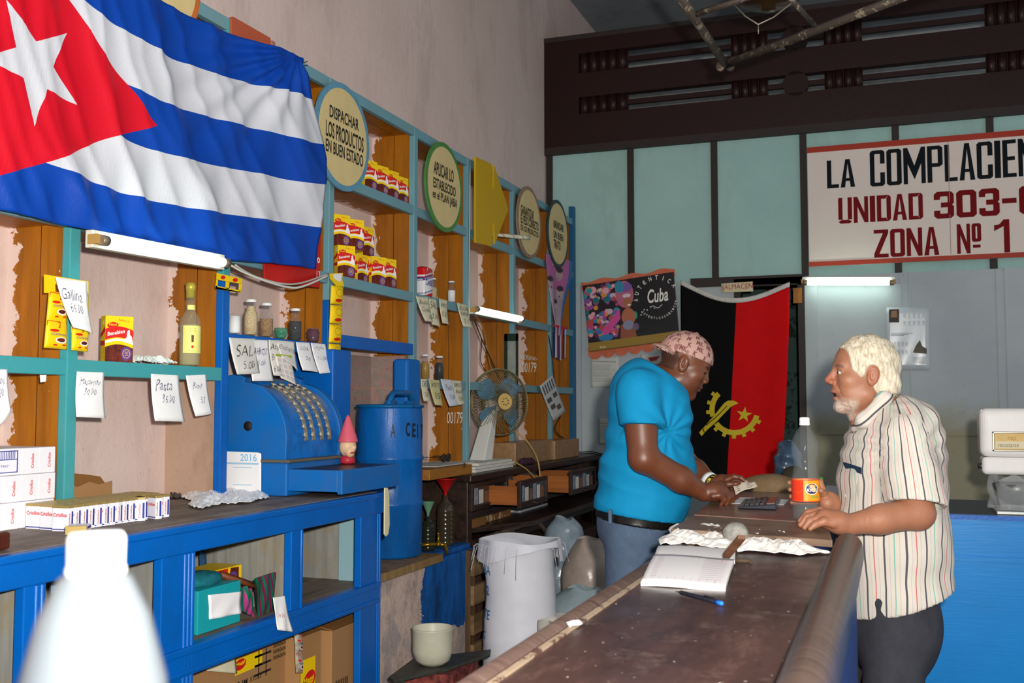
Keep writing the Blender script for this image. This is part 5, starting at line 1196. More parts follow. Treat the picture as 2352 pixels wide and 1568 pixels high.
for row in range(3):
    for i in range(n if row else 12):
        t = i/(n-1); y = ya_+(yb3-ya_)*t+rng.uniform(-.001, .001)+row*.01; place(e0, fl_, (X0-row*.058, y, ZC+.0005), R(rng.uniform(-5, 5)), 'small white and blue cigarette pack in the upright block of packs', 'pack', gp)
for px, rz, dx, lab in ((318, -38, .004, 'cigarette pack turned to show its red name, near the right end of the front row'), (346, -20, .012, 'half turned cigarette pack between the two widest ones of the front row'), (368, -8, .0, 'last cigarette pack at the right end of the front row')):
    place(e0, fl_, (X0+.01+dx, yx(px, X0), ZC+.0005), R(rz), lab, 'pack', gp)
for (px, y_, lab) in ((165, 1203, 'cigarette pack lying flat in front of the carton stack'), (186, 1221, 'cigarette pack lying flat nearest the white bottle')):
    q = onZ(px, y_, ZC); place(e0, fl_, (q.x, q.y, ZC+.0125), R(35), lab, 'pack', 'two loose cigarette packs', rx=0, ry=0); o = COL.objects[-1]
    # lay it down
for o in list(COL.objects):
    if o.get('group') == 'two loose cigarette packs': o.rotation_euler = (R(90), 0, R(32)); o.location.z = ZC+.0122; o.location.x += .0
# scrap carton, wood piece, plastic sheet
P = [onX(x, y, -2.52) for x, y in ((154, 1098), (182, 1091), (215, 1094), (252, 1099), (262, 1112), (260, 1137), (205, 1143), (155, 1141))]
e = empty('cardboard_scrap', tuple(P[0]), 'torn brown cardboard scrap against the wall behind the cigarette packs', 'cardboard'); M = MB(); M.prism([p+Vector((-.05, .01, .006)) for p in P], (-.004, 0, 0)); fixn(M.build('back_flap', CARDD, e))
P = [onX(x, y, -2.5) for x, y in ((152, 1112), (178, 1118), (205, 1106), (228, 1112), (258, 1104), (258, 1138), (204, 1144), (152, 1142))]; M = MB(); M.prism(P, (-.004, 0, 0)); fixn(M.build('front_flap', CARD, e))
q = onZ(5, 1262, ZC); M = MB(); M.bb((q.x-.05, q.y-.16, ZC+.001), (q.x+.02, onZ(26, 1262, ZC).y, ZC+.045)); tag(M.build('wood_block', wood('red_brown_block', '5a2a1c', '34140c', rough=.35), bevel=.008), 'small dark red wooden block at the left edge of the worktop', 'block')
crumple('plastic_sheet', ((418, 1140), (535, 1132), (632, 1146), (450, 1172)), ZC, .034, PLW, 'crumpled white plastic sheet lying on the blue cabinet', 'plastic sheet', 9, 34, freq=6)
crumple('dark_wrapper', ((385, 1132), (412, 1130), (418, 1146), (392, 1148)), ZC, .02, plain('2a2a3a', .4), 'small dark wrapper between the packs and the plastic sheet', 'wrapper', 3, 10)
# ================================================================== drum alcove
dr = .158; dy = yx(899, -2.285); dc = (-2.285, dy-.015, .736)
DR = empty('oil_drum', dc, 'bright blue painted oil drum lettered ACEIT with brass tap', 'drum')
prof = [(.001, .0), (.150, .0), (dr, .01), (dr, .235), (dr+.006, .245), (dr+.006, .255), (dr, .265), (dr, .45), (dr+.006, .46), (dr+.006, .47), (dr, .48), (dr, .66), (dr-.004, .70), (dr-.004, .708)]
M = MB(); M.lathe(prof, dc, 56); M.build('barrel', M_bluedrum, DR)
M = MB(); M.lathe([(.001, .705), (dr+.006, .705), (dr+.007, .718), (dr-.01, .722), (.001, .724)], dc, 56); M.build('lid', worn('drum_lid_paint', '0a5c98', '10202c', .12, .4, 8), DR)
M = MB(); hd = [Vector((dc[0]+.06, dc[1]+y, dc[2]+z_)) for y, z_ in ((-.135, .722), (-.10, .765), (-.085, .775), (.085, .775), (.10, .765), (.135, .722))]
M.tube(hd, .014, 8, flat=1.0); M.bb((dc[0]+.045, dc[1]-.14, dc[2]+.722), (dc[0]+.075, dc[1]-.075, dc[2]+.74)); M.bb((dc[0]+.045, dc[1]+.075, dc[2]+.722), (dc[0]+.075, dc[1]+.14, dc[2]+.74)); M.build('handle', worn('drum_lid_paint2', '0a5c98', '10202c', .12, .4, 8), DR)
M = MB(); s = 'ACEITE'; k_ = ('ACEIT', bpy)
for i, ch in enumerate('A CEITE'):   # the painted word wraps out of sight
    if ch == ' ': continue
    an = R(-62+i*13.5); vs, fs = text_mesh(ch, .03 if i else .01); lo = vs.min(0); hi = vs.max(0); P = []
    for v in vs: t = an+((v[0]-lo[0])/(hi[0]-lo[0])*(.007 if ch == 'I' else .024)/dr); P.append((dc[0]+(dr+.0012)*math.cos(t), dc[1]+(dr+.0012)*math.sin(t), dc[2]+.565+(v[1]-lo[1])/(hi[1]-lo[1])*.066+.006*math.sin(i)))
    M.add(P, fs)
M.build('lettering', plain('151c28', .5), DR)
t0 = Vector((dc[0]+dr-.01, dc[1]+.085, dc[2]+.045)); td = Vector((.75, .66, 0)).normalized()
brass = plain('8a6a1e', .3, .8, var=.3, scale=80)
M = MB(); M.cyl(t0-td*.02, t0+td*.075, .009, 12); M.ell(t0+td*.07, (.017, .017, .014)); M.cyl(t0+td*.07, t0+td*.07+Vector((0, 0, .045)), .006, 10); M.ell(t0+td*.07+Vector((0, 0, .05)), (.008, .008, .006)); M.tube([t0+td*.07, t0+td*.10-Vector((0, 0, .005)), t0+td*.112-Vector((0, 0, .025)), t0+td*.112-Vector((0, 0, .05))], [.011, .0105, .009, .010], 12); M.build('tap', brass, DR)
p = onX(887, 1120, XC+.01); M = MB(); M.prism([onX(x, y, XC+.03) for x, y in ((882, 1120), (888, 1120), (891, 1135), (892, 1205), (889, 1226), (884, 1231), (881, 1226))], (.006, .0, 0)); o = M.build('spatula', plain('d8cfa8', .5), loc=tuple(p)); fixn(o); tag(o, 'long cream spatula blade hanging beside the cabinet corner', 'spatula')
# funnel bottle
def ribbed(h, r, rn, ribs=7):
    P = [(.001, 0), (r*.9, .0), (r, .01)]
    for i in range(ribs): z_ = .02+(h*.62)*i/ribs; P += [(r, z_), (r*.93, z_+h*.04), (r, z_+h*.075)]
    return P+[(r*.98, h*.7), (r*.75, h*.82), (rn, h*.9), (rn, h)]
bp = onX(1024, 932, -2.2); bp = (bp.x, bp.y, .727)
e = empty('funnel_bottle', bp, 'dark ribbed plastic bottle on the block next to the brass tap, under the red funnel', 'bottle')
M = MB(); M.lathe(ribbed(.26, .047, .014), bp, 24); M.build('bottle', plain('3a3224', .12, alpha=.85, spec=.8), e)
M = MB(); M.lathe([(.006, 0), (.009, .035), (.009, .05), (.052, .115), (.060, .118), (.058, .122), (.006, .06)], (bp[0], bp[1], bp[2]+.225), 24); tag(M.build('funnel', plain('a01512', .35)), 'red plastic funnel stuck in the dark ribbed bottle', 'funnel')
gp = onX(955, 932, -2.2); M = MB(); M.lathe([(.005, 0), (.008, .03), (.03, .08), (.034, .085), (.03, .085), (.004, .035)], (gp.x+.0, gp.y+.15, .885), 20); tag(M.build('funnel', plain('5f8a6a', .4)), 'small green funnel partly hidden behind the drum', 'funnel')
M = MB(); M.lathe(ribbed(.17, .036, .012, 5), (gp.x+.0, gp.y+.15, .727), 20); tag(M.build('bottle', plain('20241c', .2)), 'dark bottle in shadow between drum and ribbed bottle', 'bottle')
# low stand with pot
ZP = .34
P = [onZ(x, y, ZP) for x, y in ((893, 1553), (948, 1512), (1128, 1490), (1126, 1502), (1065, 1522), (1030, 1535), (905, 1562))]
e = empty('low_stand', tuple(onZ(1000, 1540, 0)), 'low dark triangular tray board near the floor under the blue masonry', 'stand')
M = MB(); M.prism(P, (0, 0, -.012)); fixn(M.build('top', plain('3a3b36', .45, var=.3), e, bevel=.003))
c = sum(P, Vector())/len(P); M = MB(); M.bb((c.x-.12, c.y-.12, .17), (c.x+.10, c.y+.16, ZP-.013)); M.build('carton', plain('7a3a34', .5, var=.8, scale=30), e); M = MB(); M.bb((c.x-.13, c.y-.13, 0), (c.x+.11, c.y+.17, .17)); M.build('foot', M_desk, e)
pc = onZ(994, 1525, ZP); e = empty('enamel_pot', (pc.x, pc.y, ZP), 'chipped cream enamel pot standing on the low dark tray', 'pot')
M = MB(); M.lathe([(.001, .0), (.05, .0), (.075, .02), (.087, .06), (.088, .15), (.091, .155), (.087, .157), (.084, .15), (.082, .06), (.06, .02), (.001, .012)], (pc.x, pc.y, ZP+.001), 36); M.build('pot', worn('dirty_cream_enamel', 'cfcdb8', '5a5242', .07, .4, 7, dirt='8a8268'), e)
M = MB(); M.lathe([(.08, .06), (.06, .075), (.001, .07)], (pc.x, pc.y, ZP), 24); M.build('residue', plain('4a4030', .8, var=.5, scale=50), e)
# ================================================================== cabinet contents
ZM = .742
def boxpx(name, mat, XF, pl, pr, z0, z1, dep, label, cat, group=None, bevel=.003, parent=True):
    y0, y1 = yx(pl, XF), yx(pr, XF); e = empty(name, (XF, y0, z0), label, cat, group); M = MB(); M.bb((XF-dep, y0, z0), (XF, y1, z1)); M.build('box', mat, e, bevel=bevel); return e, y0, y1
e, y0, y1 = boxpx('teal_box', worn('teal_box_paint', '17a0a8', '5fc8c4', .12, .5, 5, dirt='0c7880'), XC-.06, 463, 560, ZM, ZM+.135, .16, 'turquoise painted box with a white paper label on the cabinet shelf', 'box')
XF = XC-.06; o = sheet('paper_label', ((478, 1366), (556, 1358), (552, 1408), (480, 1422)), X1(XF+.003), WHT, curl=.004, parent=e, wv=.003)
def lump(name, c, r, mat, label, cat, amp=.006, f=40, sd=1, h=.006, k=None):
    c = A_(c); r = A_(r)
    def fn(P): 
        q = P-c; d = elli(q, (0, 0, 0), r); return smax(d, -(q[:, 2]+r[2]*.75), .02)+amp*wob(P, f, sd)
    o = sdf_object(name, [(fn, c-r-.02, c+r+.02, h)], mat); return tag(o, label, cat)
ty = (y0+y1)/2
lump('teal_cloth', (XF-.07, ty-.01, ZM+.15), (.055, .095, .03), plain('0c6470', .9, var=.4, scale=40), 'dark teal rag piled on top of the turquoise box', 'cloth', .006, 60, 2, .005)
q0, q1 = onX(505, 1318, XF-.05), onX(590, 1348, XF); M = MB(); M.tube([q0, q1], .012, 4); tag(M.build('wood_stick', wood('stick_wood', '7a3f20', '4a2412')), 'reddish wooden stick lying across the turquoise box', 'stick')
e, y0, y1 = boxpx('snack_box', YEL, XC-.20, 478, 562, ZM+.0, ZM+.150, .12, 'yellow snack box standing behind the turquoise box', 'box')
XF = XC-.20
def fb(u, v, l=.001): return Vector((XF+l, y0+(y1-y0)*u, ZM+.155*v))
M = MB(); prt(M, fb, [(.2, .62), (.6, .62), (.6, .95), (.2, .95)], 1); prt(M, lambda u, v: fb(u, v, .0015), [(.3, .64), (.55, .66), (.5, .8), (.4, .9), (.32, .8)], 2); prt(M, lambda u, v: fb(u, v, .0012), [(.6, .62), (.9, .62), (.9, .93), (.68, .95)], 3); oval(M, lambda u, v: fb(u, v, .002), .74, .76, .1, .1, 4); M.build('print', PM, e)
SQ = [[onX(x, y, XC-.05) for x, y in q] for q in (((564, 1352), (588, 1340), (596, 1418), (566, 1402)), ((586, 1328), (632, 1313), (631, 1402), (594, 1416)))]
M = MB()
for k, C in enumerate(SQ): M.grid(lambda u, v: (C[0]*(1-u)+C[1]*u)*(1-v)+(C[3]*(1-u)+C[2]*u)*v+Vector((.012*math.sin(math.pi*u)*math.sin(math.pi*v)+.004*math.sin(u*14+v*5)-.02*(1-k), 0, 0)), 24, 12, mi=k)
for k, C in enumerate(SQ): M.grid(lambda u, v: (C[0]*(1-u)+C[1]*u)*(1-v)+(C[3]*(1-u)+C[2]*u)*v+Vector((-.012*math.sin(math.pi*u)*math.sin(math.pi*v)-.02*(1-k)-.004, 0, 0)), 24, 12, mi=k)
o = M.build('striped_bag', [plain('0c6a4c', .25, .3), plain('7a2046', .25, .3), plain('c84a90', .2, .5)], loc=tuple(SQ[1][0]))
for i, p in enumerate(o.data.polygons):
    u = (i % 24)/24; b = p.material_index; p.material_index = (int(u*12) % 2) if b else (2 if int(u*6) % 2 else 0)
fixn(o); tag(o, 'shiny bag with green and magenta stripes leaning beside the turquoise box', 'bag')
tag(sheet('paper_note', ((627, 1372), (655, 1368), (667, 1450), (634, 1446)), X1(XC+.022), WHT, [('16.00', .2, .5, .6, .6, 1)], curl=.01, wv=.003), 'white paper tag hanging from the middle rail of the blue cabinet', 'note')
tag(sheet('picture_card', ((458, 1262), (474, 1266), (476, 1335), (460, 1360)), X1(XC-.32), plain('1d4468', .5, var=.5, scale=30)), 'dark blue picture card standing at the left of the turquoise box', 'card')
crumple('crumpled_paper', ((345, 1452), (385, 1450), (402, 1478), (350, 1490)), ZM, .06, WHT, 'crumpled white paper on the middle shelf beside the white bottle', 'paper', 11, 16)
tag(sheet('blue_packet', ((122, 1318), (160, 1312), (164, 1500), (124, 1512)), X1(XC-.25), plain('7fa4bc', .4, var=.5, scale=30), wv=.01, thick=.01), 'pale blue packet standing in the left cabinet bay behind the foreground bottle', 'packet')
# cartons on the floor of the cabinet
def kprint(XF, pl, pr, z0, z1, par, items):
    y0, y1 = yx(pl, XF), yx(pr, XF); M = MB(); f = lambda u, v, l=.0015: Vector((XF+l, y0+(y1-y0)*u, z0+(z1-z0)*v))
    for it in items:
        if it[0] == 'o': oval(M, f, it[1], it[2], it[3], it[4], 1, 24, .1); put_text(M, 'Maggi', f(it[1]-it[3]*.75, it[2]-it[4]*.35, .002), (0, 1, .1), (0, 0, 1), (y1-y0)*it[3]*1.5, (z1-z0)*it[4]*.8, mi=0, bold=.03)
        elif it[0] == 'r': prt(M, lambda u, v: f(u, v, .001), [(it[1], it[2]), (it[3], it[2]), (it[3], it[4]), (it[1], it[4])], it[5])
        elif it[0] == 't': put_text(M, it[1], f(it[2], it[3], .0015), (0, 1, 0), (0, 0, 1), (y1-y0)*it[4], (z1-z0)*it[5], mi=2, bold=.02)
        elif it[0] == 'b':
            for k in range(12): prt(M, lambda u, v: f(u, v, .0012), [(it[1]+k*it[3]/12, it[2]), (it[1]+(k+.35+.3*(k % 2))*it[3]/12, it[2]), (it[1]+(k+.35+.3*(k % 2))*it[3]/12, it[2]+.09), (it[1]+k*it[3]/12, it[2]+.09)], 2)
    M.build('print', [YEL, RED, plain('2c2018', .7)], par)
e, y0, y1 = boxpx('cardboard_box', CARD, -2.12, 448, 670, .121, .65, .32, 'long brown cardboard box with yellow label in the cabinet bottom', 'box', 'brown cartons in the bottom of the blue cabinet')
kprint(-2.12, 448, 670, .121, .65, e, [('r', .42, .78, .70, .88, 0), ('o', .47, .84, .06, .035), ('t', '12 IM 17:57', .42, .70, .28, .035), ('r', .62, .72, .80, .735, 2), ('r', .62, .78, .80, .795, 2), ('r', .62, .84, .80, .855, 2), ('r', .66, .70, .67, .88, 2), ('r', .74, .70, .75, .88, 2), ('t', '04/04/04/04', .82, .86, .14, .03), ('t', '04/04/04/04', .82, .82, .14, .03), ('t', '04/04/04/04', .82, .78, .14, .03), ('r', .02, .2, .05, .24, 2), ('r', .02, .1, .05, .14, 2), ('r', .07, .22, .3, .225, 2)])
sheet('paper_label', ((480, 1492), (540, 1486), (543, 1546), (472, 1540)), X1(-2.11), PC, [('17', .8, .1, .9, .25)], curl=.004, parent=e)
e, y0, y1 = boxpx('cardboard_box', CARD, -2.06, 695, 744, .121, .60, .25, 'upright brown carton with large yellow label, middle of the cabinet bottom', 'box', 'brown cartons in the bottom of the blue cabinet')
kprint(-2.06, 695, 744, .121, .60, e, [('r', .05, .45, .72, .82, 0), ('o', .42, .64, .3, .08)])
M = MB(); M.hexa([(-2.06, y0, .60), (-2.06, y1, .60), (-2.05, y1, .604), (-2.05, y0, .604)], [(-2.28, y0, .64), (-2.28, y1+.02, .66), (-2.27, y1+.02, .664), (-2.27, y0, .644)]); M.build('flap', CARDD, e)
e, y0, y1 = boxpx('cardboard_box', CARD, -2.02, 768, 862, .121, .595, .22, 'brown carton with red oval mark at the right end of the cabinet bottom', 'box', 'brown cartons in the bottom of the blue cabinet')
kprint(-2.02, 768, 862, .121, .595, e, [('o', .72, .66, .22, .09), ('t', 'Caldo Gallinita', .5, .83, .48, .05), ('b', .08, .50, .3), ('b', .08, .37, .3), ('r', .6, .5, .9, .53, 1)])
M = MB(); M.hexa([(-2.02, y0, .595), (-2.02, y1, .595), (-2.015, y1, .599), (-2.015, y0, .599)], [(-2.2, y0-.02, .63), (-2.2, y1-.04, .645), (-2.2, y1-.04, .65), (-2.2, y0-.02, .635)]); M.build('flap', CARDD, e)
M = MB(); fn = sachets(M, ((676, 1452), (692, 1456), (694, 1545), (680, 1545)), -2.04, 2); s = M.build('sachet_strip', plain('b8ae9a', .3, .3, var=.6, scale=40)); tag(s, 'crinkled silver and yellow sachet strip hanging in the cabinet bottom', 'sachets'); sachet_print(fn, 2, s)
y0, y1 = yx(492, -2.0), yx(680, -2.0); M = MB(); M.grid(lambda u, v: Vector((-2.11+.10*v, y0+(y1-y0)*u, .33+.022*math.sin(u*30)*math.cos(v*6)-.03*abs(u-.5)))+Vector((0, 0, .0)), 60, 12, thick=(0, 0, -.02)); o = M.build('egg_tray', plain('b5ada0', .6, var=.2)); fixn(o); tag(o, 'wavy pale plastic tray in front of the long cardboard box', 'tray')
# ================================================================== desk things
MT = ZD+.001
def dbox(name, mat, XF, pl, pr, h, dep, label, cat, **k): return boxpx(name, mat, XF, pl, pr, MT, MT+h, dep, label, cat, **k)
e, *_ = dbox('wooden_case', wood('light_orange_case', 'a8702c', '7a4a18', axis='y'), XD-.02, 988, 1085, .052, .22, 'flat varnished wooden case on the near end of the dark desk', 'case')
M = MB(); q = onX(1066, 1068, XD-.018); M.cyl(q, q+Vector((.004, 0, 0)), .012, 12); M.build('latch', brass, e)
WF = plain('94714f', .25, var=.2, scale=30, name='film_wrapped_brown_paper')
e, *_ = dbox('wrapped_parcel', WF, XD-.06, 1184, 1270, .14, .16, 'brown parcel in clear film on the desk, nearer one of the two', 'parcel', group='film wrapped brown parcels', bevel=.004)
e, *_ = dbox('wrapped_parcel', WF, XD-.04, 1275, 1330, .13, .16, 'brown parcel in clear film on the desk, farther one against the wall', 'parcel', group='film wrapped brown parcels', bevel=.004)
for k, (pl, pr, dz) in enumerate(((1085, 1172, 0), (1088, 1178, .016), (1100, 1176, .032))):
    y0, y1 = yx(pl, XD-.05), yx(pr, XD-.05); M = MB(); M.bb((XD-.25, y0, MT+dz), (XD-.03-.01*k, y1, MT+dz+.015)); tag(M.build('paper_stack', plain('cfcbc2', .7, var=.15, scale=60), bevel=.002), ['lowest ledger of the pile beside the fan foot', 'middle ledger of the pile beside the fan foot', 'top ledger of the pile beside the fan foot'][k], 'book', 'pile of ledgers on the desk')
y0, y1 = yx(988, XD-.12), yx(1050, XD-.12); M = MB(); M.bb((XD-.30, y0, MT+.0525), (XD-.08, y1+.15, MT+.0565)); tag(M.build('paper_sheet', plain('c9c6c0', .7)), 'pale sheets of paper lying over the wooden case', 'paper')
e = empty('sunglasses', tuple(onX(1005, 1048, XD-.2)), 'dark sunglasses lying on the papers by the drum', 'sunglasses'); by = yx(988, XD-.24)
for s in (0, 1):
    c = Vector((XD-.17, by+.03+.062*s, MT+.085)); M = MB(); M.ell(c, (.004, .028, .019), None, 20, 10); M.build('lens', plain('14261c', .08, spec=1), e); M = MB(); M.tube([c+Vector((0, .03*math.cos(a*.5236), .021*math.sin(a*.5236))) for a in range(12)], .003, 6, closed=True); M.build('rim', plain('101012', .3), e)
    M = MB(); M.tube([c+Vector((0, .03*(1 if s else -1), .006)), c+Vector((-.11, .034*(1 if s else -1), .004))], .0025, 6); M.build('temple', plain('101012', .3), e)
lump('purple_net', (XD-.035, yx(1212, XD-.03), MT+.016), (.028, .14, .026), plain('3a2030', .9, var=.5, scale=60), 'dark purple net bag heaped beside the parcels', 'net', .01, 70, 5, .006)
e = empty('desk_fan', tuple(onX(1147, 1050, XD-.22)), 'old dusty desk fan with wire cage, blue blades and white foot', 'fan')
fc = at(1147, 923, 6.45); fn_ = Vector((.80, -.60, .03)).normalized(); fu = Vector((0, 0, 1)); fr_ = fn_.cross(fu).normalized(); fu = fr_.cross(fn_)
cage = plain('857858', .5, .5, var=.3, scale=60, name='dusty_cage_wire')
RC = .207
def fp(r, a, d): return fc+(fr_*math.cos(a)+fu*math.sin(a))*r+fn_*d
M = MB()
for rr, dd, th in ((RC, 0, .006), (RC*.99, .012, .004), (RC*.55, .052, .002), (RC*.5, -.06, .002)): M.tube([fp(rr, 2*math.pi*i/48, dd) for i in range(48)], th, 6, closed=True)
for i in range(64):
    a = 2*math.pi*i/64; M.tube([fp(.045+(RC-.045)*t, a+.5*(1-t), .065*math.cos(t*math.pi/2)**.6 if t < 1 else 0) for t in (0, .3, .6, .85, 1)], .002, 4)
for i in range(48):
    a = 2*math.pi*i/48; M.tube([fp(.03+(RC-.03)*t, a-.3*(1-t), -.075*math.cos(t*math.pi/2)**.5 if t < 1 else 0) for t in (0, .4, .8, 1)], .0014, 4)
M.build('wire_cage', cage, e)
M = MB(); M.lathe([(.05, 0), (.052, .006), (.045, .012), (.04, .009), (.022, .010), (.0005, .012)], fc+fn_*.062, 32, fn_); M.build('hub_disc', plain('c9a860', .45), e)
M = MB()
for i in range(7): a = 2*math.pi*i/7; M.ell(fc+fn_*.072+(fr_*math.cos(a)+fu*math.sin(a))*.021, (.006, .006, .004))
M.build('hub_dots', plain('5a5448', .4), e)
for i in range(4):
    a0 = R(35+90*i); M = MB(); M.grid(lambda u, v: fp(.03+.145*v, a0+(.42*math.sin(math.pi*(.12+.78*v))+.12)*(u*2-1)+.15*v, -.012+.028*(u-.5)), 10, 10, thick=fn_*.003); fixn(M.build('blade', plain('4f8cb4', .25, alpha=.75, var=.2), e))
M = MB(); M.cyl(fc-fn_*.14, fc-fn_*.03, .055, 24); M.build('motor', plain('cfcbbd', .4), e)
bt = fc-fn_*.08; fy = onX(1100, 1050, XD-.2)
M = MB(); M.hexa([(fy.x-.04, fy.y-.07, MT+.03), (fy.x+.06, fy.y-.07, MT+.03), (fy.x+.06, fy.y+.07, MT+.03), (fy.x-.04, fy.y+.07, MT+.03)], [bt+Vector((-.03, -.03, 0)), bt+Vector((.03, -.03, 0)), bt+Vector((.03, .03, 0)), bt+Vector((-.03, .03, 0))]); fixn(M.build('foot_column', plain('dcdad2', .4), e, bevel=.006))
M = MB(); M.bb((fy.x-.1, fy.y-.14, MT+.001), (fy.x+.12, fy.y+.2, MT+.03)); M.build('base', plain('d4d2ca', .4), e, bevel=.01)
def cord(pts, r, c, label, X=None, name='cable'):
    P = [onX(x, y, X or d) if X or d < 0 else at(x, y, d) for x, y, d in pts]; Q = []
    for i in range(len(P)-1):
        p0 = P[max(i-1, 0)]; p3 = P[min(i+2, len(P)-1)]
        for t in range(6): t /= 6; Q.append(Vector([crom(p0[k], P[i][k], P[i+1][k], p3[k], t) for k in range(3)]))
    Q.append(P[-1]); M = MB(); M.tube(Q, r, 6); return tag(M.build(name, plain(c, .5)), label, 'cable')
cord([(1088, 728, -2.36), (1105, 775, -2.36), (1130, 830, -2.4), (1148, 870, -2.42)], .004, '3c2f24', 'dark cable sagging from the small lamp behind the fan')
cord([(1092, 724, -2.37), (1112, 760, -2.38), (1122, 820, -2.4), (1130, 862, -2.42)], .004, 'a87830', 'tan cable running straight down from the small lamp')
cord([(1088, 735, -2.37), (1106, 780, -2.42), (1104, 830, -2.44), (1120, 855, -2.44)], .003, '4a3a2c', 'thin brown cable looping left of the other two behind the fan')
cord([(1183, 990, -2.18), (1212, 1015, -2.10), (1236, 1060, -2.06), (1241, 1120, -2.03), (1244, 1155, -2.0)], .005, 'b08f50', 'thick tan cord dropping from the fan in front of the drawers')
cord([(1184, 1062, -2.13), (1210, 1078, -2.08), (1232, 1105, -2.05), (1243, 1150, -2.0)], .004, 'a8884c', 'thinner tan cord joining the thick one in front of the drawers')
cord([(525, 606, -2.33), (560, 625, -2.33), (610, 645, -2.32), (665, 660, -2.32), (700, 656, -2.32), (755, 632, -2.34)], .005, 'd0cec4', 'pale twin cable sagging from the long lamp over the red board')
cord([(540, 608, -2.335), (580, 632, -2.335), (640, 650, -2.325), (690, 650, -2.325), (755, 628, -2.345)], .004, 'b8b6ac', 'second pale cable hanging just above the first over the red board')
cord([(1260, 770, -2.38), (1268, 820, -2.38), (1275, 880, -2.37), (1292, 940, -2.36), (1275, 985, -2.36), (1300, 1010, -2.36)], .004, '2a2420', 'black cable running down the last shelf column behind the newspaper')
cord([(1080, 380, -2.39), (1078, 560, -2.38), (1077, 760, -2.38), (1079, 980, -2.38)], .003, 'b8c4c4', 'pale thin wire running straight down the shelf post')
for k, y_ in enumerate((1034, 1038)): 
    a, b = onZ(1328, y_+4, MT+.004+.006*k), onZ(1384, y_+8, MT+.004+.006*k); M = MB(); M.tube([a, a.lerp(b, .5)+Vector((0, .0, .012)), b], .004, 6); tag(M.build('cable', plain(['15151a', '22201e', '3a3a30'][k], .5)), ['farther dark cable on the far desk end', 'nearer dark cable on the far desk end'][k], 'cable', 'cables on the far desk end')
def vpx(px, py, d): return at(px, py, d)
# framed mirror, newspaper, pennant, ribbons
ym = PY[6]-.03; f = lambda px, py: onY(px, py, ym)
e = empty('framed_mirror', tuple(f(1172, 870)), 'narrow dark green framed mirror leaning in the shelf behind the fan', 'mirror')
xa, xb2, za, zb2 = f(1158, 900).x, f(1189, 900).x, ZR[0]-.2, f(1172, 766).z
M = MB(); M.bb((xa, ym, za), (xa+.022, ym+.012, zb2)); M.bb((xb2-.014, ym, za), (xb2, ym+.012, zb2)); M.bb((xa, ym, zb2-.05), (xb2, ym+.012, zb2)); M.build('frame', plain('1c3024', .4, var=.3), e)
M = MB(); M.bb((xa+.02, ym+.006, za), (xb2-.012, ym+.009, zb2-.04)); M.build('pane', plain('8f918c', .25, var=.2), e)
e = sheet('newspaper', ((1240, 886), (1270, 860), (1294, 943), (1267, 966)), X1(XS+.04), plain('bfc0be', .7, var=.08), (), curl=.02, extra=lambda tm, fn: [tm.add([fn(a, b, .001) for a, b in q], [(0, 1, 2, 3)], m) for q, m in [([(x, .06), (x+.07, .06), (x+.07, .3), (x, .3)], 0) for x in (.1, .27, .44, .61, .78)]+[([(x, y), (x+.3, y), (x+.3, y+.12), (x, y+.12)], 1) for x, y in ((.1, .42), (.55, .4), (.15, .62), (.5, .72))]], inks=[plain('3a4454', .6), plain('55504a', .6, var=.5, scale=50)], thick=.003)
tag(e, 'folded newspaper hanging tilted from the last shelf column', 'newspaper')
nu, nv = 50, 90
def penn(u, v):
    xl = 1254+10*v+ (18*max(0, v-.35)); xr = 1315-14*v-28*max(0, v-.2)+20*max(0, v-.6); yt = 583+17*u; yb4 = 768+4*u; x = xl+(xr-xl)*u; y = yt+(yb4-yt)*v
    return onX(x, y, XS+.03)+Vector((.010*math.sin(u*8+v*2)*(.3+v), 0, 0))
def penc(u, v):
    c = srgb('b8609a') if v < .42 else srgb('9a8a98')
    if u > .86-.25*max(0, v-.3): c = srgb('2a6aa8')
    if v > .42 and u < .2: c = srgb('c8a8c0')
    for cx_, cy_, r in ((.52, .22, .12), (.12, .36, .11), (.62, .45, .11), (.42, .62, .10)):
        if blob(u, v, cx_, cy_, r*1.2, r*.62): c = srgb('b89aa0')
        if blob(u, v, cx_, cy_-r*.55, r*1.25, r*.32): c = srgb('2c2230')
        if blob(u, v, cx_, cy_+.045, .04, .008): c = srgb('4a2a38')
    if v < .12 and abs(u-.3) < .2-v*1.2: c = srgb('e2d8de')
    return c
M = MB(); M.grid(penn, nu, nv, thick=(-.0015, 0, 0)); o = M.build('pennant', colattr('printed_cloth', .6), loc=tuple(penn(.5, 0))); n1 = (nu+1)*(nv+1); setcol(o, lambda i, co: penc((i % n1 % (nu+1))/nu, (i % n1//(nu+1))/nv)); fixn(o)
tag(o, 'twisted magenta cloth pennant with faded faces on the last shelf column', 'pennant')
M = MB()
for k in range(8):
    x = 1272+3.6*k; yb5 = 826-2*abs(k-4); M.add([onX(a, b, XS+.03+.004*(k % 2)) for a, b in ((x, 746+k), (x+3.2, 747+k), (x+2.6-2*(k > 4)+1, yb5), (x-.5, yb5+2))], [(0, 1, 2, 3)], k % 3)
M.grid(lambda u, v: onX(1270+34*u, 744+6*v+7*u, XS+.036), 6, 2, mi=2); o = M.build('ribbon_fringe', [plain('24407a', .6), plain('d8d4d8', .6), plain('c02a3a', .6)]); tag(o, 'short red, white and blue ribbon fringe hanging below the magenta pennant', 'ribbons')
M = MB(); Yp = PY[5]-.0135; text_px(M, '00179', Y1(Yp), 1027, 972, 1063, 946, shear=.1); o = M.build('chalk_writing', plain('e2ddd4', .8)); tag(o, 'chalk number 00179 written on the orange board left of the fan', 'writing')
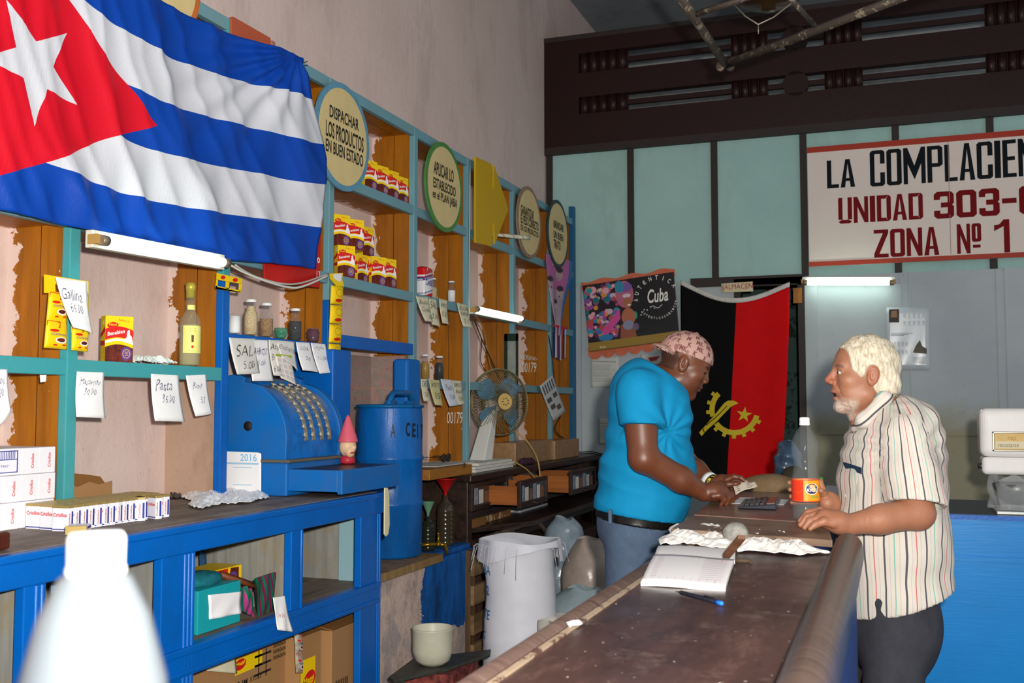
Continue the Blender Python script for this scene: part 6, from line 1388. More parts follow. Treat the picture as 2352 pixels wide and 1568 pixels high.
M = MB(); Yp = PY[7]-.0135; text_px(M, '00179', Y1(Yp), 1199, 855, 1232, 832, shear=.1); o = M.build('chalk_writing', plain('e2ddd4', .8)); M = MB()
sc = [(1194+38*t/60+2*math.sin(t*1.3), 818+9*math.sin(t*.9)*(1-t/90)+6*t/60) for t in range(61)]; M.tube([onY(x, y, Yp) for x, y in sc], .0016, 4); M.build('scribble', plain('e2ddd4', .8), o); tag(o, 'chalk scribble over number 00179 on the orange board right of the mirror', 'writing')
# under-desk papers and box
M = MB(); q = onZ(1215, 1168, .777); M.bb((q.x-.1, q.y-.25, .7765), (q.x+.03, q.y+.3, .79)); tag(M.build('paper_stack', plain('aeb2b8', .7, var=.3, scale=50)), 'loose stack of papers on the lower desk shelf', 'papers')
boxpx('cardboard_box', CARDD, -2.18, 1080, 1116, .778, .87, .2, 'small brown carton under the first desk drawer', 'box')
M = MB(); M.bb((-2.24, yx(1120, -2.2), .777), (-2.22, yx(1180, -2.2), .86)); tag(M.build('rusty_tray', worn('rust', '8a5a30', 'c9b48c', .2, .7, 12)), 'rust stained metal tray on the lower desk shelf', 'tray')
e = empty('slatted_crate', tuple(at(1100, 1500, 5.0)), 'rough wooden slatted crate behind the big white sack', 'crate')
for k in range(4): a = Vector((-2.05, onX(1090, 932, -2.05).y, .12+.15*k)); M = MB(); M.bb((a.x-.02, a.y, a.z), (a.x, a.y+.7, a.z+.10)); M.build('slat', wood('crate_wood%d' % k, '8f7350', '5c452c', axis='y'), e)
for k in range(2): M = MB(); a = Vector((-2.07, onX(1090, 932, -2.05).y+.6*k, 0)); M.bb((a.x-.03, a.y, .0), (a.x, a.y+.06, .7)); M.build('upright', wood('crate_post', '6f5538', '40301e'), e)
# ================================================================== sacks
def sackmesh(name, c, h, prof, mat, label, cat='sack', sd=1, amp=.012, tie=None, text=None, rim=True, sx=1, parts=None):
    """woven sack: prof list of (t, radius); c = centre of its foot"""
    c = Vector(c); r = random.Random(sd); ph = [(r.uniform(1, 5), r.uniform(5, 24), r.uniform(0, 6), r.uniform(.3, 1)) for _ in range(9)]
    e = empty(name, tuple(c), label, cat); ts = [p[0] for p in prof]; rs = np.array([[p[1]] for p in prof])
    def fn(u, v):
        a = 2*math.pi*u; rad = interp1(ts, rs, v)[0]; w_ = sum(q*math.sin(round(k)*a+m*v+p) for k, m, p, q in ph)/3; w2 = .25*math.sin(60*v+2*math.sin(a*2)); rad += amp*(w_*(.3+v*v)+w2*.6*(1-v)); zz = h*v+amp*(.5*math.sin(a*3+1)*v**6)
        return c+Vector((rad*math.cos(a)*sx, rad*math.sin(a), zz))
    M = MB(); M.grid(fn, 72, 60); 
    M.grid(lambda u, v: c+((fn(u, 1)-c)*Vector((1, 1, 1)) if v < .01 else Vector(((fn(u, 1)-c).x*(1-v*.98), (fn(u, 1)-c).y*(1-v*.98), (fn(u, 1)-c).z-h*.09*math.sin(v*1.57)+.02*math.sin(u*19+v*7)*v))), 72, 8); M.build('cloth', mat, e); return e, fn
SK = plain('d5d6de', .55, var=.05, scale=6, bump=.3, name='white_woven_sack')
sc_ = at(1196, 1500, 5.0); sc_.z = 0
e, fn = sackmesh('grain_sack', sc_, .80, [(0, .15), (.06, .178), (.35, .185), (.6, .172), (.8, .165), (.9, .172), (1, .178)], SK, 'large full white woven sack with blue print behind the counter', sd=4)
M = MB()
for s, v0, h_, a0 in (('CUBA', .80, .05, 190), ('192', .68, .045, 196), ('NETE', .54, .045, 190), ('KG', .42, .04, 203), ('GROSS', .12, .05, 196)):
    vs, fs = text_mesh(s, .01); lo = vs.min(0); hi = vs.max(0); W = .034*len(s)/.18
    P = []
    for v in vs:
        u = (a0+(v[0]-lo[0])/(hi[0]-lo[0])*W*57.3)/360; p = fn(u, v0+(v[1]-lo[1])/(hi[1]-lo[1])*h_/.8); d = (p-sc_); d.z = 0; P.append(p+d.normalized()*.003)
    M.add(P, fs)
M.build('lettering', plain('2a6aa0', .5), e)
M = MB(); M.grid(lambda u, v: fn(u, 1)+Vector((math.cos(2*math.pi*u), math.sin(2*math.pi*u), 0))*(.012+.012*v+.006*math.sin(u*40))-Vector((0, 0, .11*v*(.6+.4*math.sin(u*11+1))-.004)), 80, 6); M.build('folded_rim', SK, e)
M = MB()
for k in range(14):
    u = .02+.07*k if k % 2 else .55+.02*k; p = fn(u % 1, .98); d = Vector((math.cos(2*math.pi*u), math.sin(2*math.pi*u), 0)); M.tube([p, p+d*.04+Vector((0, 0, -.01)), p+d*(.05+.01*(k % 3))+Vector((0, 0, -.08-.02*(k % 4)))], .0013, 4)
M.build('loose_thread', plain('dcdce0', .6), e)
CL = plain('b4b6b8', .2, var=.25, scale=12, bump=.5, spec=.8, name='milky_film'); GRB = plain('8494a0', .25, var=.2, scale=10, bump=.5, spec=.7, name='grey_blue_film')
def sk(px, d, *a, **k): p = at(px, 1400, d); p.z = 0; return sackmesh(k.pop('name', 'plastic_sack'), p, *a, **k)
sk(1356, 6.0, .68, [(0, .13), (.3, .17), (.7, .16), (.88, .12), (1, .07)], plain('a89a90', .25, var=.15, scale=10, bump=.4), 'tall film covered sack of grain directly behind the man in blue', sd=7, amp=.012)
sk(1292, 6.35, .76, [(0, .10), (.5, .13), (.8, .13), (.92, .11), (1, .06)], GRB, 'grey blue plastic bag standing behind the big white sack', sd=9, amp=.02)
sk(1335, 5.3, .52, [(0, .12), (.4, .17), (.8, .17), (.92, .13), (1, .07)], plain('8e9ea4', .3, var=.15, scale=10, bump=.4), 'rounded grey plastic bag in front of the film covered sack', sd=12, amp=.014)
sk(1298, 4.75, .47, [(0, .08), (.4, .11), (.8, .115), (1, .105)], plain('bfbbb2', .6, var=.1, scale=8, bump=.4), 'small open whitish sack with crumpled rim next to the big sack', sd=15, amp=.016)
sk(1372, 5.0, .44, [(0, .10), (.5, .15), (.85, .13), (1, .07)], CL, 'low milky plastic sack at the edge of the counter', sd=17, amp=.012)
# ================================================================== things on the main counter
bd = wood('pinkish_brown_board', '8a6a5e', '5f443c', .6, .28, axis='x', dirt='6b5248')
P = [onZ(x, y, ZBOARD) for x, y in ((1542, 1213), (1912, 1240), (1900, 1203), (1592, 1183))]
def slab(P, t, name, mat, label, cat, **k): M = MB(); M.prism(P, (0, 0, -t)); o = M.build(name, mat, loc=tuple(P[0]), bevel=.002); fixn(o); return tag(o, label, cat, **k)
bd2 = wood('tan_brown_board', '86705e', '5e4a3c', .6, .4, axis='x', dirt='4a3a30')
slab(P, .020, 'board', bd2, 'tan hinged board lying over the counter, nearer one beside the crumpled papers', 'board')
P = [onZ(x, y, ZBOARD) for x, y in ((1594, 1181), (1900, 1201), (1932, 1128), (1668, 1122))]
slab(P, .020, 'board', bd, 'glossy reddish board under the calculator and the soda bottle', 'board')
P = [onZ(x, y, ZBOARD+.001) for x, y in ((1680, 1156), (1800, 1160), (1812, 1148), (1700, 1142))]
slab(P, -.0015, 'paper_sheet', WHT, 'white paper sheet lying under the calculator', 'paper')
# calculator
c0, c1, c2, c3 = [onZ(x, y, ZBOARD+.009) for x, y in ((1694, 1163), (1783, 1166), (1793, 1147), (1708, 1147))]
e = empty('calculator', tuple(c0), 'dark pocket calculator with a raised silver edge on the reddish board', 'calculator')
M = MB(); dz = Vector((0, 0, .012)); M.hexa([c0-Vector((0, 0, .007)), c1-Vector((0, 0, .007)), c2-Vector((0, 0, .007)), c3-Vector((0, 0, .007))], [c0, c1+dz, c2+dz, c3]); fixn(M.build('casing', plain('3a3d46', .25, .5), e, bevel=.003))
M = MB(); f = lambda u, v, l: (c0*(1-u)+(c1+dz)*u)*(1-v)+(c3*(1-u)+(c2+dz)*u)*v+Vector((0, 0, l))
for i in range(5):
    for j in range(4): a, b = .05+.13*i, .08+.22*j; M.hexa([f(a, b, 0), f(a+.1, b, 0), f(a+.1, b+.16, 0), f(a, b+.16, 0)], [f(a, b, .005), f(a+.1, b, .005), f(a+.1, b+.16, .005), f(a, b+.16, .005)])
fixn(M.build('keypad', plain('16171c', .4), e)); M = MB(); M.hexa([f(.74, .1, 0), f(.95, .1, 0), f(.95, .9, 0), f(.74, .9, 0)], [f(.74, .1, .003), f(.95, .1, .003), f(.95, .9, .003), f(.74, .9, .003)]); fixn(M.build('display', plain('6a6658', .2), e))
# crumpled papers, ledger
PAP = plain('eeeae4', .5, name='soft_paper')
crumple('crumpled_paper', ((1548, 1214), (1672, 1224), (1690, 1264), (1514, 1252)), ZT, .032, PAP, 'crumpled white paper left of the grey stone on the counter', 'paper', 21, 22, freq=7)
crumple('crumpled_paper', ((1704, 1228), (1800, 1238), (1915, 1278), (1690, 1272)), ZT, .030, PAP, 'crumpled white paper with a torn strip right of the grey stone', 'paper', 25, 22, freq=7)
e = empty('ledger', tuple(onZ(1590, 1310, ZT)), 'open ruled ledger lying on the worn brown counter', 'book')
L = [(1513, 1260), (1690, 1268), (1688, 1302), (1504, 1288)], [(1504, 1286), (1688, 1300), (1666, 1357), (1472, 1346)]
hs = ((.012, .016, .024, .018), (.020, .026, .012, .012))
for k in range(2):
    C = [onZ(x, y, ZT+.0) for x, y in L[k]]
    def fn(u, v, l=0.0): 
        p = (C[0]*(1-u)+C[1]*u)*(1-v)+(C[3]*(1-u)+C[2]*u)*v; h = (hs[k][0]*(1-u)+hs[k][1]*u)*(1-v)+(hs[k][3]*(1-u)+hs[k][2]*u)*v
        return p+Vector((0, 0, h*.75+.004*math.sin(v*3.1)+l+.002*math.sin(u*5)))
    M = MB(); M.grid(fn, 20, 10, thick=(0, 0, -.0085)); fixn(M.build('page_block', WHT, e))
    if k: 
        M = MB()
        for i in range(13): v = .1+.06*i; M.add([fn(a, b, .0008) for a, b in ((.08, v), (.93, v), (.93, v+.012), (.08, v+.012))], [(0, 1, 2, 3)], 0)
        for i in range(9): v = .10+.095*i; M.add([fn(a, b, .0009) for a, b in ((v, .08), (v+.004, .08), (v+.004, .9), (v, .9))], [(0, 1, 2, 3)], 0)
        M.add([fn(a, b, .001) for a, b in ((.86, .08), (.866, .08), (.866, .92), (.86, .92))], [(0, 1, 2, 3)], 1); M.build('ruling', [plain('c9b4c4', .6), plain('c07a8a', .6)], e)
q = onZ(1690, 1252, ZT); o = lump('stone', (q.x, q.y, ZT+.029), (.036, .032, .036), plain('84827c', .9, var=.3, scale=50, bump=.6), 'rough grey stone used as a paperweight on the crumpled papers', 'stone', .006, 70, 8, .004)
a, b = onZ(1668, 1282, ZT+.02), onZ(1704, 1238, ZT+.075); M = MB(); M.hexa([a+Vector((-.008, 0, 0)), a+Vector((.008, 0, 0)), a+Vector((.008, 0, .012)), a+Vector((-.008, 0, .012))], [b+Vector((-.009, 0, 0)), b+Vector((.009, 0, 0)), b+Vector((.009, 0, .01)), b+Vector((-.009, 0, .01))]); tag(fixn(M.build('wood_splinter', wood('splinter', '6a4630', '3c2418'))), 'brown wooden splinter leaning on the grey stone', 'wood')
a, b = onZ(1690, 1287, ZT+.004), onZ(1728, 1288, ZT+.004); M = MB(); M.tube([a, a.lerp(b, .6), b], [.005, .006, .002], 6); M.tube([a.lerp(b, .2), onZ(1690, 1262, ZT+.02)], .003, 5); tag(M.build('twig', plain('4a3a2c', .8)), 'short dark forked twig on the counter below the stone', 'twig')
a, b = onZ(1552, 1357, ZT+.006), onZ(1660, 1386, ZT+.006); e = empty('pen', tuple(a), 'dark ballpoint pen with a bright blue end lying below the ledger', 'pen')
d = (b-a); M = MB(); M.tube([a, a+d*.08, a+d*.12, a+d*.86], [.0008, .002, .0045, .0048], 10); M.build('barrel', plain('14161e', .25), e); M = MB(); M.tube([a+d*.86, b-d*.02, b], [.0044, .0046, .003], 10); M.build('end_plug', plain('1f6ae0', .3), e); M = MB(); M.tube([a+d*.62+Vector((0, 0, .006)), a+d*.86+Vector((0, 0, .007))], .0013, 6); M.build('clip', plain('14161e', .25), e)
crumple('paper_scrap', ((1302, 1434), (1330, 1429), (1338, 1437), (1308, 1443)), ZT+.002, .006, WHT, 'tiny white paper scrap on the left edge of the counter', 'paper', 31, 8)
# soda bottle
q = onZ(1852, 1194, ZBOARD); bq = (q.x, q.y, ZBOARD+.001)
e = empty('soda_bottle', bq, 'large empty clear plastic bottle with orange label held by the old man', 'bottle')
PET = plain('8e9698', .04, alpha=.12, spec=1, name='clear_plastic', bump=.0)
pr = [(.001, .012), (.02, .004), (.036, 0), (.041, .012), (.0425, .05), (.0425, .135), (.040, .142), (.038, .155), (.036, .172), (.037, .19), (.041, .205), (.0435, .222), (.0425, .240), (.036, .262), (.026, .280), (.017, .292), (.0135, .297), (.0135, .312)]
M = MB(); M.lathe(pr, bq, 40); M.build('bottle', PET, e)
M = MB(); M.lathe([(.0165, .298), (.0165, .303), (.0158, .304), (.0158, .320), (.014, .323), (.0005, .3235)], bq, 28); M.build('cap', plain('e8e8ea', .35), e)
M = MB(); n = 40; az = math.atan2(-q.y, -q.x)
for i in range(n):
    t0, t1 = az+2*math.pi*i/n, az+2*math.pi*(i+1)/n; k = 0 if 6 < i < 35 else 1
    M.add([(bq[0]+.0435*math.cos(t), bq[1]+.0435*math.sin(t), bq[2]+z_) for t, z_ in ((t0, .062), (t1, .062), (t1, .125), (t0, .125))], [(0, 1, 2, 3)], [1, 0][k] if False else (0 if 8 <= (i+20) % 40 <= 18 else 1), True)
    for z_ in (.060, .125): M.add([(bq[0]+.0436*math.cos(t), bq[1]+.0436*math.sin(t), bq[2]+zz) for t, zz in ((t0, z_), (t1, z_), (t1, z_+.003), (t0, z_+.003))], [(0, 1, 2, 3)], 2, True)
f = lambda u, v, l=.0004: (bq[0]+(.0436+l)*math.cos(az+u), bq[1]+(.0436+l)*math.sin(az+u), bq[2]+v)
oval(M, f, .45, .100, .5, .018, 5); oval(M, lambda u, v: f(u, v, .0008), .45, .100, .44, .0155, 3)
def ctext(s, u0, u1, v0, v1, mi, l=.0014, sh=0):
    vs, fs = text_mesh(s, .02, sh); lo = vs.min(0); hi = vs.max(0); M.add([f(u0+(u1-u0)*(a[0]-lo[0])/(hi[0]-lo[0]), v0+(v1-v0)*(a[1]-lo[1])/(hi[1]-lo[1]), l) for a in vs], fs, mi)
ctext('CIEGO', .2, .7, .104, .111, 5); ctext('MONTERO', .08, .82, .091, .102, 5); ctext('Naranja', .35, .95, .068, .083, 4, sh=.3); ctext('REFRESCO', -.75, -.25, .085, .092, 2)
M.build('label', [plain('d8381c', .35), plain('e8961c', .35), plain('d8501c', .35), plain('1c2a6a', .35), plain('3c9a5a', .35), plain('e6e4de', .35)], e)
# bag, glue, pad, bags behind
q = onZ(1762, 1146, ZT); lump('canvas_bag', (q.x+.02, q.y+.09, ZT+.045), (.155, .085, .052), plain('7a6448', .8, var=.15, scale=30, bump=.3), 'limp khaki canvas bag lying behind the calculator', 'bag', .012, 22, 4, .007)
q = onZ(1887, 1147, ZT+.03); e = empty('glue_bottle', tuple(q), 'small white glue bottle with green cap right of the soda bottle', 'bottle')
M = MB(); M.lathe([(.012, 0), (.0125, .05), (.006, .06)], q, 16); M.build('body', plain('c9d0c8', .4), e); M = MB(); M.lathe([(.0075, .06), (.007, .085), (.0005, .086)], q, 14); M.build('cap', plain('1c9a3c', .35), e)
P = [onZ(x, y, ZT+.05) for x, y in ((1890, 1135), (1955, 1138), (1950, 1118), (1898, 1114))]; slab(P, .045, 'paper_pad', plain('a8a8ac', .6, var=.3, scale=80), 'grey pad of papers behind the small glue bottle', 'papers')
q = at(1810, 1105, 5.1); lump('plastic_bag', (q.x, q.y, 1.16), (.07, .08, .12), plain('3a5068', .25, var=.5, scale=14, bump=.5, spec=.8), 'crumpled dark blue plastic bag behind the soda bottle', 'bag', .014, 40, 6, .007)
q = at(1822, 1105, 4.75); lump('dark_bag', (q.x, q.y, 1.115), (.055, .05, .06), plain('3c382c', .6, var=.3, scale=20), 'small dark olive bag directly behind the soda bottle', 'bag', .010, 40, 9, .006)
# ================================================================== scale on the blue counter
SY = YBC+.12; sx0 = onY(2251, 1010, SY).x; zt_, zm0, zm1, zb_ = onY(2251, 937, SY).z, onY(2251, 1046, SY).z, onY(2251, 1050, SY).z, onY(2251, 1090, SY).z
SC = empty('shop_scale', (sx0+.2, SY+.1, 1.004), 'white enamelled shop weighing scale on the blue counter at the right edge', 'scale')
EN = plain('e6e3e0', .12, spec=.7, var=.03, name='white_enamel')
M = MB(); M.bb((sx0, SY, zm1+.0), (sx0+.42, SY+.18, zt_)); M.build('upper_housing', EN, SC, bevel=.032, seg=5)
M = MB(); M.bb((sx0+.006, SY+.008, zb_), (sx0+.415, SY+.172, zm0-.004)); M.build('lower_housing', EN, SC, bevel=.02, seg=5)
M = MB(); M.bb((sx0+.02, SY+.02, zm0-.01), (sx0+.4, SY+.16, zm1+.005)); M.build('gap', plain('1c1a18', .5), SC)
wx0, wz0, wz1 = onY(2279, 1010, SY).x, onY(2300, 1036, SY).z, onY(2300, 991, SY).z
M = MB()
for a, b in (((wx0, wz0), (sx0+.38, wz0+.008)), ((wx0, wz1-.008), (sx0+.38, wz1)), ((wx0, wz0), (wx0+.008, wz1)), ((sx0+.372, wz0), (sx0+.38, wz1))): M.bb((a[0], SY-.006, a[1]), (b[0], SY+.002, b[1]))
M.build('window_frame', plain('8a8478', .25, .8), SC, bevel=.002)
M = MB(); M.bb((wx0+.008, SY-.003, wz0+.008), (sx0+.372, SY-.001, wz1-.008)); M.build('window_card', plain('c2a052', .35, var=.1), SC)
M = MB(); M.bb((wx0+.012, SY-.0045, wz0+.012), (wx0+.12, SY-.0031, wz0+.042), mi=1); put_text(M, 'NO', (wx0+.06, SY-.005, wz1-.034), (1, 0, 0), (0, 0, 1), .03, .014, mi=0); put_text(M, 'recostarse', (wx0+.02, SY-.005, wz0+.018), (1, 0, 0), (0, 0, 1), .08, .014, mi=2, shear=.3); M.build('card_print', [plain('a8842c', .5), plain('cfc4a4', .5), plain('7a6a4c', .5)], SC)
M = MB(); M.cyl((sx0-.008, SY+.05, zb_+.035), (sx0+.02, SY+.05, zb_+.035), .012, 14); M.build('knob', plain('4a4844', .3, .6), SC)
M = MB(); M.bb((sx0+.26, SY+.04, 1.004), (sx0+.36, SY+.14, zb_+.01)); M.build('column', plain('8d8e8c', .35, .3), SC)
M = MB(); M.bb((sx0+.05, SY-.08, 1.004), (sx0+.5, SY+.2, 1.018)); M.build('base_plate', plain('b8bcb8', .3, .4), SC, bevel=.003)
bx = onY(2325, 1150, SY+.0).x; e = empty('metal_bowl', (bx, SY, 1.02), 'dented grey metal bowl wrapped in clear film under the white scale', 'bowl')
M = MB(); M.lathe([(.02, .02), (.05, .025), (.085, .06), (.095, .105), (.09, .108), (.08, .06), (.045, .032), (.001, .03)], (bx+.02, SY+.02, 1.02), 30); M.build('bowl', plain('5d625c', .35, .5, var=.3), e)
M = MB(); M.grid(lambda u, v: Vector((bx+.02+(.10+.012*math.sin(u*31)+.006*math.sin(u*57+v*9))*math.cos(6.283*u), SY+.02+(.10+.010*math.sin(u*25))*math.sin(6.283*u), 1.021+.135*v+.012*math.sin(u*37)*v)), 60, 10); M.build('film', plain('c8ccd0', .1, alpha=.3, spec=1), e)
# ================================================================== hanging lamp frame
ZF = 3.1; F = lambda x, y: onZ(x, y, ZF)
e = empty('ceiling_lamp_frame', tuple(F(1668, 148)), 'dusty metal frame with round bell lamp hanging at the top of the picture', 'lamp')
mt = worn('dusty_metal', '4a4038', '8a7c68', .2, .6, 14)
for a, b, w_ in ((F(1540, -40), F(1666, 148), .022), (F(1668, 148), F(2190, -52), .022), (F(1600, 32), F(1730, -10), .014), (F(1800, -20), F(1870, 58), .014)):
    M = MB(); M.tube([a, b], w_, 4); M.build('bar', mt, e)
M = MB(); M.ell(F(1655, 152), (.022, .022, .025)); M.ell(F(1677, 152), (.022, .022, .025)); M.build('corner_bolt', mt, e)
lc = F(1765, 8); M = MB(); M.lathe([(.001, -.03), (.03, -.03), (.035, -.01), (.10, .0), (.145, .03), (.15, .05), (.10, .12), (.03, .18), (.001, .19)], lc, 40); M.build('bell', plain('3a2a18', .3, .6, var=.4, scale=12), e)
M = MB(); M.tube([lc+Vector((-.15, 0, .03)), lc+Vector((-.09, -.02, -.05)), lc+Vector((-.04, -.02, -.09)), lc+Vector((.02, 0, -.06)), lc+Vector((.15, 0, .03))], .004, 6); M.tube([lc+Vector((-.04, -.02, -.09)), lc+Vector((-.04, -.02, -.13))], .003, 5); M.build('wire_guard', plain('7a7468', .4, .6), e)
M = MB(); M.cyl(lc+Vector((0, 0, .18)), (lc.x, lc.y, 5.1), .012, 10); M.cyl(F(1668, 148), Vector((F(1668, 148).x, F(1668, 148).y, 5.1)), .006, 8) if False else None; M.build('rod', mt, e)
# ================================================================== out of focus bottle in front
fb_ = at(222, 1225, .55); fbz = ZT+.001; fb_.z = fbz; Hh = at(222, 1222, .55).z-fbz
e = empty('water_bottle', tuple(fb_), 'large out of focus whitish plastic bottle in the near left foreground', 'bottle')
FRO = plain('43484c', .22, alpha=.8, spec=.8, name='clear_wet_plastic')
M = MB(); M.lathe([(.03, 0), (.038, .006), (.040, .02), (.041, Hh*.62), (.037, Hh*.76), (.028, Hh*.865), (.0185, Hh*.925), (.0125, Hh*.94), (.0125, Hh*.965)], fb_, 48); M.build('bottle', FRO, e)
M = MB(); M.lathe([(.0150, -.008), (.0150, -.002), (.0140, .000), (.0142, .014), (.0128, .0165), (.0005, .0168)], (fb_.x, fb_.y, fbz+Hh-.017), 36); M.build('cap', plain('b4b6b8', .3), e)
# ================================================================== people
RV = A_(CM @ Vector((1, 0, 0))); UV_ = A_(CM @ Vector((0, 1, 0))); DV = A_(CM @ Vector((0, 0, -1)))     # image right, up, depth
RV = RV/np.linalg.norm(RV); UP = A_((0, 0, 1)); DV = np.cross(UP, RV); DV /= np.linalg.norm(DV)
def frame(f, u): f = f/np.linalg.norm(f); l = np.cross(u, f); l /= np.linalg.norm(l); u = np.cross(f, l); return np.stack([f, l, u], 1)   # columns fwd, lateral(left), up
def headf(o, M, nose=1.0, wide=1.0, open_=0.0, cheeks=0.0, jaw=.02, k_=1.0):
    L = lambda P: ((P-o) @ M)/k_
    def f(P):
        q = L(P); s = q.copy(); s[:, 1] = np.abs(s[:, 1])/wide
        d = elli(s, (-.012, 0, .032), (.096, .077, .086))
        d = smin(d, elli(s, (.030, 0, -.035), (.057, .058, .078)), .03)
        d = smin(d, elli(s, (.028, .030, -.058), (.045, .033+cheeks*.5, .045)), .025)
        d = smin(d, cone(s, (.0, .045, -.062), (.066, .010, -.098-open_*.35), .026, .020), .02)
        d = smin(d, cone(s, (.070, .0, .022), (.067, .034, .024), .016, .013), .016)
        d = smin(d, elli(s, (.050, .044, -.020), (.028, .022, .022)), .018)
        d = smax(d, -elli(s, (.092, .031, .004), (.016, .019, .012)), .014)
        d = smin(d, elli(s, (.070, .031, .003), (.0145, .0155, .0135)), .004)
        d = smin(d, cone(s, (.075, .031, .0125), (.073, .040, .008), .005, .004), .005)
        d = smin(d, cone(s, (.080, 0, .016), (.080+.024*nose, 0, -.020), .0075, .0115), .010)
        d = smin(d, elli(s, (.088+.008*nose, .0115, -.027), (.011, .008, .008)), .006)
        d = smin(d, elli(s, (.074, 0, -.050), (.018, .026, .020)), .012)
        d = smin(d, elli(s, (.0875, 0, -.0545), (.0095, .021, .0065)), .004)
        d = smin(d, elli(s, (.084-open_*.3, 0, -.0665-open_), (.0095, .019, .007)), .004)
        d = smax(d, -elli(s, (.096, 0, -.0602-open_*.5), (.020, .021, .0012+open_*.45)), .003)
        d = smin(d, elli(s, (.060, 0, -.099-open_*.4), (.020, .022, .016)), .014)
        if open_:
            d = smax(d, -cone(s, (.090, .021, -.030), (.066, .040, -.066), .0015, .002), .010); d = smin(d, elli(s, (.074, .034, -.012), (.008, .013, .004)), .006)
        # ear
        e = q.copy(); e[:, 1] = np.abs(e[:, 1])-.074*wide; ear = elli(e, (-.012, .002, -.008), (.018, .009, .031), np.array([[.96, 0, .26], [0, 1, 0], [-.26, 0, .96]]).T)
        ear = smax(ear, -elli(e, (-.008, .010, -.004), (.010, .008, .020)), .004); ear = smin(ear, elli(e, (-.012, .003, -.006), (.005, .004, .012)), .004)
        d = smin(d, ear, .006)
        return d*k_
    return f, L
def finger(P, pts, r): return chain(P, pts, r, .006)
SKW = colattr('dark_skin', .42, bump=.12, sss=.06, bscale=220); SKC = colattr('light_aged_skin', .5, bump=.3, sss=.08, bscale=140)
def cloth(name, c, var=.08, bump=.35, scale=14, rough=.8, spec=.2):
    m = NT(name); v = m.tc(); cc = srgb(c); m.col(m.ramp(m.noise(v, scale, 5), [(.3, tuple(x*(1-var) for x in cc[:3])+(1,)), (.7, tuple(min(1, x*(1+var)) for x in cc[:3])+(1,))]))
    m.b.inputs['Roughness'].default_value = rough; m.b.inputs['Specular IOR Level'].default_value = spec; m.bump(m.math('ADD', m.noise(v, 8, 3), m.math('MULTIPLY', m.noise(v, 400, 2), .15)), bump, .01); return m.m
def joint(d0): return lambda x, y, dd=0.0: A_(at(x, y, d0+dd))
def plane(P, p, n): n = A_(n); return (P-p) @ (n/np.linalg.norm(n))
def bbox(*ps, m=.05):
    if len(ps) == 2:      # two photo-plane corners at two depths: take all combinations
        a, b = [np.array([(p-A_(CP)) @ RV, (p-A_(CP)) @ DV, p[2]]) for p in ps]; ps = [A_(CP)*A_((1, 1, 0))+RV*x+DV*y+UP*z_ for x in (a[0], b[0]) for y in (a[1], b[1]) for z_ in (a[2], b[2])]
    a = np.array(ps); return a.min(0)-m, a.max(0)+m
# ------------------------------------------------------------------ man in blue
S = joint(3.95); AX = frame(RV, UP)          # he faces image right; lateral = his left = away from us
EL = lambda P, c, r: elli(P, c, r, AX)
seller = empty('person', (S(1480, 1150)[0], S(1480, 1150)[1], 0), 'person in bright turquoise T-shirt and backwards patterned cap, head bowed, working behind the counter', 'person')
til = R(26); FH = RV*math.cos(til)-UP*math.sin(til); UH = UP*math.cos(til)+RV*math.sin(til); MH = frame(FH*1.0-DV*.10, UH); oH = S(1574, 838)
hf, hL = headf(oH, MH, nose=.62, wide=1.07, cheeks=.012, k_=1.0)
def sel_core(P, g=0.0):
    d = EL(P, S(1490, 950), (.146+g, .195+g, .21+g)); d = smin(d, EL(P, S(1486, 1088), (.180+g, .195+g, .165+g)), .08); d = smin(d, EL(P, S(1466, 1180), (.150+g, .180+g, .12+g)), .08)
    d = smin(d, EL(P, S(1476, 882, 0), (.085+g, .17+g, .062+g)), .06); d = smin(d, EL(P, S(1532, 960, -.09), (.06+g, .07+g, .06+g)), .06); return d
shN, elN, wrN = S(1468, 902, -.175), S(1478, 1052, -.24), S(1616, 1131, -.19)
shF, elF, wrF = S(1494, 905, .18), S(1570, 1062, .20), S(1640, 1112, .06)
def sel_armN(P): return chain(P, [shN, elN, wrN*.62+elN*.38, wrN], [.072, .052, .047, .030], .02)
def sel_armF(P): return chain(P, [shF, elF, wrF*.4+elF*.6, wrF], [.070, .050, .045, .030], .02)
neck = lambda P, g=0: smin(cone(P, S(1520, 890), S(1552, 858), .072+g, .064+g), cone(P, S(1545, 885), S(1565, 870), .058+g, .054+g), .03)
def handN(P):
    k = S; d = chain(P, [wrN, S(1640, 1128, -.19), S(1656, 1131, -.185)], [.030, .034, .030], .015); d = smin(d, EL(P, S(1643, 1133, -.185), (.036, .042, .022)), .015)
    for dd, kx, ky, mx, my, tx, ty, r in ((-0.225, 1652, 1137, 1664, 1148, 1656, 1159, .0085), (-0.202, 1660, 1131, 1675, 1143, 1668, 1158, .0092), (-0.180, 1663, 1128, 1679, 1140, 1674, 1155, .0095), (-0.158, 1661, 1127, 1679, 1136, 1684, 1150, .009)):
        d = smin(d, finger(P, [S(kx-14, ky+2, dd), S(kx, ky, dd), S(mx, my, dd+.004), S(tx, ty, dd+.008)], [.011, .0115, .0095, r*.85]), .004)
    d = smin(d, finger(P, [S(1630, 1137, -.155), S(1652, 1145, -.135), S(1676, 1150, -.145)], [.014, .011, .009]), .006); return d
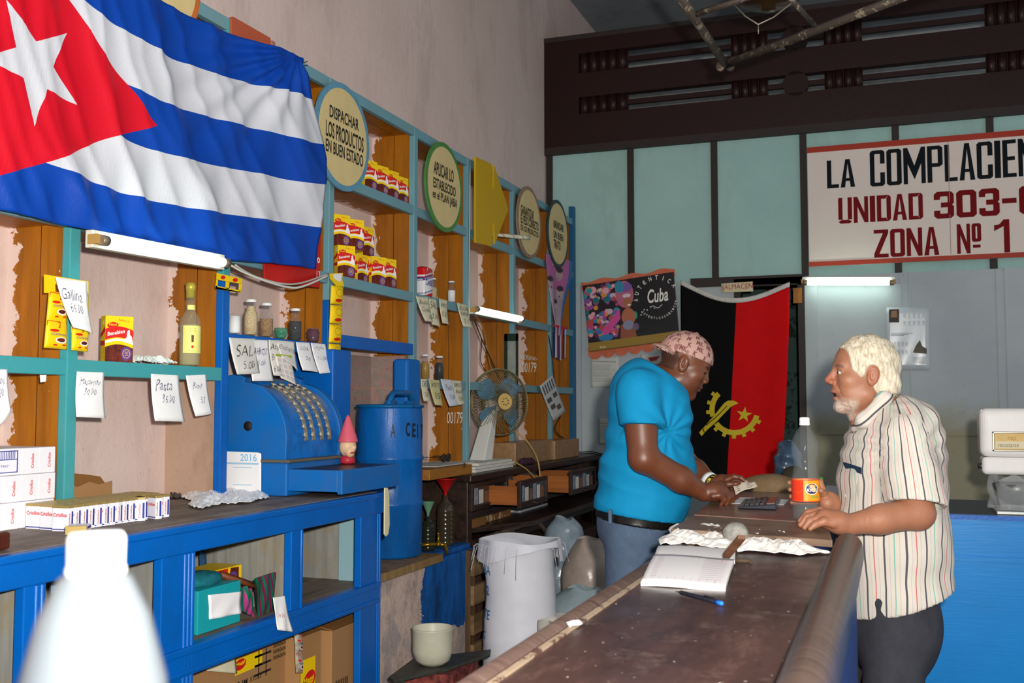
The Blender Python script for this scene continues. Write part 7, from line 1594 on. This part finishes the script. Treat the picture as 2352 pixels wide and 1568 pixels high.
def handF(P):
    d = chain(P, [wrF, S(1658, 1108, .05), S(1672, 1106, .045)], [.030, .030, .026], .015); d = smin(d, EL(P, S(1664, 1110, .05), (.034, .038, .018)), .012)
    for pts, r in (([S(1668, 1102, .02), S(1686, 1094, .01), S(1702, 1097, .0), S(1714, 1107, -.01)], .0088), ([S(1672, 1106, .04), S(1690, 1100, .035), S(1704, 1105, .025), S(1707, 1116, .02)], .0088),
                   ([S(1670, 1110, .06), S(1686, 1110, .06), S(1698, 1117, .05), S(1692, 1126, .04)], .0085), ([S(1666, 1114, .08), S(1678, 1118, .08), S(1686, 1126, .07), S(1680, 1131, .06)], .008),
                   ([S(1655, 1110, .01), S(1672, 1112, -.02), S(1690, 1111, -.03), S(1702, 1113, -.028)], .0095)):
        d = smin(d, finger(P, pts, [r*1.25, r*1.15, r, r*.85]), .004)
    return d
def sel_body(P):
    d = sel_core(P, -.02); d = smin(d, sel_armN(P), .02); d = smin(d, sel_armF(P), .02); d = smin(d, neck(P), .03); d = smin(d, hf(P), .025)
    d = smin(d, handN(P), .008); d = smin(d, handF(P), .008); return d
def sel_shin(P): return 0
base_skin = A_(srgb('653822')[:3]); 
def eye_paint(c, q, lidded, iris, brow, wide, browc, lipc, open_=0.0):
    y = np.abs(q[:, 1])/wide; x, z_ = q[:, 0], q[:, 2]
    fr = x > .06
    lid = fr & (np.abs(y-.031) < .0165) & (np.abs(z_-(.003-lidded)) < .0016+.0006)
    if lidded <= 0:
        ew = fr & (((y-.031)/.0135)**2+((z_-.0025)/.0052)**2 < 1); c[ew] = A_(srgb('d8cfc6')[:3]); ei = fr & (((y-.033)/.0055)**2+((z_-.003)/.0055)**2 < 1) & ew; c[ei] = A_(srgb(iris)[:3])
        ln = fr & (np.abs(y-.031) < .015) & (np.abs(z_-.0085+((y-.031)*14)**2*.04) < .0014); c[ln] = c[ln]*0+A_(srgb(browc)[:3])*.5
    else: c[lid] = A_(srgb('1c0f0a')[:3])
    b = fr & (y > .014) & (y < .05) & (np.abs(z_-(brow+.010*np.sin((y-.012)*80)*.4)) < .0042); c[b] = c[b]*.35+A_(srgb(browc)[:3])*.65
    lp = (x > .068) & (y < .023) & (z_ < -.048+.0*y) & (z_ > -.073-open_) & ((y/.024)**2+((z_+.0605+open_*.5)/(.0125+open_*.6))**2 < 1); c[lp] = A_(srgb(lipc)[:3])
    return c
def sel_col(V):
    c = np.tile(base_skin, (len(V), 1)); n = wob(V, 60, 2)[:, None]*.06+wob(V, 14, 5)[:, None]*.08; c = c*(1+n)
    q = hL(V); hd = np.abs(q).max(1) < .14
    if hd.any():
        ch = c[hd]; qh = q[hd]; hair = (qh[:, 2] > .016) & (qh[:, 0] < .012) & (np.abs(qh[:, 1]) > .0) & (qh[:, 0] > -.2)
        hair |= (qh[:, 0] < -.035) & (qh[:, 2] > -.045); hair |= (qh[:, 0] < .012) & (qh[:, 0] > -.002) & (qh[:, 2] > -.025) & (np.abs(qh[:, 1]) > .06)
        ear = (np.abs(qh[:, 1]) > .0765) & (qh[:, 2] < .03); ch[hair & ~ear] = ch[hair & ~ear]*.38
        st = (qh[:, 2] < -.055) & (qh[:, 0] > -.01); ch[st] *= .88; ch = eye_paint(ch, qh, .004, '1a100c', .021, 1.07, '150b08', '6e3a34'); c[hd] = ch
    nl = np.zeros(len(V), bool)
    for p in (S(1714, 1107, -.01), S(1702, 1113, -.028)): nl |= np.linalg.norm(V-p, axis=1) < .008
    c[nl] = A_(srgb('b08070')[:3]); return c
hN = bbox(S(1606, 1105, -.25), S(1692, 1165, -.10), m=.02); hF = bbox(S(1640, 1085, -.05), S(1722, 1135, .1), m=.015)
lo, hi = oH-.15, oH+.15
def minus(f, boxes):
    def g(P):
        d = f(P)
        for lo_, hi_ in boxes: b = np.max(np.maximum(lo_-P, P-hi_), 1); d = np.maximum(d, -(b+.0))
        return d
    return g
def inbox(f, lo_, hi_): return lambda P: np.maximum(f(P), np.max(np.maximum(lo_-P, P-hi_), 1)-.002)
def person_mesh(f, fine, lo_, hi_, h, mat, parent, col):
    pcs = [(inbox(f, a, b), a-.008, b+.008, hh, f) for a, b, hh in fine]+[(minus(f, [(a+.006, b-.006) for a, b, _ in fine]), lo_, hi_, h, f)]
    return sdf_object('body', pcs, mat, parent, colfn=col)
bl, bh = bbox(S(1370, 790, -.3), S(1700, 1200, .35), m=.03); bl[2] = .45
person_mesh(sel_body, [(oH-(.125, .125, .16), oH+(.135, .135, .145), .003), (hN[0], hN[1], .0026), (hF[0], hF[1], .0026)], bl, bh, .007, SKW, seller, sel_col)
# T-shirt
nS = A_(S(1515, 985))-A_(S(1433, 975)); aN = elN-shN; aF = elF-shF
hemn = np.cross(A_(S(1575, 1197))-A_(S(1365, 1166)), DV); hemn = hemn*(1 if hemn[2] > 0 else -1)
def sel_shirt(P):
    ux = (P-S(1500, 1000)) @ RV; uz = (P-S(1500, 1000)) @ UP
    ar = np.hypot(ux-.03, uz-.02)+1e-3; ang = np.arctan2(uz-.02, ux-.03)
    w_ = wob(P*A_((1, 1, 1.6)), 26, 11)*.006+.006*np.sin(ang*11+wob(P, 12, 3)*2)*np.exp(-ar/.16)*np.clip(ar/.04, 0, 1)+.005*np.abs(np.sin(uz*38+ux*14+wob(P, 9, 8)*2.5))*np.clip((-uz-.02)/.1, 0, 1)+.004*np.sin(((P-S(1500, 1000)) @ (RV*.5+UP*1.0))*60+3*np.sin((P @ RV)*12))*np.clip(1-np.abs((P-S(1560, 1020)) @ UP)/.16, 0, 1)
    d = sel_core(P, .010); d = smin(d, cone(P, S(1500, 1130), S(1472, 1215), .0, .0)+.0-.165 if False else EL(P, S(1470, 1165), (.172, .195, .10)), .05)
    sN = chain(P, [shN+(0, 0, .01), shN+aN*.62], [.082, .083], .02); sF = chain(P, [shF+(0, 0, .01), shF+aF*.5], [.078, .080], .02)
    eN = plane(P, S(1474, 981, -.2), aN+RV*-.01); eF = plane(P, shF+aF*.45, aF)
    d = smin(d, np.maximum(sN, eN), .028); d = smin(d, np.maximum(sF, eF), .03); d = d+w_
    # hollow the sleeve mouth
    d = np.maximum(d, -np.maximum(cone(P, shN+aN*.35, shN+aN*.9, .074, .074), eN-.0-(-.02)*0-.0)+0) if False else d
    d = np.maximum(d, plane(P, S(1365, 1167), -hemn)); nk = neck(P, .004); d = smax(d, -nk, .006); d = smax(d, plane(P, S(1524, 858), UP*.83-RV*-.56), .01); return d
o = sdf_object('t_shirt', [(sel_shirt, bbox(S(1360, 830, -.32), S(1610, 1215, .34), m=.03)[0], bbox(S(1360, 830, -.32), S(1610, 1215, .34), m=.03)[1], .0065)], cloth('turquoise_jersey', '0883b2', .05), seller)
def sel_legs(P):
    d = EL(P, S(1462, 1215), (.150, .175, .10))
    for dd, x in ((-.095, -6), (.095, 14)):
        a, b, c = S(1464+x, 1230, dd), S(1452+x*2, 1420, dd), S(1452+x*3, 1600, dd); c[2] = .09; b[2] = .52; d = smin(d, chain(P, [a, b, c], [.112, .082, .062], .03), .03)
    d = smin(d, EL(P, S(1466, 1180), (.156, .180, .09)), .04)+wob(P, 30, 4)*.003; return d
lw, hw = bbox(S(1340, 1175, -.25), S(1600, 1250, .3), m=.03); lw[2] = .02
sdf_object('trousers', [(lambda P: np.maximum(sel_legs(P), plane(P, S(1370, 1182), hemn)), lw, hw, .009)], cloth('blue_grey_denim', '4c5c72', .12, scale=30), seller)
sdf_object('belt', [(lambda P: smax(sel_legs(P)-.005, np.abs(plane(P, S(1370, 1174), hemn))-.019, .003), bbox(S(1355, 1150, -.25), S(1590, 1235, .25), m=.02)[0], bbox(S(1355, 1150, -.25), S(1590, 1235, .25), m=.02)[1], .006)], plain('14120f', .4), seller)
for k in (-.5,): pass
M = MB(); p = S(1402, 1186, -.165); M.box(p, (.012, .012, .05)); M.build('belt_loop', cloth('blue_grey_denim2', '4c5c72', .12), seller)
# shoes of both
def shoes(par, pts, mat, fw):
    for p in pts:
        c = A_(p); f = lambda P: smax(smin(elli(P, c+fw*.06+(0, 0, .035), (.10, .045, .035), frame(fw, UP)), elli(P, c-fw*.03+(0, 0, .05), (.055, .042, .05), frame(fw, UP)), .03), -(P[:, 2]-.004), .004); sdf_object('shoe', [(f, c-.2, c+.2, .01)], mat, par)
shoes(seller, [(*S(1440, 1600, -.095)[:2], 0), (*S(1490, 1600, .095)[:2], 0)], plain('222226', .5), RV)
# cap
CAPM = np.array(MH); 
def cap_pt(az, el, g=0.0):    # az 0 front, +left
    q = A_((-.012+(.107+g)*math.cos(el)*math.cos(az), (.089+g)*math.cos(el)*math.sin(az), .030+(.098+g)*math.sin(el))); return oH+MH @ q
def capf(P):
    q = hL(P); d = elli(q, (-.012, 0, .030), (.107, .089, .098)); cut = -(q[:, 2]-(.030+.10*q[:, 0])) ; d = smax(d, cut, .003)
    qt = q.copy(); qt[:, 2] = q[:, 2]-.25*(q[:, 0]+.10)+.004; ca, sa = math.cos(.55), math.sin(.55); qx = q[:, 0]*ca+q[:, 1]*sa; qy = -q[:, 0]*sa+q[:, 1]*ca; qt = np.stack([qx, qy, q[:, 2]-.12*(qx+.10)+.004+7*qy**2], 1); b = elli(qt, (-.115, 0, .0), (.070, .066, .036)); b2 = elli(qt, (-.115, 0, -.008), (.085, .082, .038)); br = smax(smax(b, -b2, .002), (qx+.065), .004); br = smax(br, -(qt[:, 2]+.006), .004)
    d = smin(d, br, .006); d = smin(d, elli(q, (-.012, 0, .129), (.008, .008, .004)), .003); return d+wob(P, 50, 3)*.0008
def cap_col(V):
    q = hL(V); c = np.tile(A_(srgb('b08c80')[:3]), (len(V), 1)); s = np.sin(q[:, 1]*520+2*np.sin(q[:, 0]*90))*np.sin(q[:, 0]*70+q[:, 2]*60); k = (q[:, 0]*.85+q[:, 1]*.52 < -.085) | (q[:, 2] < .045); c[k & (s > .35)] = A_(srgb('8a5f58')[:3]); return c
cp = sdf_object('cap', [(capf, oH-(.26, .2, .16), oH+(.2, .2, .2), .0034)], colattr('printed_cap_cloth', .7, bump=.3), seller, colfn=cap_col)
M = MB(); rc = random.Random(5)
for i, el in enumerate((.08, .32, .57, .82, 1.08)):
    n = max(5, int(15*math.cos(el)))
    for j in range(n):
        az = 2*math.pi*j/n+.15*i
        if el < .15 and math.cos(az) < -.3: continue
        s = rc.choice(['MK', 'K', 'M', 'MK']); vs, fs = _tcache.setdefault((s, .03, .0), text_mesh(s, .03)); lo_ = vs.min(0); hi_ = vs.max(0); wA = .12*len(s)*1.15/max(.3, math.cos(el)); hE = .21
        rot = rc.uniform(-.35, .35)
        P = []
        for v in vs: u = (v[0]-lo_[0])/(hi_[0]-lo_[0])-.5; w2 = (v[1]-lo_[1])/(hi_[1]-lo_[1])-.5; P.append(cap_pt(az+wA*(u*math.cos(rot)-w2*math.sin(rot)*.5), el+.07+hE*(w2*math.cos(rot)+u*math.sin(rot)*.5), .0016))
        M.add(P, fs)
M.build('monogram_print', plain('6e3f3f', .7), cp)
M = MB(); p = cap_pt(math.pi-1.0, .12, .002); nrm_ = (p-oH); M.lathe([(.012, 0), (.012, .002), (.0095, .003), (.009, .0015), (.001, .0015)], Vector(p), 20, Vector(nrm_)); M.build('gold_badge', plain('c49a3c', .25, .9), cp)
# wristbands, receipt
def band(c, ax, r, w_, mat, name, par): ax = Vector(ax).normalized(); M = MB(); M.lathe([(r, -w_/2), (r+.0015, -w_/2), (r+.0015, w_/2), (r, w_/2), (r, -w_/2)], Vector(c), 28, ax); return M.build(name, mat, par)
axF = wrF-elF; band(wrF-axF/np.linalg.norm(axF)*.03, axF, .034, .022, plain('d8d8d4', .5), 'white_wristband', seller)
def beads():
    m = NT('yellow_black_weave'); m.col(m.mix(m.math('GREATER_THAN', m.noise(m.tc(), 90, 1), .5), srgb('15150f'), srgb('c8c022'))); return m.m
band(wrF-axF/np.linalg.norm(axF)*.008, axF, .0325, .012, beads(), 'woven_bracelet', seller)
C = [S(1683, 1113, -.03), S(1734, 1103, -.03), S(1740, 1114, -.05), S(1690, 1136, -.06)]
rf = lambda u, v, l=0.0: Vector((C[0]*(1-u)+C[1]*u)*(1-v)+(C[3]*(1-u)+C[2]*u)*v)+Vector((0, -l, .004*math.sin(u*5)+l))
M = MB(); M.grid(rf, 10, 6, thick=(0, .0006, -.0006)); o = M.build('receipt', plain('b8ae9c', .7)); fixn(o); M = MB()
for i in range(4): M.add([rf(a, b, .0012) for a, b in ((.1, .15+.2*i), (.85-.1*(i % 2), .15+.2*i), (.85-.1*(i % 2), .22+.2*i), (.1, .22+.2*i))], [(0, 1, 2, 3)])
M.build('writing', plain('6a6258', .7), o); tag(o, 'small creased receipt held by the man in the turquoise shirt', 'paper')

# ------------------------------------------------------------------ old man
S = joint(3.25); AXC = frame(-RV, UP); EC = lambda P, c, r: elli(P, c, r, AXC)
oldm = empty('person', (S(2050, 1150)[0], S(2050, 1150)[1], 0), 'old white haired person in striped short sleeved shirt and dark trousers, holding a bottle', 'person')
FH2 = -RV+UP*.02-DV*-.06; MC2 = frame(FH2, UP); oC = S(1981, 859)
cf, cL = headf(oC, MC2, nose=.98, wide=.98, open_=.010, cheeks=-.006, k_=1.02)
def old_core(P, g=0.0):
    d = EC(P, S(2062, 1002), (.108+g, .175+g, .115+g)); d = smin(d, EC(P, S(2047, 1090), (.143+g, .182+g, .18+g)), .06); d = smin(d, EC(P, S(2045, 1215), (.147+g, .175+g, .18+g)), .07); return d
shO, elO, wrO = S(2080, 1003, -.15), S(2108, 1178, -.22), S(1950, 1204, -.265)
shP, elP, wrP = S(2050, 985, .18), S(2030, 1165, .22), S(1932, 1160, .06)
neck2 = lambda P, g=0: smin(cone(P, S(2035, 955), S(2003, 905), .060+g, .057+g), cone(P, S(1985, 975), S(1968, 925), .040+g, .040+g), .03)
def handO(P):
    d = chain(P, [wrO, S(1925, 1199, -.27), S(1895, 1189, -.265)], [.029, .031, .027], .015); d = smin(d, EC(P, S(1907, 1194, -.265), (.046, .040, .020)), .012)
    for dd, a, b, c, r in ((-.225, (1884, 1173), (1856, 1177), (1838, 1196), .0090), (-.248, (1882, 1180), (1854, 1187), (1839, 1205), .0094), (-.272, (1885, 1188), (1860, 1196), (1848, 1211), .0090), (-.295, (1893, 1197), (1873, 1204), (1861, 1214), .0080)):
        d = smin(d, finger(P, [S(a[0]+22, a[1]+6, dd), S(*a, dd), S(*b, dd), S(*c, dd-.004)], [.0122, .0122, .0102, r*.9]), .004)
    d = smin(d, finger(P, [S(1915, 1192, -.225), S(1890, 1188, -.20), S(1868, 1193, -.195)], [.015, .012, .010]), .006); return d
bc = A_(bq)
def handP(P):
    # palm right of the soda bottle, fingers closing round it, thumb on the near side
    d = chain(P, [wrP, S(1912, 1158, .02), S(1900, 1155, .0)], [.030, .030, .024], .014)
    d = smin(d, EC(P, S(1905, 1157, .01), (.030, .022, .040)), .012)
    R0 = .0435+.0095
    for k, z_ in enumerate((.118, .096, .074, .054)):
        pts = []
        for t in (0, .33, .66, 1): a = math.atan2(RV[1], RV[0])+R(20+t*(125-k*6)); pts.append(bc+A_((R0*math.cos(a), R0*math.sin(a), z_-.004*t)))
        d = smin(d, finger(P, [S(1900, 1150+6*k, .01)*.4+pts[0]*.6]+pts, [.011, .0105, .0098, .009, .008]), .004)
    pts = []
    for t in (0, .5, 1): a = math.atan2(RV[1], RV[0])+R(-5-t*42); pts.append(bc+A_((R0*math.cos(a), R0*math.sin(a), .075+.02*t)))
    d = smin(d, finger(P, [S(1900, 1160, .0)]+pts, [.014, .012, .011, .009]), .006); return d
def old_body(P):
    d = old_core(P, -.04); d = smin(d, chain(P, [shO, elO, elO*.45+wrO*.55, wrO], [.046, .047, .041, .029], .02), .02); d = smin(d, chain(P, [shP, elP, elP*.45+wrP*.55, wrP], [.060, .047, .041, .029], .02), .02)
    d = smin(d, neck2(P), .03); h = cf(P); d = smin(d, h, .02)
    for dd in (-.1, .1): d = smin(d, chain(P, [S(2055, 1300, dd*.7), S(2055, 1500, dd*.9)], [.06, .05], .03), .03)
    return smin(smin(d, handO(P), .008), handP(P), .008)
def old_col(V):
    c = np.tile(A_(srgb('98664c')[:3]), (len(V), 1)); n = wob(V, 70, 3)[:, None]*.07+wob(V, 18, 7)[:, None]*A_((.07, .12, .14)); c = c*(1+n)
    q = cL(V); hd = np.abs(q).max(1) < .145
    if hd.any():
        ch = c[hd]; qh = q[hd]; st = (qh[:, 2] < -.066) & (qh[:, 0] > .02); kk = np.clip((-.070-qh[:, 2])/.02, 0, 1)*np.clip((qh[:, 0]-.02)/.02, 0, 1)*(.35+.3*(wob(V[hd], 300, 9) > 0)); ch = ch*(1-kk[:, None])+A_(srgb('c4bcb0')[:3])*kk[:, None]
        red = (qh[:, 0] > .085) & (qh[:, 2] < .0) & (qh[:, 2] > -.035); ch[red] *= A_((1.05, .85, .82)); er = (np.abs(qh[:, 1]) > .073) & (qh[:, 2] < .03); ch[er] *= A_((1.0, .84, .8))
        wr = (np.abs(np.sin(qh[:, 2]*420+3*np.sin(qh[:, 1]*50))) < .12) & (qh[:, 2] > .03) & (qh[:, 0] > .05); ch[wr] *= .85
        ch = eye_paint(ch, qh, 0, '2a1c14', .021, .98, '5a4a40', 'a0665a', .010)
        mo = (qh[:, 0] > .06) & (np.abs(qh[:, 1]) < .019) & (np.abs(qh[:, 2]+.0655) < .0045); ch[mo] = A_(srgb('3c1a16')[:3]); c[hd] = ch
    return c
hO = bbox(S(1832, 1165, -.31), S(1940, 1225, -.19), m=.018); hPb = bbox(bc+(-.075, -.075, .03), bc+(.085, .085, .14), S(1905, 1140, .03), m=.012)
bl, bh = bbox(S(1850, 770, -.3), S(2190, 1420, .36), m=.03)
def old_all(P): return old_body(P)
person_mesh(old_all, [(oC-(.135, .135, .15), oC+(.125, .125, .145), .003), (hO[0], hO[1], .0027)], bl, bh, .007, SKC, oldm, old_col) if False else None
def overlap_safe():
    # the two hands share one fine box
    a = np.minimum(hO[0], hPb[0]); b = np.maximum(hO[1], hPb[1]); return a, b
ha, hb = overlap_safe()
person_mesh(old_all, [(oC-(.135, .135, .15), oC+(.125, .125, .145), .003), (ha, hb, .003)], bl, bh, .007, SKC, oldm, old_col)
# hair
def hairf(P):
    q = cL(P); s = q.copy(); s[:, 1] = np.abs(s[:, 1]); st = .0022*np.sin(wob(q*A_((1, 1, .6)), 38, 4)*9+q[:, 2]*60)+.0015*wob(q, 120, 8)
    d = elli(q, (-.013, 0, .033), (.1010, .0835, .0915))+st
    d = smin(d, elli(s, (-.055, .035, -.028), (.048, .040, .048))+st, .02)
    d = smax(d, q[:, 0]-(.040+.35*q[:, 2])+st*2+.005*wob(q, 55, 3), .006); d = smax(d, -(q[:, 2]+.066), .01)
    d = smax(d, np.minimum(-(q[:, 2]+.012), q[:, 0]+.012)*1.0, .004)       # no beard in front of the ear
    d = smax(d, -elli(s, (-.010, .085, -.010), (.024, .03, .036)), .004); return d
hr = NT('white_hair'); v = hr.tc(); hr.col(hr.ramp(hr.noise(hr.mapping(v, (60, 60, 18)), 2, 4, .6), [(.3, srgb('9c8d72')), (.6, srgb('d6ccb6'))])); hr.b.inputs['Roughness'].default_value = .5; hr.bump(hr.noise(hr.mapping(v, (80, 80, 22)), 2, 4, .6), .5, .006)
sdf_object('hair', [(hairf, oC-(.14, .14, .1), oC+(.14, .14, .15), .0032)], hr.m, oldm)
# striped shirt
aO = elO-shO; aP = elP-shP; hn = np.cross(A_(S(2187, 1332))-A_(S(1955, 1408)), DV); hn = hn*(1 if hn[2] > 0 else -1)
def shirt_parts(P):
    rx = (P-S(2030, 1030)) @ RV; rz = (P-S(2030, 1030)) @ UP; rr = np.hypot(rx, rz)+1e-3; w_ = .007*np.sin(np.arctan2(rz, rx)*13+wob(P, 10, 3)*2)*np.exp(-rr/.22)*np.clip(rr/.05, 0, 1)+wob(P*A_((1, 1, .4)), 30, 21)*.0075+.004*wob(P*A_((1, 1, .6)), 60, 5)
    d = old_core(P, .014); d = smin(d, cone(P, S(2050, 1230), S(2063, 1400), .152, .174), .05) if True else d
    d = smin(d, EC(P, S(2055, 1270), (.155, .185, .16)), .05); d = smin(d, EC(P, S(2068, 968), (.075, .155, .052)), .05); d = smin(d, EC(P, S(2060, 1370), (.164, .204, .15)), .04)
    eO = plane(P, S(2086, 1158, -.2), aO*1.0+RV*-.04); eP = plane(P, shP+aP*.85, aP)
    sl = np.maximum(chain(P, [shO, shO+aO*.5, shO+aO*1.0], [.064, .074, .085], .02)+wob(P*A_((1, 1, .4)), 34, 9)*.009, eO); sp = np.maximum(chain(P, [shP, shP+aP*1.0], [.078, .088], .02), eP)
    return d+w_, sl, sp
def old_shirt(P):
    d, sl, sp = shirt_parts(P); sl = smax(sl, -cone(P, shO+aO*.82, shO+aO*1.3, .060, .088), .004); d = smin(d, sl, .035); d = smin(d, sp, .02)
    d = np.maximum(d, plane(P, S(1955, 1408), -hn)); d = smax(d, -neck2(P, .004), .006)
    return d
def scoord(P):
    d, sl, sp = shirt_parts(P); c = A_(S(2055, 1100)); q = (P-c); a = np.arctan2(q @ -DV, q @ -RV)*.175
    u = aO/np.linalg.norm(aO); r = P-shO; r = r-np.outer(r @ u, u); b = np.arctan2(r @ -DV, r @ -RV)*.098+.5
    return np.where(sl < d-.001, b, a+.02*np.clip((P[:, 2]-1.25)*2, 0, 1))
def stripes():
    m = NT('striped_shirt_cotton'); a = m.new('ShaderNodeAttribute', attribute_name='stripe').outputs['Fac']; t = m.math('FRACT', m.math('ADD', m.math('DIVIDE', m.math('ADD', a, m.math('MULTIPLY', m.math('SUBTRACT', m.noise(m.tc(), 6, 2), .5), .012)), .118), 10.0))
    W = srgb('c2bbb0'); D = srgb('4c4a54'); Rr = srgb('c05a5c'); G = srgb('6fa89a'); L = srgb('b2a9a6')
    r = m.new('ShaderNodeValToRGB'); m.link(t, r.inputs[0]); r.color_ramp.interpolation = 'CONSTANT'; e = r.color_ramp.elements; st = [(0, D), (.05, W), (.14, L), (.16, W), (.25, Rr), (.275, W), (.36, L), (.38, W), (.5, D), (.545, W), (.64, L), (.66, W), (.75, G), (.775, W), (.87, L), (.89, W)]
    e[0].position = 0; e[0].color = D; e[1].position = st[1][0]; e[1].color = st[1][1]
    for p, c in st[2:]: x = e.new(p); x.color = c
    m.link(r.outputs[0], m.b.inputs['Base Color']); m.b.inputs['Roughness'].default_value = .85; m.b.inputs['Specular IOR Level'].default_value = .2; m.bump(m.noise(m.tc(), 12, 4), .3, .01); return m.m
STR = stripes()
lo_, hi_ = bbox(S(1905, 895, -.33), S(2200, 1420, .36), m=.04)
sh = sdf_object('striped_shirt', [(old_shirt, lo_, hi_, .0065)], STR, oldm, attrs={'stripe': scoord})
def collarf(P):
    d = neck2(P, .016); d = np.maximum(d, -neck2(P, .007)); n = UP*.86+RV*-.5; d = np.maximum(d, plane(P, S(2000, 925), UP*.75-RV*.62)) ; d = np.maximum(d, -plane(P, S(2005, 968), UP*.75-RV*.62)); return d
def collar2(P):
    a, b, c, e = S(2058, 893, 0), S(2030, 915, -.075), S(1985, 965, -.07), S(1962, 985, -.02); d = chain(P, [a, b, c, e], [.016, .020, .022, .012], .02); e2 = chain(P, [a, S(2030, 915, .07), S(1985, 965, .06), e], [.016, .02, .02, .012], .02); d = np.minimum(d, e2); return smax(d+wob(P, 50, 3)*.002, -neck2(P, .004), .004)
cl, ch_ = bbox(S(1950, 880, -.12), S(2075, 1000, .12), m=.03)
sdf_object('collar', [(collar2, cl, ch_, .0045)], STR, oldm, attrs={'stripe': lambda V: ((V-S(2000, 940)) @ (RV*.66-UP*.75))*1.0+.01})
# chest pocket
M = MB(); pk = lambda x, y: Vector(S(x, y, 0))
def onshirt(px, py, f=old_shirt, d0=2.9):
    o_ = A_(CP); r_ = A_(ray(px, py)); t = d0
    for _ in range(60):
        s = float(f((o_+r_*t)[None])[0]); t += max(s*.8, .0003)
        if s < .0008: break
    return o_+r_*t
pts = [onshirt(x, y) for x, y in ((1937, 1064), (1972, 1078), (1972, 1150), (1940, 1140))]
M.add([Vector(p)-Vector(DV)*.003 for p in pts], [(0, 1, 2, 3)]); M.build('pocket', cloth('pocket_cotton', 'cfc8be', .05), oldm)
a, b = A_(onshirt(1937, 1066)), A_(onshirt(1973, 1078)); M = MB(); up3 = A_((0, 0, .012)); M.hexa([Vector(a-DV*.0-up3), Vector(b-DV*.0-up3), Vector(b-DV*.0+up3*.6), Vector(a-DV*.0+up3*.6)], [Vector(a-DV*.022-up3), Vector(b-DV*.022-up3), Vector(b-DV*.022+up3*.6), Vector(a-DV*.022+up3*.6)]); tag(fixn(M.build('notebook', [plain('1e3448', .4)])), 'dark blue notebook with tan edge in the breast pocket of the old man', 'notebook')
# trousers
def old_legs(P):
    d = EC(P, S(2050, 1430), (.146, .172, .20))
    for dd, x in ((-.095, 0), (.095, 0)):
        a, b, c = S(2050+x, 1380, dd), S(2048+x, 1500, dd), S(2052, 1560, dd); b[2] = .50; c[2] = .08; d = smin(d, chain(P, [a, b, c], [.085, .092, .082], .05), .03)
    return np.maximum(d+wob(P*A_((1, 1, .6)), 24, 6)*.006, plane(P, S(2040, 1300), UP))
lw, hw = bbox(S(1900, 1290, -.28), S(2200, 1450, .3), m=.03); lw[2] = .02
sdf_object('trousers', [(old_legs, lw, hw, .009)], cloth('charcoal_trousers', '32333a', .15, scale=25), oldm)
shoes(oldm, [(*S(2050, 1500, -.095)[:2], 0), (*S(2050, 1500, .095)[:2], 0)], plain('2a2420', .5), -RV)
